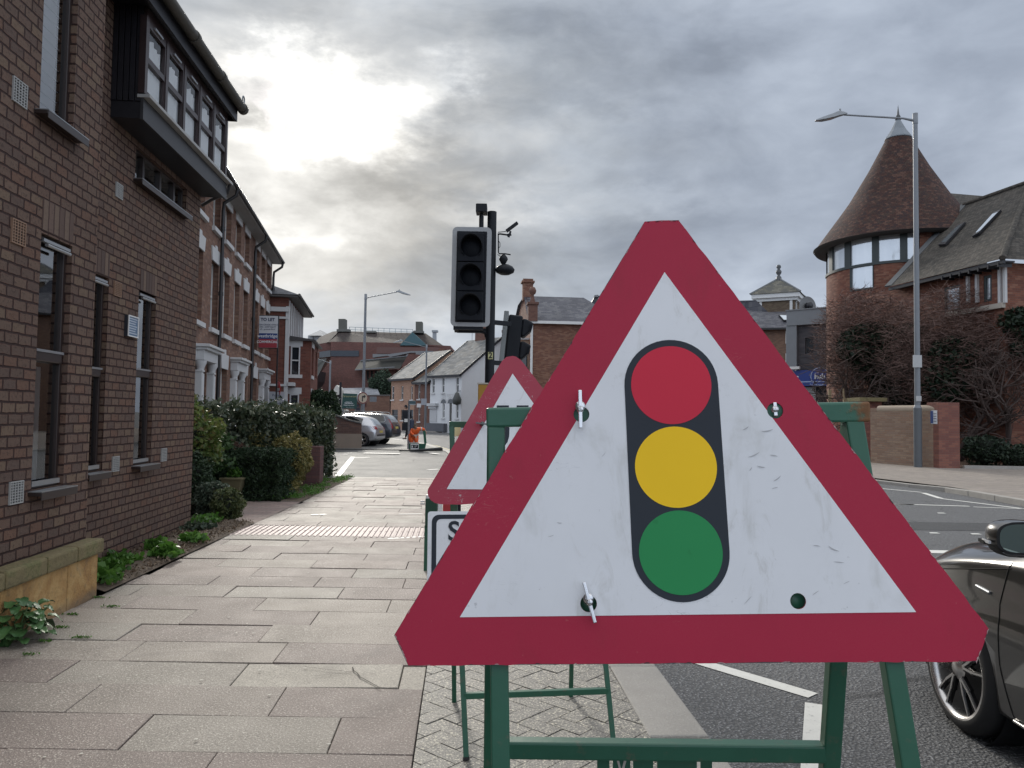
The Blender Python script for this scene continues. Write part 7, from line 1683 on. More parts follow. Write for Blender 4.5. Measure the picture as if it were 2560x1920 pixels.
# clamps (keys) through the holes
CH = mat('bright_zinc', (.75, .76, .78), .25, .1, 30, metal=.9)
def clamp(cx, cz, ang, L=.058, w_=.0065, off=-.012, nut=True, nm='clamp_key'):
    M = ML @ Matrix.Translation((cx, off, cz)) @ Matrix.Rotation(ang, 4, 'Y')
    q = MB(); q.box(-w_/2, w_/2, -.004, .004, -L/2, L/2); o = q.build(nm, CH, sp1, M=M.copy(), bevel=.0015)
    q = MB(); q.lathe([(0, -.004), (.0055, -.004), (.0055, .05), (0, .05)], (0, 0, 0), 12, axis='y'); q.build('bolt', CH, o, M=M.copy())
    if nut:
        q = MB(); q.lathe([(0, .002), (.0085, .002), (.0085, .007), (0, .007)], (0, .0, .006), 14, axis='y'); q.build('nut', CH, o, M=M.copy())
clamp(-.156, .338, R(1), .066); clamp(-.152, .022, R(-14), .066, .006); clamp(.171, .331, R(0), .024, .006, .001, nut=False)
for cx, cz, r in holes:
    q_ = MB(); q_.lathe([(0, .012), (r*1.5, .012), (r*1.5, .016), (0, .016)], (cx, 0, cz), 20, axis='y'); q_.build('washer', GREEN, sp1, M=ML)
# scuffs modelled as thin marks on the white sheet (scratches seen in the photo)
sc_ = MB()
def scuff(cx, cz, L, ang, w_=.0012, curve=.2):
    n = 6; pts = []
    for i in range(n+1):
        t = i/n-.5; x = t*L; z = curve*L*(t*t-.1); ca, sa = math.cos(ang), math.sin(ang); pts.append((cx+ca*x-sa*z, cz+sa*x+ca*z, w_*(1-4*t*t)+.0001))
    for a, b_ in zip(pts, pts[1:]): sc_.quad((a[0], -.0019, a[1]-a[2]/2), (b_[0], -.0019, b_[1]-b_[2]/2), (b_[0], -.0019, b_[1]+b_[2]/2), (a[0], -.0019, a[1]+a[2]/2))
for _ in range(10): 
    z = random.uniform(.02, .42); xm = (1-z/hI)*aI*.9; x = random.choice([-1, 1])*random.uniform(.095, max(.1, xm)) 
    if abs(x) < xm: scuff(x, z, random.uniform(.006, .022), random.uniform(-.6, .9), random.uniform(.0006, .0016), random.uniform(-.4, .4))
for x, z, L, an in ((.13, .255, .022, .4), (.14, .235, .014, -.2), (.12, .30, .012, .5), (.155, .295, .020, .15), (.123, .232, .008, .9), (.245, .10, .02, -.5), (.165, .215, .016, .6)): scuff(x, z, L, an, .002, .3)
sc_.build('scuff', mat('grey_scuff', (.46, .46, .47), .6, .2, 40), sp1, M=ML)
def chips(name, label, n, mt_, prob=None):
    q = MB()
    for _ in range(n):
        i = random.randrange(6); A = Vector(outer[i]); B = Vector(outer[(i+1) % 6]); 
        if (B-A).length < .08 and random.random() < .5: continue
        p = A.lerp(B, random.random()); nn = Vector((-(B-A).y, (B-A).x)).normalized(); d = (B-A).normalized(); L = random.uniform(.002, .007); w_ = random.uniform(.0006, .0022)
        pts = [p-d*L+nn*.0003, p+d*L*random.uniform(.5, 1)+nn*.0003, p+d*L*.3+nn*w_, p-d*L*.4+nn*w_*random.uniform(.5, 1.2)]
        q.add([(x, -.0011, z) for x, z in pts], [(0, 1, 2, 3)])
    return q.build(name, mt_, sp1, M=ML)
chips('chipped_edge', '', 110, mat('pale_chip', (.42, .28, .28), .7, .2, 90)); chips('dark_chip', '', 60, mat('dark_chip_mat', (.05, .03, .035), .7, .2, 90))
# frame: green box section A-frame
def leg_to_ground(p0, p1, z=0.0):       # extend p0->p1 until it meets the ground
    p0 = Vector(p0); p1 = Vector(p1); t = (z-p0.z)/(p1.z-p0.z); return p0+(p1-p0)*t
SP = lambda x, y, z: Vector(ML @ Vector((x, y, z)))
fr_th = .032
mt, b = newmat('rust_flecked_green'); v = tc('Object'); n_ = noise(v, 9, 5, .65); c = mixc(n_, (.022, .10, .06), (.045, .15, .10)); xx = sep(v)[0]
ru = smooth(xx + (noise(v, 22, 4, .7)-.5)*.16, .285, .315); c = mixc(mth('MAXIMUM', ru, smooth(noise(v, 30, 4, .7), .66, .72))*.9, c, mixc(noise(v, 60, 3), (.10, .035, .012), (.30, .13, .05))); setp(b, c, mth('ADD', .38, ru*.4), normal=bumpn(ru+noise(v, 90, 3)*.3, .3, .003)); RUSTG = mt
tL, tR = SP(-.302, .022, .335), SP(.312, .022, .335)
q_ = MB(); q_.obox(SP(-.318, .022, .333), SP(.330, .022, .326), .034, .034, up=(0, 0, 1)); q_.build('top_bar', RUSTG, root1, bevel=.004, bseg=2)
fL = leg_to_ground(SP(-.302, .022, .31), SP(-.302, .022, -.24)); fRa, fRb = SP(.304, .022, .31), SP(.336, .022, -.24); fR_ = leg_to_ground(fRa, fRb)
for a, b_ in ((SP(-.302, .022, .315), fL), (fRa, fR_)):
    q_ = MB(); q_.obox(a, b_, .030, .026, up=(0, 1, 0)); q_.build('leg', GREEN, root1, bevel=.003)
bkL0, bkR0 = tL+Vector((0, .03, -.015)), tR+Vector((.008, .03, -.015))
bkL = Vector((bkL0.x+.00, bkL0.y+.245, 0)); bkR = Vector((bkR0.x+.005, bkR0.y+.245, 0))
for a, b_ in ((bkL0, bkL), (bkR0, bkR)):
    q_ = MB(); q_.obox(a, b_, .032, .026, up=(0, 1, 0)); q_.build('leg', GREEN, root1, bevel=.003)
t_ = (bkL0.z-.822)/bkL0.z; cL = bkL0.lerp(bkL, t_); cR = bkR0.lerp(bkR, t_)
q_ = MB(); q_.obox(cL+Vector((.012, 0, .004)), cR+Vector((-.012, 0, .006)), .032, .032, up=(0, 0, 1)); q_.build('crossbar', GREEN, root1, bevel=.004)
# stencil plate with cut out letters under the crossbar
cx0 = ray(1290*k22, 1659*k22); 
def onbar(px, py):
    r = ray(px, py); y = cL.y+root1.location.y; p = CAM+r*(y/r.y); return p.x-root1.location.x, p.z
xa_, za_ = onbar(1290*k22, 1640*k22); xb_, zb2_ = onbar(1538*k22, 1640*k22); ztop = cL.z-.014; zbot = ztop-.085
kL = lambda u: onbar((400+u*.14464), 762)[0]
cuts = [(1448, 1472, 0, 1), (1592, 1612, 0, 1), (1750, 1778, 0, 1), (1912, 1930, .25, 1), (1930, 1984, .20, .42), (2052, 2078, 0, .5)]
q_ = MB(); cells = sorted({xa_, xb_, *[kL(c[0]) for c in cuts], *[kL(c[1]) for c in cuts]})
zs_ = [0, .2, .25, .42, .5, 1]
for a, b_ in zip(cells, cells[1:]):
    for z0, z1 in zip(zs_, zs_[1:]):
        xm = (a+b_)/2; zm_ = (z0+z1)/2
        if any(kL(c[0]) < xm < kL(c[1]) and c[2] < zm_ < c[3] for c in cuts) and z1 < 1.0: continue
        q_.box(a, b_, cL.y-.001, cL.y+.002, ztop-.085*z1, ztop-.085*z0)
st = q_.build('stencil_plate', GREEN, root1)
q_ = MB(); q_.prism([(kL(1495), cL.y-.0025, ztop), (kL(1512), cL.y-.0025, ztop), (kL(1530), cL.y-.0025, ztop-.02), (kL(1548), cL.y-.0025, ztop), (kL(1566), cL.y-.0025, ztop), (kL(1532), cL.y-.0025, ztop-.034)][::-1], (0, .001, 0)); q_.build('lettering', mat('paving_grey_ink', (.46, .43, .38), .8, .1), st)

# ================================================================ SECOND SIGN
k2c = lambda u, v: (400+.14468*u, 344+.14468*v)
root2 = empty('road_narrows_sign', 'worn red triangle road narrows sign on its own green frame behind the big sign', 'road sign', Matrix.Translation((.12, 3.55, 0)))
yaw2, lean2 = R(9), R(9)
def solve_plane(i0, i1, i2, depth):       # place an upright leaning plane so the measured corners fit
    c = at(*i1, depth); return c
F2 = Matrix.Rotation(yaw2, 4, 'Z') @ Matrix.Rotation(-lean2, 4, 'X')
org = at(*k2c(322, 1003), 3.36); nrm2 = F2 @ Vector((0, 1, 0))
def on2(px, py, off=0.0):
    r = ray(px, py); o = org+nrm2*off; t = (o-CAM).dot(nrm2)/r.dot(nrm2); return CAM+r*t
A2 = Matrix.Translation(org) @ F2; A2i = A2.inverted()
L2 = lambda u, v, off=0.0: (lambda q: (q.x, q.z))(A2i @ on2(*k2c(u, v), off))
M2 = Matrix.Translation((-.12, -3.55, 0)) @ A2
o_out = [L2(u, v) for u, v in ((195, 1000), (190, 1020), (195, 1050), (212, 1078), (240, 1098), (275, 1107), (420, 1110))]
i0, i1, i2 = L2(778, 205), L2(322, 1003), L2(1342, 1012)
cx2 = (i1[0]+i2[0])/2
apx = L2(778, 205)[0]
mir = lambda p: (2*cx2-p[0], p[1])
left = [L2(u, v) for u, v in ((262, 890), (450, 560), (640, 225), (705, 118), (735, 90), (778, 82))]
# mirror about the line from apex to base centre
def mirr(p):
    a = Vector(i0); b_ = Vector((cx2, (i1[1]+i2[1])/2)); d = (b_-a).normalized(); v_ = Vector(p)-a; q = a+2*v_.dot(d)*d-v_; return (q.x, q.y)
half = o_out[::-1]+left
poly2 = half+[mirr(p) for p in half[::-1]][1:]
q_ = MB(); q_.add([(x, 0, z) for x, z in poly2]+[(x, .004, z) for x, z in poly2], [tuple(range(len(poly2)))[::-1], tuple(range(len(poly2), 2*len(poly2)))]+[(i, (i+1) % len(poly2), len(poly2)+(i+1) % len(poly2), len(poly2)+i) for i in range(len(poly2))])
mt, b, c, d, sm = signmat('worn_red_sheet', (.38, .026, .056)); nz_ = smooth(noise(tc('Object'), 34, 4, .7), .66, .70); c = mixc(mth('MAXIMUM', d, nz_)*.7, c, (.52, .45, .45)); setp(b, c, .45); WR = mt
sp2 = q_.build('sign_plate', WR, root2, M=M2)
pp = bmesh.new(); pp.from_mesh(sp2.data); bmesh.ops.recalc_face_normals(pp, faces=pp.faces); pp.to_mesh(sp2.data); pp.free()
def face2(name, pts, mt_, y): q = MB(); q.add([(x, y, z) for x, z in pts], [tuple(range(len(pts)))]); return q.build(name, mt_, sp2, M=M2)
face2('white_panel', [i0, i1, i2][::1], SHW, -.002)
q_ = MB()
for (u0, u1, v0, v1) in ((668, 752, 425, 455), (805, 888, 425, 455)): q_.add([(L2(u, v)[0], -.003, L2(u, v)[1]) for u, v in ((u0, v1), (u1, v1), (u1, v0), (u0, v0))], [(0, 1, 2, 3)])
for s in (0, 1):
    pts = [(668, 455), (752, 455), (756, 585), (754, 640), (742, 680), (710, 720), (690, 760), (680, 800), (680, 960), (610, 960), (610, 800), (620, 750), (640, 710), (668, 650), (668, 600)]
    pl_ = [L2(*p) for p in pts]; 
    if s: pl_ = [mirr(p) for p in pl_]
    q_.add([(x, -.003, z) for x, z in pl_], [tuple(range(len(pl_)))])
q_.build('black_symbol', SBLK, sp2, M=M2)
# its green stand
gL, gR = Vector((-.17, 3.32, 0)), Vector((.47, 3.43, 0)); hL, hR = Vector((-.27, 3.98, 0)), Vector((.33, 4.08, 0))
O2 = Vector((.12, 3.55, 0)); top2L = at(451.5, 424.5, 3.62); top2R = top2L+Vector((.62, .11, 0))
q_ = MB(); q_.obox(top2L-O2+Vector((-.01, 0, 0)), top2R-O2, .03, .03); q_.build('top_bar', GREEN, root2, bevel=.003)
legs2 = []
for a, b_ in ((top2L, gL), (top2R, gR), (top2L+Vector((0, .03, 0)), hL), (top2R+Vector((-.02, .03, 0)), hR)):
    q_ = MB(); q_.obox(a-O2, b_-O2, .022, .022, up=(0, 1, 0)); q_.build('leg', GREEN, root2, bevel=.002); legs2.append((a, b_))
for a, b_ in (legs2[0], legs2[1]):
    e = b_-O2; d = (a-b_).normalized(); q_ = MB(); q_.obox(e, e+d*.012, .026, .026, up=(0, 1, 0)); q_.build('rubber_foot', mat('matt_black', (.015, .015, .015), .7, .1), root2)
f = .17; q_ = MB(); q_.obox(gL.lerp(legs2[0][0], f+.005)-O2, gR.lerp(legs2[1][0], f-.0)-O2, .025, .025); q_.build('crossbar', GREEN, root2, bevel=.002)
# rectangular plate below
org3 = at(*k2c(192, 1160), 3.30)
q_ = MB(); q0 = L2(192, 1158); q1 = L2(212, 1600); 
x0, z1 = q0; x1 = x0+.60; z0 = z1-.36
rp = q_.prism(rrect(x0, x1, z0, z1, .012, -.012), (0, .003, 0)).build('supplementary_plate', SHW, root2, M=M2)
q_ = MB(); 
outr = rrect(x0+.017, x1-.017, z0+.017, z1-.014, .03, -.0135); inr = rrect(x0+.037, x1-.037, z0+.037, z1-.032, .02, -.0135); n = len(outr)
q_.add(outr+inr, [(i, (i+1) % n, n+(i+1) % n, n+i) for i in range(n)]); q_.build('border', SBLK, rp, M=M2)
me = textmesh('Single file\ntraffic', .115, .0008, 'LEFT', .002); me.transform(M2 @ Matrix.Translation((x0+.085, -.0140, (z0+z1)/2+.035)) @ FACE); me.materials.clear(); me.materials.append(SBLK); o = bpy.data.objects.new('lettering', me); scn.collection.objects.link(o); o.parent = rp
# clip on the second sign, latch
q_ = MB(); p = L2(565, 555); q_.lathe([(0, 0), (.009, .0), (.009, .02), (0, .02)], (0, 0, 0), 12, axis='y'); q_.v = [(x+p[0], y-.03, z+p[1]-.0) for x, y, z in q_.v]; q_.obox((p[0]-.03, -.03, p[1]+.002), (p[0]+.02, -.03, p[1]-.004), .006, .006); q_.build('clamp_key', mat('dark_steel', (.12, .12, .12), .4, .2, metal=.6), sp2, M=M2)
q_ = MB(); p = L2(405, 600); q_.box(p[0]-.015, p[0]+.012, .03, .034, p[1]-.02, p[1]+.02); q_.build('yellow_sticker', mat('sticker', (.55, .50, .25), .5, .2), sp2, M=M2)
# third folded stand with a red and white plate further along the footway
k9 = lambda u, v: (400+.14468*u, 344+.14468*v)
Yf = 7.2; g0 = ground(431, 545); 
r3 = empty('folded_sign_stand', 'dark green folded stand with red and white plate standing behind the road narrows sign', 'sign stand', loc=(at(430, 520, Yf).x, Yf, 0))
def r3b(u0, u1, v0, v1, y0, y1, name, mt_, toground=False):
    a = at(*k9(u0, v1), Yf+y0); b_ = at(*k9(u1, v0), Yf+y0); q = MB(); q.box(a.x-r3.location.x, b_.x-r3.location.x, y0, y1, 0 if toground else a.z, b_.z); return q.build(name, mt_, r3, bevel=.003)
r3b(172, 256, 1070, 1258, 0, .10, 'side_panel', mat('deep_green', (.012, .055, .032), .45, .2)); r3b(178, 200, 1045, 1069, .01, .09, 'cap', WHITE); 
r3b(258, 292, 1105, 1300, .02, .04, 'white_plate', WHITE); r3b(293, 366, 1105, 1300, .02, .04, 'red_plate', mat('bright_red_plate', (.40, .03, .035), .4, .1)); r3b(367, 420, 1105, 1300, .03, .06, 'black_panel', SIGBLK)
for v in (1085, 1100): r3b(140, 171, v, v+10, .03, .05, 'hinge_pin', STEEL)
for u in (180, 240, 410): a = at(*k9(u, 1255), Yf+.05); q_ = MB(); q_.obox((a.x-r3.location.x, .07, 0), (a.x-r3.location.x, .07, a.z), .03, .03); q_.build('leg', GREEN, r3)
# ================================================================ CARS
def carpaint(name, col, metal=.5, rough=.32):
    mt, b = newmat(name); v = tc('Object'); f = noise(v, 900, 1); c = mixc(smooth(f, .5, .7)*.35, col, tuple(min(1, x*1.8+.02) for x in col)); d = smooth(noise(v, 2.5, 4, .6), .5, .75)
    setp(b, c, mth('ADD', rough, d*.1), metal, coat=1.0); return mt
TYRE = mat('tyre_rubber', (.018, .018, .019), .75, .15, 20); RIMD = mat('dark_alloy', (.02, .02, .022), .35, .1, metal=.6); ALLOY = mat('bright_alloy', (.62, .60, .58), .28, .08, metal=.9)
CGL = newmat('car_glass'); setp(CGL[1], (.012, .015, .017), .04, spec=.9); CGL = CGL[0]
PLASTIC = mat('black_plastic', (.015, .015, .016), .55, .15); REDL = mat('tail_lamp_red', (.25, .012, .015), .15, .1); CLEARL = mat('clear_lamp', (.55, .56, .58), .12, .1)
def wheel(parent, x, y, r, rr, side, spokes=5, w_=.215, light_face=True, M=None, twin=True):
    rt = MB(); h = w_/2
    rt.lathe([(rr, -h), (rr+.012, -h-.004), (r-.03, -h+.008), (r-.008, -h+.03), (r, -h+.055), (r, h-.055), (r-.03, h-.008), (rr, h)], (0, 0, 0), 48, axis='y')
    rt.v = [(a+x, b+y, c+r) for a, b, c in rt.v]; t = rt.build('wheel', TYRE, parent, uvw=False)
    s = -1 if side > 0 else 1      # outer face direction along y
    def P(v): return [(a+x, b*(-s)*-1*1+y if False else b*s*-1+y, c+r) for a, b, c in v]
    q = MB(); q.lathe([(rr+.004, -h-.002), (rr-.012, -h+.002), (rr-.02, -h+.04), (rr-.03, h-.02)], (0, 0, 0), 48, axis='y'); q.v = [(a+x, (b if side < 0 else -b)+y, c+r) for a, b, c in q.v]; q.build('rim', ALLOY if light_face else RIMD, t, uvw=False)
    q = MB(); q.lathe([(0, .02), (rr-.015, .02)], (0, 0, 0), 40, axis='y'); q.v = [(a+x, (b if side < 0 else -b)+y, c+r) for a, b, c in q.v]; q.build('brake_disc', mat('dark_hub', (.02, .02, .02), .6, .1), t, uvw=False)
    q = MB(); d = MB()
    for k in range(spokes):
        a = 2*math.pi*k/spokes+math.pi/2
        for o_ in ((-.16, .16) if twin else (0,)):
            c0 = (math.cos(a+o_*.25)*.055, math.sin(a+o_*.25)*.055); c1 = (math.cos(a+o_*1.15)*(rr-.012), math.sin(a+o_*1.15)*(rr-.012)); m_ = (math.cos(a+o_*1.25)*rr*.55, math.sin(a+o_*1.25)*rr*.55)
            for (p, q2, wa) in ((c0, m_, .020), (m_, c1, .014)):
                yy = -h+.012; q.obox((p[0], yy, p[1]), (q2[0], yy, q2[1]), wa*.6 if twin else .05, .006, up=(0, 1, 0)); d.obox((p[0], yy+.012, p[1]), (q2[0], yy+.014, q2[1]), wa*1.7 if twin else .06, .018, up=(0, 1, 0))
    q.lathe([(0, -h+.004), (.032, -h+.004), (.038, -h+.012), (.06, -h+.02)], (0, 0, 0), 20, axis='y')
    for mb_, mt_, nm in ((q, ALLOY, 'spoke'), (d, RIMD, 'spoke_back')):
        mb_.v = [(a+x, (b if side < 0 else -b)+y, c+r) for a, b, c in mb_.v]; mb_.build(nm, mt_, t, uvw=False)
    return t
def car(name, label, M, st, paint, wheels, r, rr, W, glass, group=None, lights=None, spokes=5, twin=True, arch=PLASTIC, subs=2):
    """st: stations (x, zlow, zbelt, zroof, wbelt, wroof) from nose (x=0) to tail; local x backwards, y across, left side = -y ... """
    root = empty(name, label, 'car', M, group=group); H = W/2
    rows = []
    for (x, zl, zb, zr, wb, wr, wl) in st:
        zc = zl+(zb-zl)*.62
        prof = [(0, zl), (wl*.8, zl), (wl*.97, zl+.05), (wl*1.0, zl+(zb-zl)*.30), (wl*1.0, zc-.02), (wl*.985, zc+.03), (wb, zb-.03), (wb*.985, zb+.004), (wr+(wb-wr)*.12, zb+(zr-zb)*.80 if zr-zb > .1 else zb+(zr-zb)*.4), (wr*.93, zb+(zr-zb)*.955 if zr-zb > .1 else zb+(zr-zb)*.7), (wr*.6, zr-.008), (0, zr)]
        rows.append([(x, H*a, z) for a, z in prof])
    n = len(rows[0]); vs = []; full = 2*n-2
    for rw in rows: vs += rw + [(x, -y, z) for x, y, z in rw[1:-1][::-1]]
    fs = []
    for i in range(len(rows)-1):
        for k in range(full): fs.append((i*full+k, i*full+(k+1) % full, (i+1)*full+(k+1) % full, (i+1)*full+k))
    fs += [tuple(range(full)), tuple(range((len(rows)-1)*full, len(rows)*full))[::-1]]
    me = bpy.data.meshes.new('body'); me.from_pydata(vs, [], fs); bm = bmesh.new(); bm.from_mesh(me); bmesh.ops.recalc_face_normals(bm, faces=bm.faces); 
    cl = bm.edges.layers.float.new('crease_edge')
    for e in bm.edges:
        i0, i1 = e.verts[0].index, e.verts[1].index
        if i0 % full == i1 % full and (i0 % full) in (2, 5, 6, full-2, full-5, full-6): e[cl] = .45
    bm.to_mesh(me); bm.free(); me.polygons.foreach_set('use_smooth', [True]*len(me.polygons)); me.materials.append(paint)
    o = bpy.data.objects.new('body', me); scn.collection.objects.link(o)
    ss = o.modifiers.new('s', 'SUBSURF'); ss.levels = subs; ss.render_levels = subs
    cuts = []
    for wx in wheels:
        for sy in (-1, 1):
            q = MB(); q.lathe([(0, -.16), (r+.03, -.16), (r+.03, .16), (0, .16)], (wx, sy*(H-.10), r), 40, axis='y', smooth=False); c = q.build('cutw', None, None, uvw=False, merge=True); cuts.append(c); b_ = o.modifiers.new('b', 'BOOLEAN'); b_.operation = 'DIFFERENCE'; b_.object = c; b_.solver = 'EXACT'
    dg = bpy.context.evaluated_depsgraph_get(); ev = o.evaluated_get(dg); me2 = bpy.data.meshes.new_from_object(ev); bpy.data.objects.remove(o)
    for c in cuts: bpy.data.objects.remove(c)
    me2.materials.clear(); me2.materials.append(paint); body = bpy.data.objects.new('body', me2); scn.collection.objects.link(body); body.parent = root
    from mathutils.bvhtree import BVHTree
    bt = BVHTree.FromPolygons([v.co.copy() for v in me2.vertices], [tuple(p.vertices) for p in me2.polygons])
    def onside(x, z, sy, lift=.004):
        h = bt.ray_cast(Vector((x, sy*2, z)), Vector((0, -sy, 0))); return (h[0]+Vector((0, sy*lift, 0))) if h[0] else None
    def patch(pts, sy, mt_, nm, par=body, lift=.004, n=10):   # outline in side view projected on the body
        # grid fill between top and bottom chains: pts = (top chain, bottom chain)
        top, bot = pts; q = MB(); V = []
        def samp(ch, t):
            L_ = [0]; 
            for a, b_ in zip(ch, ch[1:]): L_.append(L_[-1]+math.hypot(b_[0]-a[0], b_[1]-a[1]))
            d = t*L_[-1]; k = max(i for i in range(len(L_)-1) if L_[i] <= d+1e-9) if d > 0 else 0; f = (d-L_[k])/max(L_[k+1]-L_[k], 1e-9); f = min(f, 1); return (ch[k][0]+(ch[k+1][0]-ch[k][0])*f, ch[k][1]+(ch[k+1][1]-ch[k][1])*f)
        m = 6; ok = True
        for i in range(n*3+1):
            a, b_ = samp(top, i/(n*3)), samp(bot, i/(n*3))
            for j in range(m+1):
                p = onside(a[0]+(b_[0]-a[0])*j/m, a[1]+(b_[1]-a[1])*j/m, sy, lift)
                V.append(p if p else Vector((a[0], sy*H*.7, a[1])))
        F_ = [(i*(m+1)+j, i*(m+1)+j+1, (i+1)*(m+1)+j+1, (i+1)*(m+1)+j) for i in range(n*3) for j in range(m)]
        q.add(V, F_, True); return q.build(nm, mt_, par, uvw=False)
    for g_ in glass:
        for sy in (-1, 1): patch(g_, sy, CGL, 'side_window')
    for wx in wheels:
        for sy in (-1, 1): wheel(root, wx, sy*(H-.115), r, rr, sy, spokes, twin=twin)
    q = MB()
    for wx in wheels:
        for sy in (-1, 1): q.lathe([(r+.04, -.1), (r+.04, .1), (0, .1)], (0, 0, 0), 30, axis='y'); k = len(q.v)-3*30; q.v[k:] = [(a+wx, b*sy*-1+sy*(H-.16), c+r) for a, b, c in q.v[k:]]
    split_loose(q.build('wheel_arch_liner', PLASTIC, root, uvw=False))
    return root, body, patch, onside, bt
# hatchback at the right edge, heading away from the camera; x local = toward its tail
st = [(.00, .30, .50, .58, .60, .45, .66), (.06, .22, .62, .70, .76, .55, .84), (.30, .17, .72, .83, .90, .70, .95), (.62, .16, .825, .94, .96, .76, .985), (.95, .16, .89, .99, .97, .80, 1.0), (1.30, .16, .93, 1.035, .965, .82, 1.0), (1.62, .16, .935, 1.20, .955, .76, 1.0), (2.02, .16, .945, 1.415, .95, .68, 1.0),
      (2.5, .16, .955, 1.46, .95, .68, 1.0), (3.0, .16, .965, 1.45, .95, .68, 1.0), (3.45, .17, .98, 1.41, .94, .66, .995), (3.80, .20, .99, 1.34, .91, .62, .98), (4.05, .26, .97, 1.12, .86, .62, .95), (4.22, .34, .86, .93, .78, .60, .88), (4.26, .42, .72, .78, .70, .5, .80)]
GX, GY = 2.36, 3.88
wpt = ground(969, 733, -.10)
head = Vector((.02, 1, 0)).normalized()       # heading of the car
HW = .895
xb_ = -head; yb_ = Vector((-xb_.y, xb_.x, 0))      # local x toward tail; local y
# local y must point so that the near (left) side is identifiable
wx0, wr_ = .85, .318
side_vec = Vector((-head.y, head.x, 0))            # left of the car, toward the pavement
sgn = 1 if side_vec.dot(yb_) > 0 else -1
contact = Vector((2.25, 3.95, -.10))
origin = contact - xb_*wx0 - side_vec*HW
Mg = Matrix(((xb_.x, yb_.x, 0, origin.x), (xb_.y, yb_.y, 0, origin.y), (0, 0, 1, -.10), (0, 0, 0, 1)))
GOLF = carpaint('dark_bronze_paint', (.050, .047, .045), .75, .30)
golf, gb_, patch, onside, bt_ = car('hatchback_car', 'dark grey bronze hatchback at the right edge, front wing, wheel and mirror in view', Mg, st, GOLF, (.85, 3.48), .318, .245, 1.79,
    [([(1.60, 1.12), (2.02, 1.345), (2.44, 1.385)], [(1.42, .955), (2.0, .965), (2.44, .975)]), ([(2.50, 1.385), (3.0, 1.375), (3.32, 1.30)], [(2.50, .975), (3.0, .985), (3.40, 1.0)])])
S_ = sgn
def gline(pts, w_, mt_, nm, lift=.003, par=gb_):
    q = MB(); P = [onside(x, z, S_, lift) for x, z in pts]; P = [p for p in P if p]
    q.tube(P, w_, 5); return q.build(nm, mt_, par, uvw=False)
def dense(a, b_, n=10): return [(a[0]+(b_[0]-a[0])*i/n, a[1]+(b_[1]-a[1])*i/n) for i in range(n+1)]
DKG = mat('panel_gap', (.004, .004, .004), .9, .1)
gline(dense((1.27, .92), (1.215, .72))+dense((1.215, .72), (1.235, .45))+dense((1.235, .45), (1.30, .24)), .0035, DKG, 'door_gap', .0)
gline(dense((2.46, .94), (2.44, .24)), .0035, DKG, 'door_gap', .0); gline(dense((1.33, .235), (2.44, .235)), .0035, DKG, 'door_gap', .0)
gline(dense((.35, .715), (1.28, .895), 16), .003, DKG, 'bonnet_gap', .0)
gline(dense((1.03, .765), (1.14, .755), 5), .009, STEEL, 'wing_badge', .003)
gline(dense((1.30, .225), (3.0, .225), 16), .009, ALLOY, 'sill_trim', .004); 
q_ = MB(); q_.tube([(p.x, p.y, p.z) for p in [onside(x, z, S_, .005) for x, z in [(1.42+.11*i, .955+.002*i) for i in range(18)]] if p], .008, 6); q_.build('window_trim', STEEL, gb_, uvw=False)
q_ = MB(); c = onside(2.32, .80, S_, .0); q_.tube([c+Vector((-.11, 0, 0)), c+Vector((-.09, S_*.03, 0)), c+Vector((.07, S_*.03, 0)), c+Vector((.09, 0, 0))], .014, 8); q_.build('door_handle', GOLF, gb_, uvw=False)
patch(([(.12, .66), (.35, .70), (.62, .74)], [(.12, .55), (.35, .57), (.55, .63)]), S_, CLEARL, 'headlight'); patch(([(.12, .66), (.35, .70), (.62, .74)], [(.12, .55), (.35, .57), (.55, .63)]), -S_, CLEARL, 'headlight')
# door mirror
mc = onside(1.56, .985, S_, 0) or Vector((1.56, S_*.8, .985))
mp = Vector((1.53, mc.y+S_*.185, 1.075)); mir_ = empty('tmp', '', '') ; bpy.data.objects.remove(mir_)
def ell(mb, c, rx, ry, rz, x0=-1, x1=1, n=20, m=12, k=2.4):
    vs = []; fs = []
    for i in range(m+1):
        t = x0+(x1-x0)*i/m; s = max(1-abs(t)**k, 0)**(1/k)
        for j in range(n):
            a = 2*math.pi*j/n; ca, sa = math.cos(a), math.sin(a); e = lambda v: math.copysign(abs(v)**.75, v); vs.append((c[0]+t*rx, c[1]+e(ca)*ry*s, c[2]+e(sa)*rz*s))
    for i in range(m):
        for j in range(n): fs.append((i*n+j, i*n+(j+1) % n, (i+1)*n+(j+1) % n, (i+1)*n+j))
    mb.add(vs, fs, True)
q_ = MB(); ell(q_, mp, .10, .112, .072, -1, .42); mo_ = q_.build('mirror_housing', GOLF, gb_, uvw=False)
q_ = MB(); ell(q_, mp-Vector((0, 0, .012)), .096, .109, .072, -.5, .44); q_.v = [(x, y, min(z, mp.z-.018)) for x, y, z in q_.v]; q_.build('mirror_lower', PLASTIC, mo_, uvw=False)
q_ = MB(); ell(q_, mp, .11, .112, .066, .42, .43, m=1); fr0 = q_; q2 = MB(); n = 28; q2.add([(mp.x+.047, mp.y+math.copysign(abs(math.cos(2*math.pi*j/n))**.7, math.cos(2*math.pi*j/n))*.098, mp.z+math.copysign(abs(math.sin(2*math.pi*j/n))**.7, math.sin(2*math.pi*j/n))*.059) for j in range(n)], [tuple(range(n))]); 
MIRR, b = newmat('mirror_glass'); setp(b, (.42, .50, .44), .02, 1.0); q2.build('mirror_glass', MIRR, mo_, uvw=False)
q_ = MB(); n = 28; ring = []
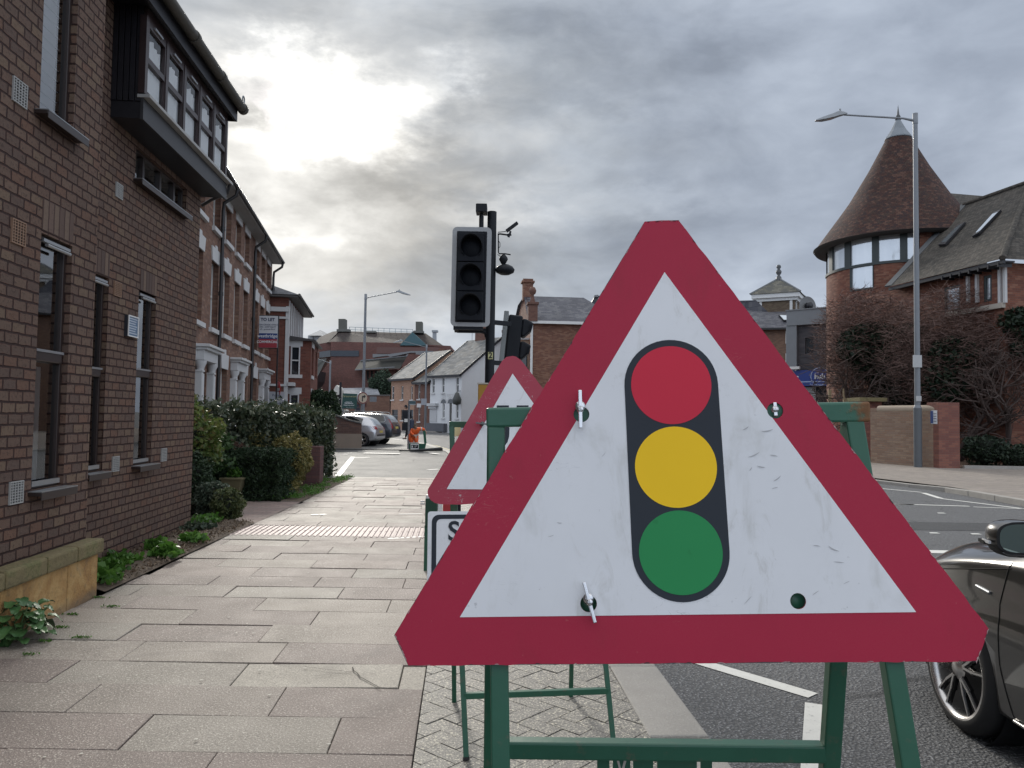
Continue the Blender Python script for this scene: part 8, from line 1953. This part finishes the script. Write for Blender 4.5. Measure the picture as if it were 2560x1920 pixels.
for rr_ in (1.0, 1.13): ring += [(mp.x+.046, mp.y+math.copysign(abs(math.cos(2*math.pi*j/n))**.7, math.cos(2*math.pi*j/n))*.098*rr_, mp.z+math.copysign(abs(math.sin(2*math.pi*j/n))**.7, math.sin(2*math.pi*j/n))*.059*rr_) for j in range(n)]
q_.add(ring, [(j, (j+1) % n, n+(j+1) % n, n+j) for j in range(n)]); q_.build('mirror_rim', PLASTIC, mo_, uvw=False)
q_ = MB(); q_.obox((mp.x-.02, mp.y+S_*.10, mp.z-.028), (mp.x-.06, mp.y+S_*.10, mp.z-.022), .05, .014); q_.obox((mp.x-.03, mp.y-S_*.08, mp.z-.05), (mp.x-.02, mc.y-S_*.0, .975), .07, .035, up=(0, 0, 1)); q_.build('mirror_arm', PLASTIC, mo_, uvw=False)
q_ = MB(); q_.obox((mp.x-.045, mp.y+S_*.113, mp.z-.02), (mp.x+.02, mp.y+S_*.123, mp.z-.022), .010, .012); q_.build('side_repeater', CLEARL, mo_, uvw=False)
# windscreen
q_ = MB(); W_ = [(1.36, .70, 1.035), (1.98, .60, 1.405)]; 
V = []
for i in range(7):
    t = i/6
    for j in range(9):
        y = (-1+2*j/8); x = 1.36+t*.60; hh_ = bt_.ray_cast(Vector((x, y*(.72-.12*t), 2)), Vector((0, 0, -1)))[0]; V.append(hh_+Vector((0, 0, .006)))
q_.add(V, [(i*9+j, i*9+j+1, (i+1)*9+j+1, (i+1)*9+j) for i in range(6) for j in range(8)], True); q_.build('windscreen', CGL, gb_, uvw=False)

# parked cars ------------------------------------------------
def parked(name, label, tailpx, Yt, dirv, st, paint, wheels, r, rr, W, glass, ground_z, L, **kw):
    d = Vector((*dirv, 0)).normalized()           # direction of travel (toward its nose)
    xb_ = -d; yb_ = Vector((-xb_.y, xb_.x, 0)); tail = Vector((at(tailpx, 440, Yt).x, Yt, ground_z)); o = tail-xb_*L
    M = Matrix(((xb_.x, yb_.x, 0, o.x), (xb_.y, yb_.y, 0, o.y), (0, 0, 1, ground_z), (0, 0, 0, 1)))
    return car(name, label, M, st, paint, wheels, r, rr, W, glass, group='cars parked nose in behind the car park wall', **kw)
def rearparts(body, bt, onside, L, zwin, wwin, zl, wl, plate_z, W, lampz, low=.45, roofx=None, bumper=True, tall=False):
    def back(y, z, lift=.006):
        h = None
        for k_ in range(30):
            h = bt.ray_cast(Vector((L+1, y, z)), Vector((-1, 0, 0)))[0]
            if h: break
            y *= .97
        return h+Vector((lift, 0, 0)) if h else Vector((L, y, z))
    def panel(nm, mt_, y0, y1, z0, z1, y0b=None, y1b=None, n=8, m=6):
        y0b = y0 if y0b is None else y0b; y1b = y1 if y1b is None else y1b; V = []
        for j in range(m+1):
            t = j/m
            for i in range(n+1): s = i/n; V.append(back((y0b+(y0-y0b)*t)+((y1b+(y1-y1b)*t)-(y0b+(y0-y0b)*t))*s, z0+(z1-z0)*t))
        q = MB(); q.add(V, [(j*(n+1)+i, j*(n+1)+i+1, (j+1)*(n+1)+i+1, (j+1)*(n+1)+i) for j in range(m) for i in range(n)], True); return q.build(nm, mt_, body, uvw=False)
    panel('rear_window', mat('bright_rear_glass', (.30, .33, .36), .06, .05), -wwin*.85, wwin*.85, zwin[0], zwin[1], -wwin, wwin)
    for s in (-1, 1): panel('tail_light', REDL, s*wl[0], s*wl[1], lampz[0], lampz[1])
    panel('number_plate', mat('plate_yellow', (.52, .42, .12), .5, .05), -.26, .26, plate_z, plate_z+.11)
    panel('bumper_strip', PLASTIC, -W/2*.93, W/2*.93, low, low+.07)
st2 = [(.00, .32, .48, .54, .60, .45, .66), (.08, .24, .60, .68, .80, .55, .86), (.40, .18, .72, .82, .92, .72, .96), (.75, .18, .80, .92, .96, .78, .985), (1.05, .18, .87, 1.0, .96, .80, 1.0), (1.45, .18, .90, 1.22, .95, .74, 1.0), (1.85, .18, .92, 1.41, .94, .68, 1.0), (2.4, .18, .93, 1.45, .94, .68, 1.0), (2.9, .18, .95, 1.43, .94, .67, 1.0), (3.3, .19, .98, 1.38, .93, .65, .99), (3.58, .22, .98, 1.28, .90, .60, .98), (3.80, .26, .93, 1.02, .85, .60, .96), (3.90, .32, .82, .88, .80, .58, .92), (3.93, .40, .68, .74, .74, .5, .86)]
SILV = carpaint('silver_paint', (.50, .51, .54), .7, .30); DGREY = carpaint('dark_blue_grey_paint', (.050, .058, .075), .6, .30)
ca, cbd, _, cons, cbt = parked('parked_hatchback', 'silver three door hatchback parked beside the curved car park wall', 381, 36.0, (-.99, .13), st2, SILV, (.80, 3.28), .30, .215, 1.67,
    [([(1.50, 1.16), (1.88, 1.34), (2.35, 1.375)], [(1.35, .93), (1.9, .94), (2.35, .95)]), ([(2.42, 1.375), (2.9, 1.36), (3.25, 1.27)], [(2.42, .955), (2.9, .97), (3.22, 1.05)])], .0, 3.93, twin=False)
rearparts(cbd, cbt, cons, 3.93, (1.0, 1.27), .55, None, (.50, .78), .62, 1.67, (.78, .93), .48)
st3 = [(.00, .34, .52, .60, .62, .5, .68), (.08, .26, .68, .76, .82, .6, .88), (.45, .22, .82, .90, .93, .75, .97), (.90, .22, .90, .99, .96, .80, .99), (1.35, .22, .95, 1.06, .96, .82, 1.0), (1.75, .22, .98, 1.30, .95, .76, 1.0), (2.15, .22, 1.0, 1.50, .945, .70, 1.0), (2.8, .22, 1.02, 1.555, .945, .70, 1.0), (3.5, .22, 1.04, 1.55, .94, .70, 1.0), (4.1, .24, 1.06, 1.53, .93, .69, .99), (4.42, .28, 1.06, 1.48, .91, .66, .98), (4.62, .32, 1.04, 1.22, .88, .64, .97), (4.74, .36, .95, 1.02, .84, .6, .95), (4.80, .44, .72, .78, .80, .55, .90)]
cb2, cbd2, patch2, cons2, cbt2 = parked('parked_estate', 'dark blue grey estate car with roof rails parked behind the silver hatchback', 397, 38.5, (-.99, .13), st3, DGREY, (.95, 3.80), .345, .235, 1.86,
    [([(1.80, 1.24), (2.2, 1.42), (2.75, 1.47)], [(1.62, 1.0), (2.2, 1.02), (2.75, 1.03)]), ([(2.82, 1.47), (3.3, 1.475), (3.65, 1.465)], [(2.82, 1.04), (3.3, 1.05), (3.72, 1.06)]), ([(3.74, 1.465), (4.1, 1.44), (4.28, 1.38)], [(3.80, 1.07), (4.1, 1.08), (4.36, 1.10)])], .0, 4.80, twin=False)
rearparts(cbd2, cbt2, cons2, 4.80, (1.10, 1.45), .60, None, (.62, .88), .78, 1.86, (.80, 1.44), .50)
for s in (-1, 1):
    q_ = MB(); q_.tube([(2.1, s*.60, 1.52), (2.3, s*.61, 1.60), (3.2, s*.62, 1.615), (4.1, s*.60, 1.59), (4.25, s*.59, 1.53)], .022, 6); q_.build('roof_rail', STEEL, cb2, uvw=False)
for s in (-1, 1):
    q_ = MB(); P = [cons2(x, z, s, .004) for x, z in [(3.74, 1.085), (4.1, 1.09), (4.37, 1.12), (4.42, 1.18), (4.30, 1.39), (4.1, 1.455), (3.74, 1.475), (2.8, 1.48), (2.2, 1.43)]]; q_.tube([p for p in P if p], .014, 5); q_.build('window_trim', STEEL, cbd2, uvw=False)

# ================================================================ PEOPLE
def skinfig(name, pts, edges, mt_, parent, sub=2, root=0):
    me = bpy.data.meshes.new(name); me.from_pydata([p[:3] for p in pts], edges, []); o = bpy.data.objects.new(name, me); scn.collection.objects.link(o)
    o.modifiers.new('skin', 'SKIN'); sv = me.skin_vertices[0].data if me.skin_vertices else None
    if sv is None: bm = bmesh.new(); bm.from_mesh(me); bm.verts.layers.skin.verify(); bm.to_mesh(me); bm.free(); sv = me.skin_vertices[0].data
    for i, p in enumerate(pts):
        r = p[3]; r = r if isinstance(r, tuple) else (r, r); sv[i].radius = r; sv[i].use_root = (i == root)
    ss = o.modifiers.new('s', 'SUBSURF'); ss.levels = sub; ss.render_levels = sub
    dg = bpy.context.evaluated_depsgraph_get(); m2 = bpy.data.meshes.new_from_object(o.evaluated_get(dg)); bpy.data.objects.remove(o)
    m2.polygons.foreach_set('use_smooth', [True]*len(m2.polygons)); m2.materials.clear(); m2.materials.append(mt_); o = bpy.data.objects.new(name, m2); scn.collection.objects.link(o); o.parent = parent; return o
SKIN = mat('skin', (.42, .25, .18), .55, .08, 20)
HIVIS = mat('orange_hi_vis', (.75, .115, .02), .6, .1, 14, bump=.3, bscale=14); REFL = mat('silver_tape', (.50, .48, .45), .35, .08)
BLKC = mat('black_cloth', (.010, .012, .018), .85, .2, 20); HAIR = mat('brown_hair', (.10, .07, .045), .7, .2, 40); HAIRD = mat('dark_hair', (.02, .016, .014), .7, .2, 40)
class Fig:
    def __init__(s): s.P = []; s.E = []
    def v(s, p, r): s.P.append((p[0], p[1], p[2], r)); return len(s.P)-1
    def chain(s, i, pts):
        for p, r in pts: j = s.v(p, r); s.E.append((i, j)); i = j
        return i
def hand(fig, i, wrist, d, up, k=1.0):      # palm, four fingers and thumb, slightly curled
    d = Vector(d).normalized(); up = Vector(up).normalized(); side = d.cross(up).normalized()
    palm = Vector(wrist)+d*.05*k; a = fig.v(palm, (.034*k, .018*k)); fig.E.append((i, a))
    kn = Vector(wrist)+d*.09*k; b_ = fig.v(kn, (.038*k, .016*k)); fig.E.append((a, b_))
    for f, (o_, L) in enumerate(((-.03, .060), (-.010, .072), (.010, .068), (.03, .052))):
        p0 = kn+side*o_*k; fig.chain(b_, [(p0+d*.016*k, .0095*k), (p0+d*(.016+L*.5)*k-up*.012*k, .009*k), (p0+d*(.016+L*.8)*k-up*.034*k, .0075*k)])
    fig.chain(a, [(palm-side*.034*k+d*.01*k, .011*k), (palm-side*.052*k+d*.04*k-up*.012*k, .0095*k), (palm-side*.050*k+d*.065*k-up*.02*k, .008*k)])
def face(parent, c, fwd, upv, s=1.0, hair=HAIR, hat=False):
    f = Vector(fwd).normalized(); u = Vector(upv).normalized(); r = f.cross(u).normalized(); c = Vector(c)
    M = Matrix(((r.x, f.x, u.x, c.x), (r.y, f.y, u.y, c.y), (r.z, f.z, u.z, c.z), (0, 0, 0, 1)))
    q = MB(); n, m_ = 20, 14; vs = []; fs = []
    for i in range(m_+1):
        t = math.pi*i/m_; z = math.cos(t)*.118; w_ = math.sin(t)
        for j in range(n):
            a = 2*math.pi*j/n; x = math.cos(a)*w_*.074*(1 if z > -.02 else 1+z*2.5); y = math.sin(a)*w_*.094
            if y > 0: y *= .96-.15*max(0, -z/.118); 
            if y > 0 and abs(x) < .018 and -.03 < z < .03: y += .012*(1-z/.03)*.8
            vs.append((x, y, z))
    for i in range(m_):
        for j in range(n): fs.append((i*n+j, i*n+(j+1) % n, (i+1)*n+(j+1) % n, (i+1)*n+j))
    q.add(vs, fs, True)
    for sx in (-1, 1): q.lathe([(0, -.006), (.014, -.004), (.02, .006), (0, .01)], (sx*.076, 0, -.005), 8, axis='x')
    q.build('head', SKIN, parent, M=M.copy(), uvw=False)
    q = MB(); 
    for sx in (-1, 1): q.lathe([(0, .0), (.009, .0)], (0, 0, 0), 8, axis='y'); q.v[-16:] = [(x+sx*.03, .094, z+.012) for x, y, z in q.v[-16:]]
    q.box(-.022, .022, .082, .090, -.052, -.046); q.build('eyes_and_mouth', HAIRD, parent, M=M.copy(), uvw=False)
    q = MB(); vs = []; fs = []
    for i in range(9):
        t = math.pi*.62*i/8
        for j in range(n): a = 2*math.pi*j/n; k = 1.09+.03*math.sin(a*5+i); y = math.sin(a)*math.sin(t)*.094*k; z = math.cos(t)*.118*k; 
        for j in range(n):
            a = 2*math.pi*j/n; k = 1.09+.03*math.sin(a*5+i); y = math.sin(a)*math.sin(t)*.094*k; z = math.cos(t)*.118*k
            if y > .02: z = max(z, .045)
            vs.append((math.cos(a)*math.sin(t)*.074*k, y, z))
    for i in range(8):
        for j in range(n): fs.append((i*n+j, i*n+(j+1) % n, (i+1)*n+(j+1) % n, (i+1)*n+j))
    q.add(vs, fs, True); q.build('hair', hair, parent, M=M.copy(), uvw=False)
# worker: bending, right in front of him a green sign frame; his left arm reaches out to the frame top (picture right)
Yw = 32.9; q2b = lambda u, v: ((850+u*.1266)/2.5, (1000+v*.1266)/2.5)
def wp(u, v, dy=0): p = at(*q2b(u, v), Yw+dy); return Vector((p.x, p.y, p.z))
wb = wp(1450, 1000); wk = empty('person', 'worker in orange hi vis suit bending over a green sign frame', 'person', loc=(wb.x, Yw, 0)); O = Vector((wb.x, Yw, 0))
W_ = lambda u, v, dy=0: wp(u, v, dy)-O
zg = lambda p: Vector((p.x, p.y, .0))
hipL, hipR = W_(1420, 735, .05), W_(1485, 735, .0)
kneeL, kneeR = W_(1415, 800, -.10), W_(1500, 800, -.10); footL = Vector((kneeL.x-.02, .10, .09)); footR = Vector((kneeR.x+.06, .05, .09))
pel = W_(1452, 722, .03); chest = W_(1478, 610, -.10); neck = W_(1492, 560, -.16); hd = W_(1492, 518, -.20)
shR, shL = W_(1420, 600, -.02), W_(1560, 572, -.14)
elL, wrL = W_(1640, 575, -.12), W_(1682, 600, -.10); elR, wrR = W_(1405, 660, -.15), W_(1470, 700, -.3)
f = Fig(); p0 = f.v(pel, (.15, .12)); ch = f.chain(p0, [((pel+chest)/2, (.15, .11)), (chest, (.17, .12))]); nk = f.chain(ch, [(neck, .055), (hd-Vector((0, 0, .05)), .05)])
aL = f.chain(ch, [(shL, .065), ((shL+elL)/2, .052), (elL, .045), ((elL+wrL)/2, .038), (wrL, .028)]); aR = f.chain(ch, [(shR, .065), ((shR+elR)/2, .052), (elR, .045), (wrR, .028)])
lL = f.chain(p0, [(hipL, .10), ((hipL+kneeL)/2, .085), (kneeL, .065), ((kneeL+footL)/2, .055), (footL, .045), (footL+Vector((-.02, -.16, -.045)), .035)]); lR = f.chain(p0, [(hipR, .10), ((hipR+kneeR)/2, .085), (kneeR, .065), ((kneeR+footR)/2, .055), (footR, .045), (footR+Vector((.02, -.16, -.045)), .035)])
hand(f, aL, wrL, (.5, 0, -.8), (.8, 0, .5)); hand(f, aR, wrR, (.6, -.5, -.5), (0, 0, 1))
skinfig('body', f.P, f.E, SKIN, wk)
f = Fig(); g_ = .022; p0 = f.v(pel, (.17+g_, .14)); ch = f.chain(p0, [((pel+chest)/2, (.175, .135)), (chest, (.195, .145))]); f.chain(ch, [(chest.lerp(neck, .7), .085)])
f.chain(ch, [(shL, .09), ((shL+elL)/2, .078), (elL, .07), ((elL+wrL)/2, .062), (elL.lerp(wrL, .85), .052)]); f.chain(ch, [(shR, .09), ((shR+elR)/2, .078), (elR, .07), (elR.lerp(wrR, .85), .052)]); skinfig('jacket', f.P, f.E, HIVIS, wk)
f = Fig(); p0 = f.v(pel-Vector((0, 0, .03)), (.165, .14)); f.chain(p0, [(hipL, .12), ((hipL+kneeL)/2, .105), (kneeL, .09), ((kneeL+footL)/2, .085), (footL+Vector((0, 0, .06)), .085)]); f.chain(p0, [(hipR, .12), ((hipR+kneeR)/2, .105), (kneeR, .09), ((kneeR+footR)/2, .085), (footR+Vector((0, 0, .06)), .085)]); skinfig('trousers', f.P, f.E, HIVIS, wk)
for c, r0, ax in (((pel+chest)/2, .18, chest-pel), (shL.lerp(elL, .6), .083, elL-shL), (kneeL-Vector((0, 0, .10)), .095, Vector((0, 0, 1))), (kneeR-Vector((0, 0, .10)), .095, Vector((0, 0, 1)))):
    d = ax.normalized(); q = MB(); q.tube([c-d*.025, c+d*.025], r0, 14); q.build('reflective_band', REFL, wk, uvw=False)
face(wk, hd, (.1, -1, -.35), (0, -.35, 1), 1.0)
for ft_ in (footL, footR): q = MB(); ell(q, ft_+Vector((0, -.07, -.045)), .05, .14, .045); q.build('boot', BLKC, wk, uvw=False)
# the frame he holds
fs_ = empty('low_sign_frame', 'green sign frame with black and white plate laid low in front of the orange worker', 'sign stand', loc=(wb.x, 31.9, 0)); OF = Vector((wb.x, 31.9, 0))
def fp(u, v, dy=0): p = at(*q2b(u, v), 31.9+dy); return Vector((p.x, p.y, p.z))-OF
def fbox(u0, u1, v0, v1, y0, y1, nm, mt_, par=None): a = fp(u0, v1, y0); b_ = fp(u1, v0, y0); q = MB(); q.box(a.x, b_.x, y0, y1, max(a.z, .02), b_.z); return q.build(nm, mt_, par or fs_, bevel=.004)
fbox(1360, 1665, 862, 980, 0, .10, 'base_box', mat('sign_stand_green', (.016, .085, .05), .45, .15)); pl2 = fbox(1392, 1556, 868, 975, -.03, -.002, 'plate', WHITE); fbox(1404, 1545, 886, 950, -.036, -.031, 'lettering', SIGBLK, pl2)
fbox(1414, 1440, 900, 940, -.042, -.037, 'letter_mark', WHITE, pl2); fbox(1478, 1488, 895, 940, -.042, -.037, 'letter_mark', WHITE, pl2); fbox(1506, 1522, 900, 915, -.042, -.037, 'letter_mark', WHITE, pl2)
a, b_ = fp(1688, 860, .05), fp(1662, 605, .05); q_ = MB(); q_.obox(a, b_, .10, .05, up=(0, 1, 0)); q_.obox(a, fp(1660, 975, .05), .06, .05, up=(0, 1, 0)); q_.build('handle_bar', GREEN, fs_)
for u in (1395, 1600): a = fp(u, 990, .05); q_ = MB(); q_.box(a.x-.08, a.x+.08, -.02, .12, 0, .05); q_.build('foot', mat('brick_weight', (.20, .09, .07), .8, .2), fs_)
mtb = empty('dark_base_strip', 'long thin black strip lying on the ground under the low sign frame', 'base'); a = ground(*q2b(1170, 1022)); b_ = ground(*q2b(2005, 1003)); q_ = MB(); q_.tube([(a.x, a.y, .03), ((a.x+b_.x)/2, (a.y+b_.y)/2, .045), (b_.x, b_.y, .075)], [.02, .05, .085], 8); q_.build('strip', mat('matt_black', 0), mtb)  # thin black tapering strip along the ground below the frame
# slim grey post at the worker's left
# pedestrian in black walking
Yp = 47.0
def pp_(u, v, dy=0): p = at(*q2b(u, v), Yp+dy); return Vector((p.x, p.y, p.z))
pb_ = pp_(1320, 770); pd = empty('person', 'pedestrian in black hat and long black coat striding behind the slim pole', 'person', loc=(pb_.x, Yp, 0)); O = Vector((pb_.x, Yp, 0)); Z = lambda u, v, dy=0: pp_(u, v, dy)-O
hd = Z(1302, 148, 0); hd.z -= .0; neck = hd-Vector((0, 0, .15)); chest = Z(1310, 235); pel = Z(1320, 420); hipL, hipR = pel+Vector((-.09, 0, -.05)), pel+Vector((.09, 0, -.05))
footL = Vector((Z(1295, 760).x, .0, .09)); footR = Vector((Z(1440, 690).x, .35, .22)); kneeL = Vector((Z(1330, 600).x, -.05, .50)); kneeR = Vector((Z(1400, 590).x, .1, .52))
shL, shR = chest+Vector((-.20, 0, .06)), chest+Vector((.18, .05, .06)); elL, wrL = Z(1262, 330), Z(1268, 430, -.05); elR, wrR = chest+Vector((.28, .08, -.28)), chest+Vector((.30, -.02, -.50))
f = Fig(); p0 = f.v(pel, (.15, .11)); ch = f.chain(p0, [((pel+chest)/2, (.14, .10)), (chest, (.17, .11))]); f.chain(ch, [(neck, .055), (hd-Vector((0, 0, .05)), .05)])
aL = f.chain(ch, [(shL, .06), (elL, .045), (wrL, .028)]); aR = f.chain(ch, [(shR, .06), (elR, .045), (wrR, .028)])
f.chain(p0, [(hipL, .10), (kneeL, .062), (footL, .045), (footL+Vector((-.12, -.03, -.05)), .035)]); f.chain(p0, [(hipR, .10), (kneeR, .062), (footR, .045), (footR+Vector((-.06, 0, -.12)), .035)])
hand(f, aL, wrL, (0, 0, -1), (0, 1, 0)); hand(f, aR, wrR, (0, 0, -1), (0, 1, 0)); skinfig('body', f.P, f.E, SKIN, pd)
f = Fig(); p0 = f.v(pel-Vector((0, 0, .30)), (.24, .16)); ch = f.chain(p0, [(pel, (.23, .18)), ((pel+chest)/2, (.23, .18)), (chest, (.25, .19))]); f.chain(ch, [(neck-Vector((0, 0, .02)), .10)]); f.chain(ch, [(shL, .085), (elL, .07), (elL.lerp(wrL, .9), .055)]); f.chain(ch, [(shR, .085), (elR, .07), (elR.lerp(wrR, .9), .055)]); skinfig('coat', f.P, f.E, BLKC, pd)
f = Fig(); p0 = f.v(pel-Vector((0, 0, .2)), (.14, .12)); f.chain(p0, [(kneeL, .085), (footL+Vector((0, 0, .03)), .065)]); f.chain(p0, [(kneeR, .085), (footR+Vector((0, 0, .03)), .065)]); skinfig('trousers', f.P, f.E, BLKC, pd)
face(pd, hd, (-1, -.3, 0), (0, 0, 1), hair=HAIRD); q = MB(); q.lathe([(.135, .05), (.13, .055), (.09, .06), (.085, .15), (0, .16)], tuple(hd), 18); q.build('hat', BLKC, pd, uvw=False)
for ft_ in (footL, footR): q = MB(); ell(q, ft_+Vector((-.06, 0, -.05)), .14, .05, .04); q.build('shoe', BLKC, pd, uvw=False)
bgp = Z(1290, 520, -.15); bg_ = empty('shoulder_bag', 'black bag hanging at the side of the walking pedestrian', 'bag', loc=tuple(O+bgp)); q = MB(); q.box(-.20, .20, -.06, .06, -.26, .20); q.build('bag', BLKC, bg_, bevel=.03); q = MB(); q.box(-.06, .14, -.07, -.062, .26, .46) ; q.build('white_paper', WHITE, bg_); q = MB(); q.tube([(-.15, 0, .2), (-.05, .02, .55), (.02, .1, .75)], .012, 5); q.build('strap', BLKC, bg_)
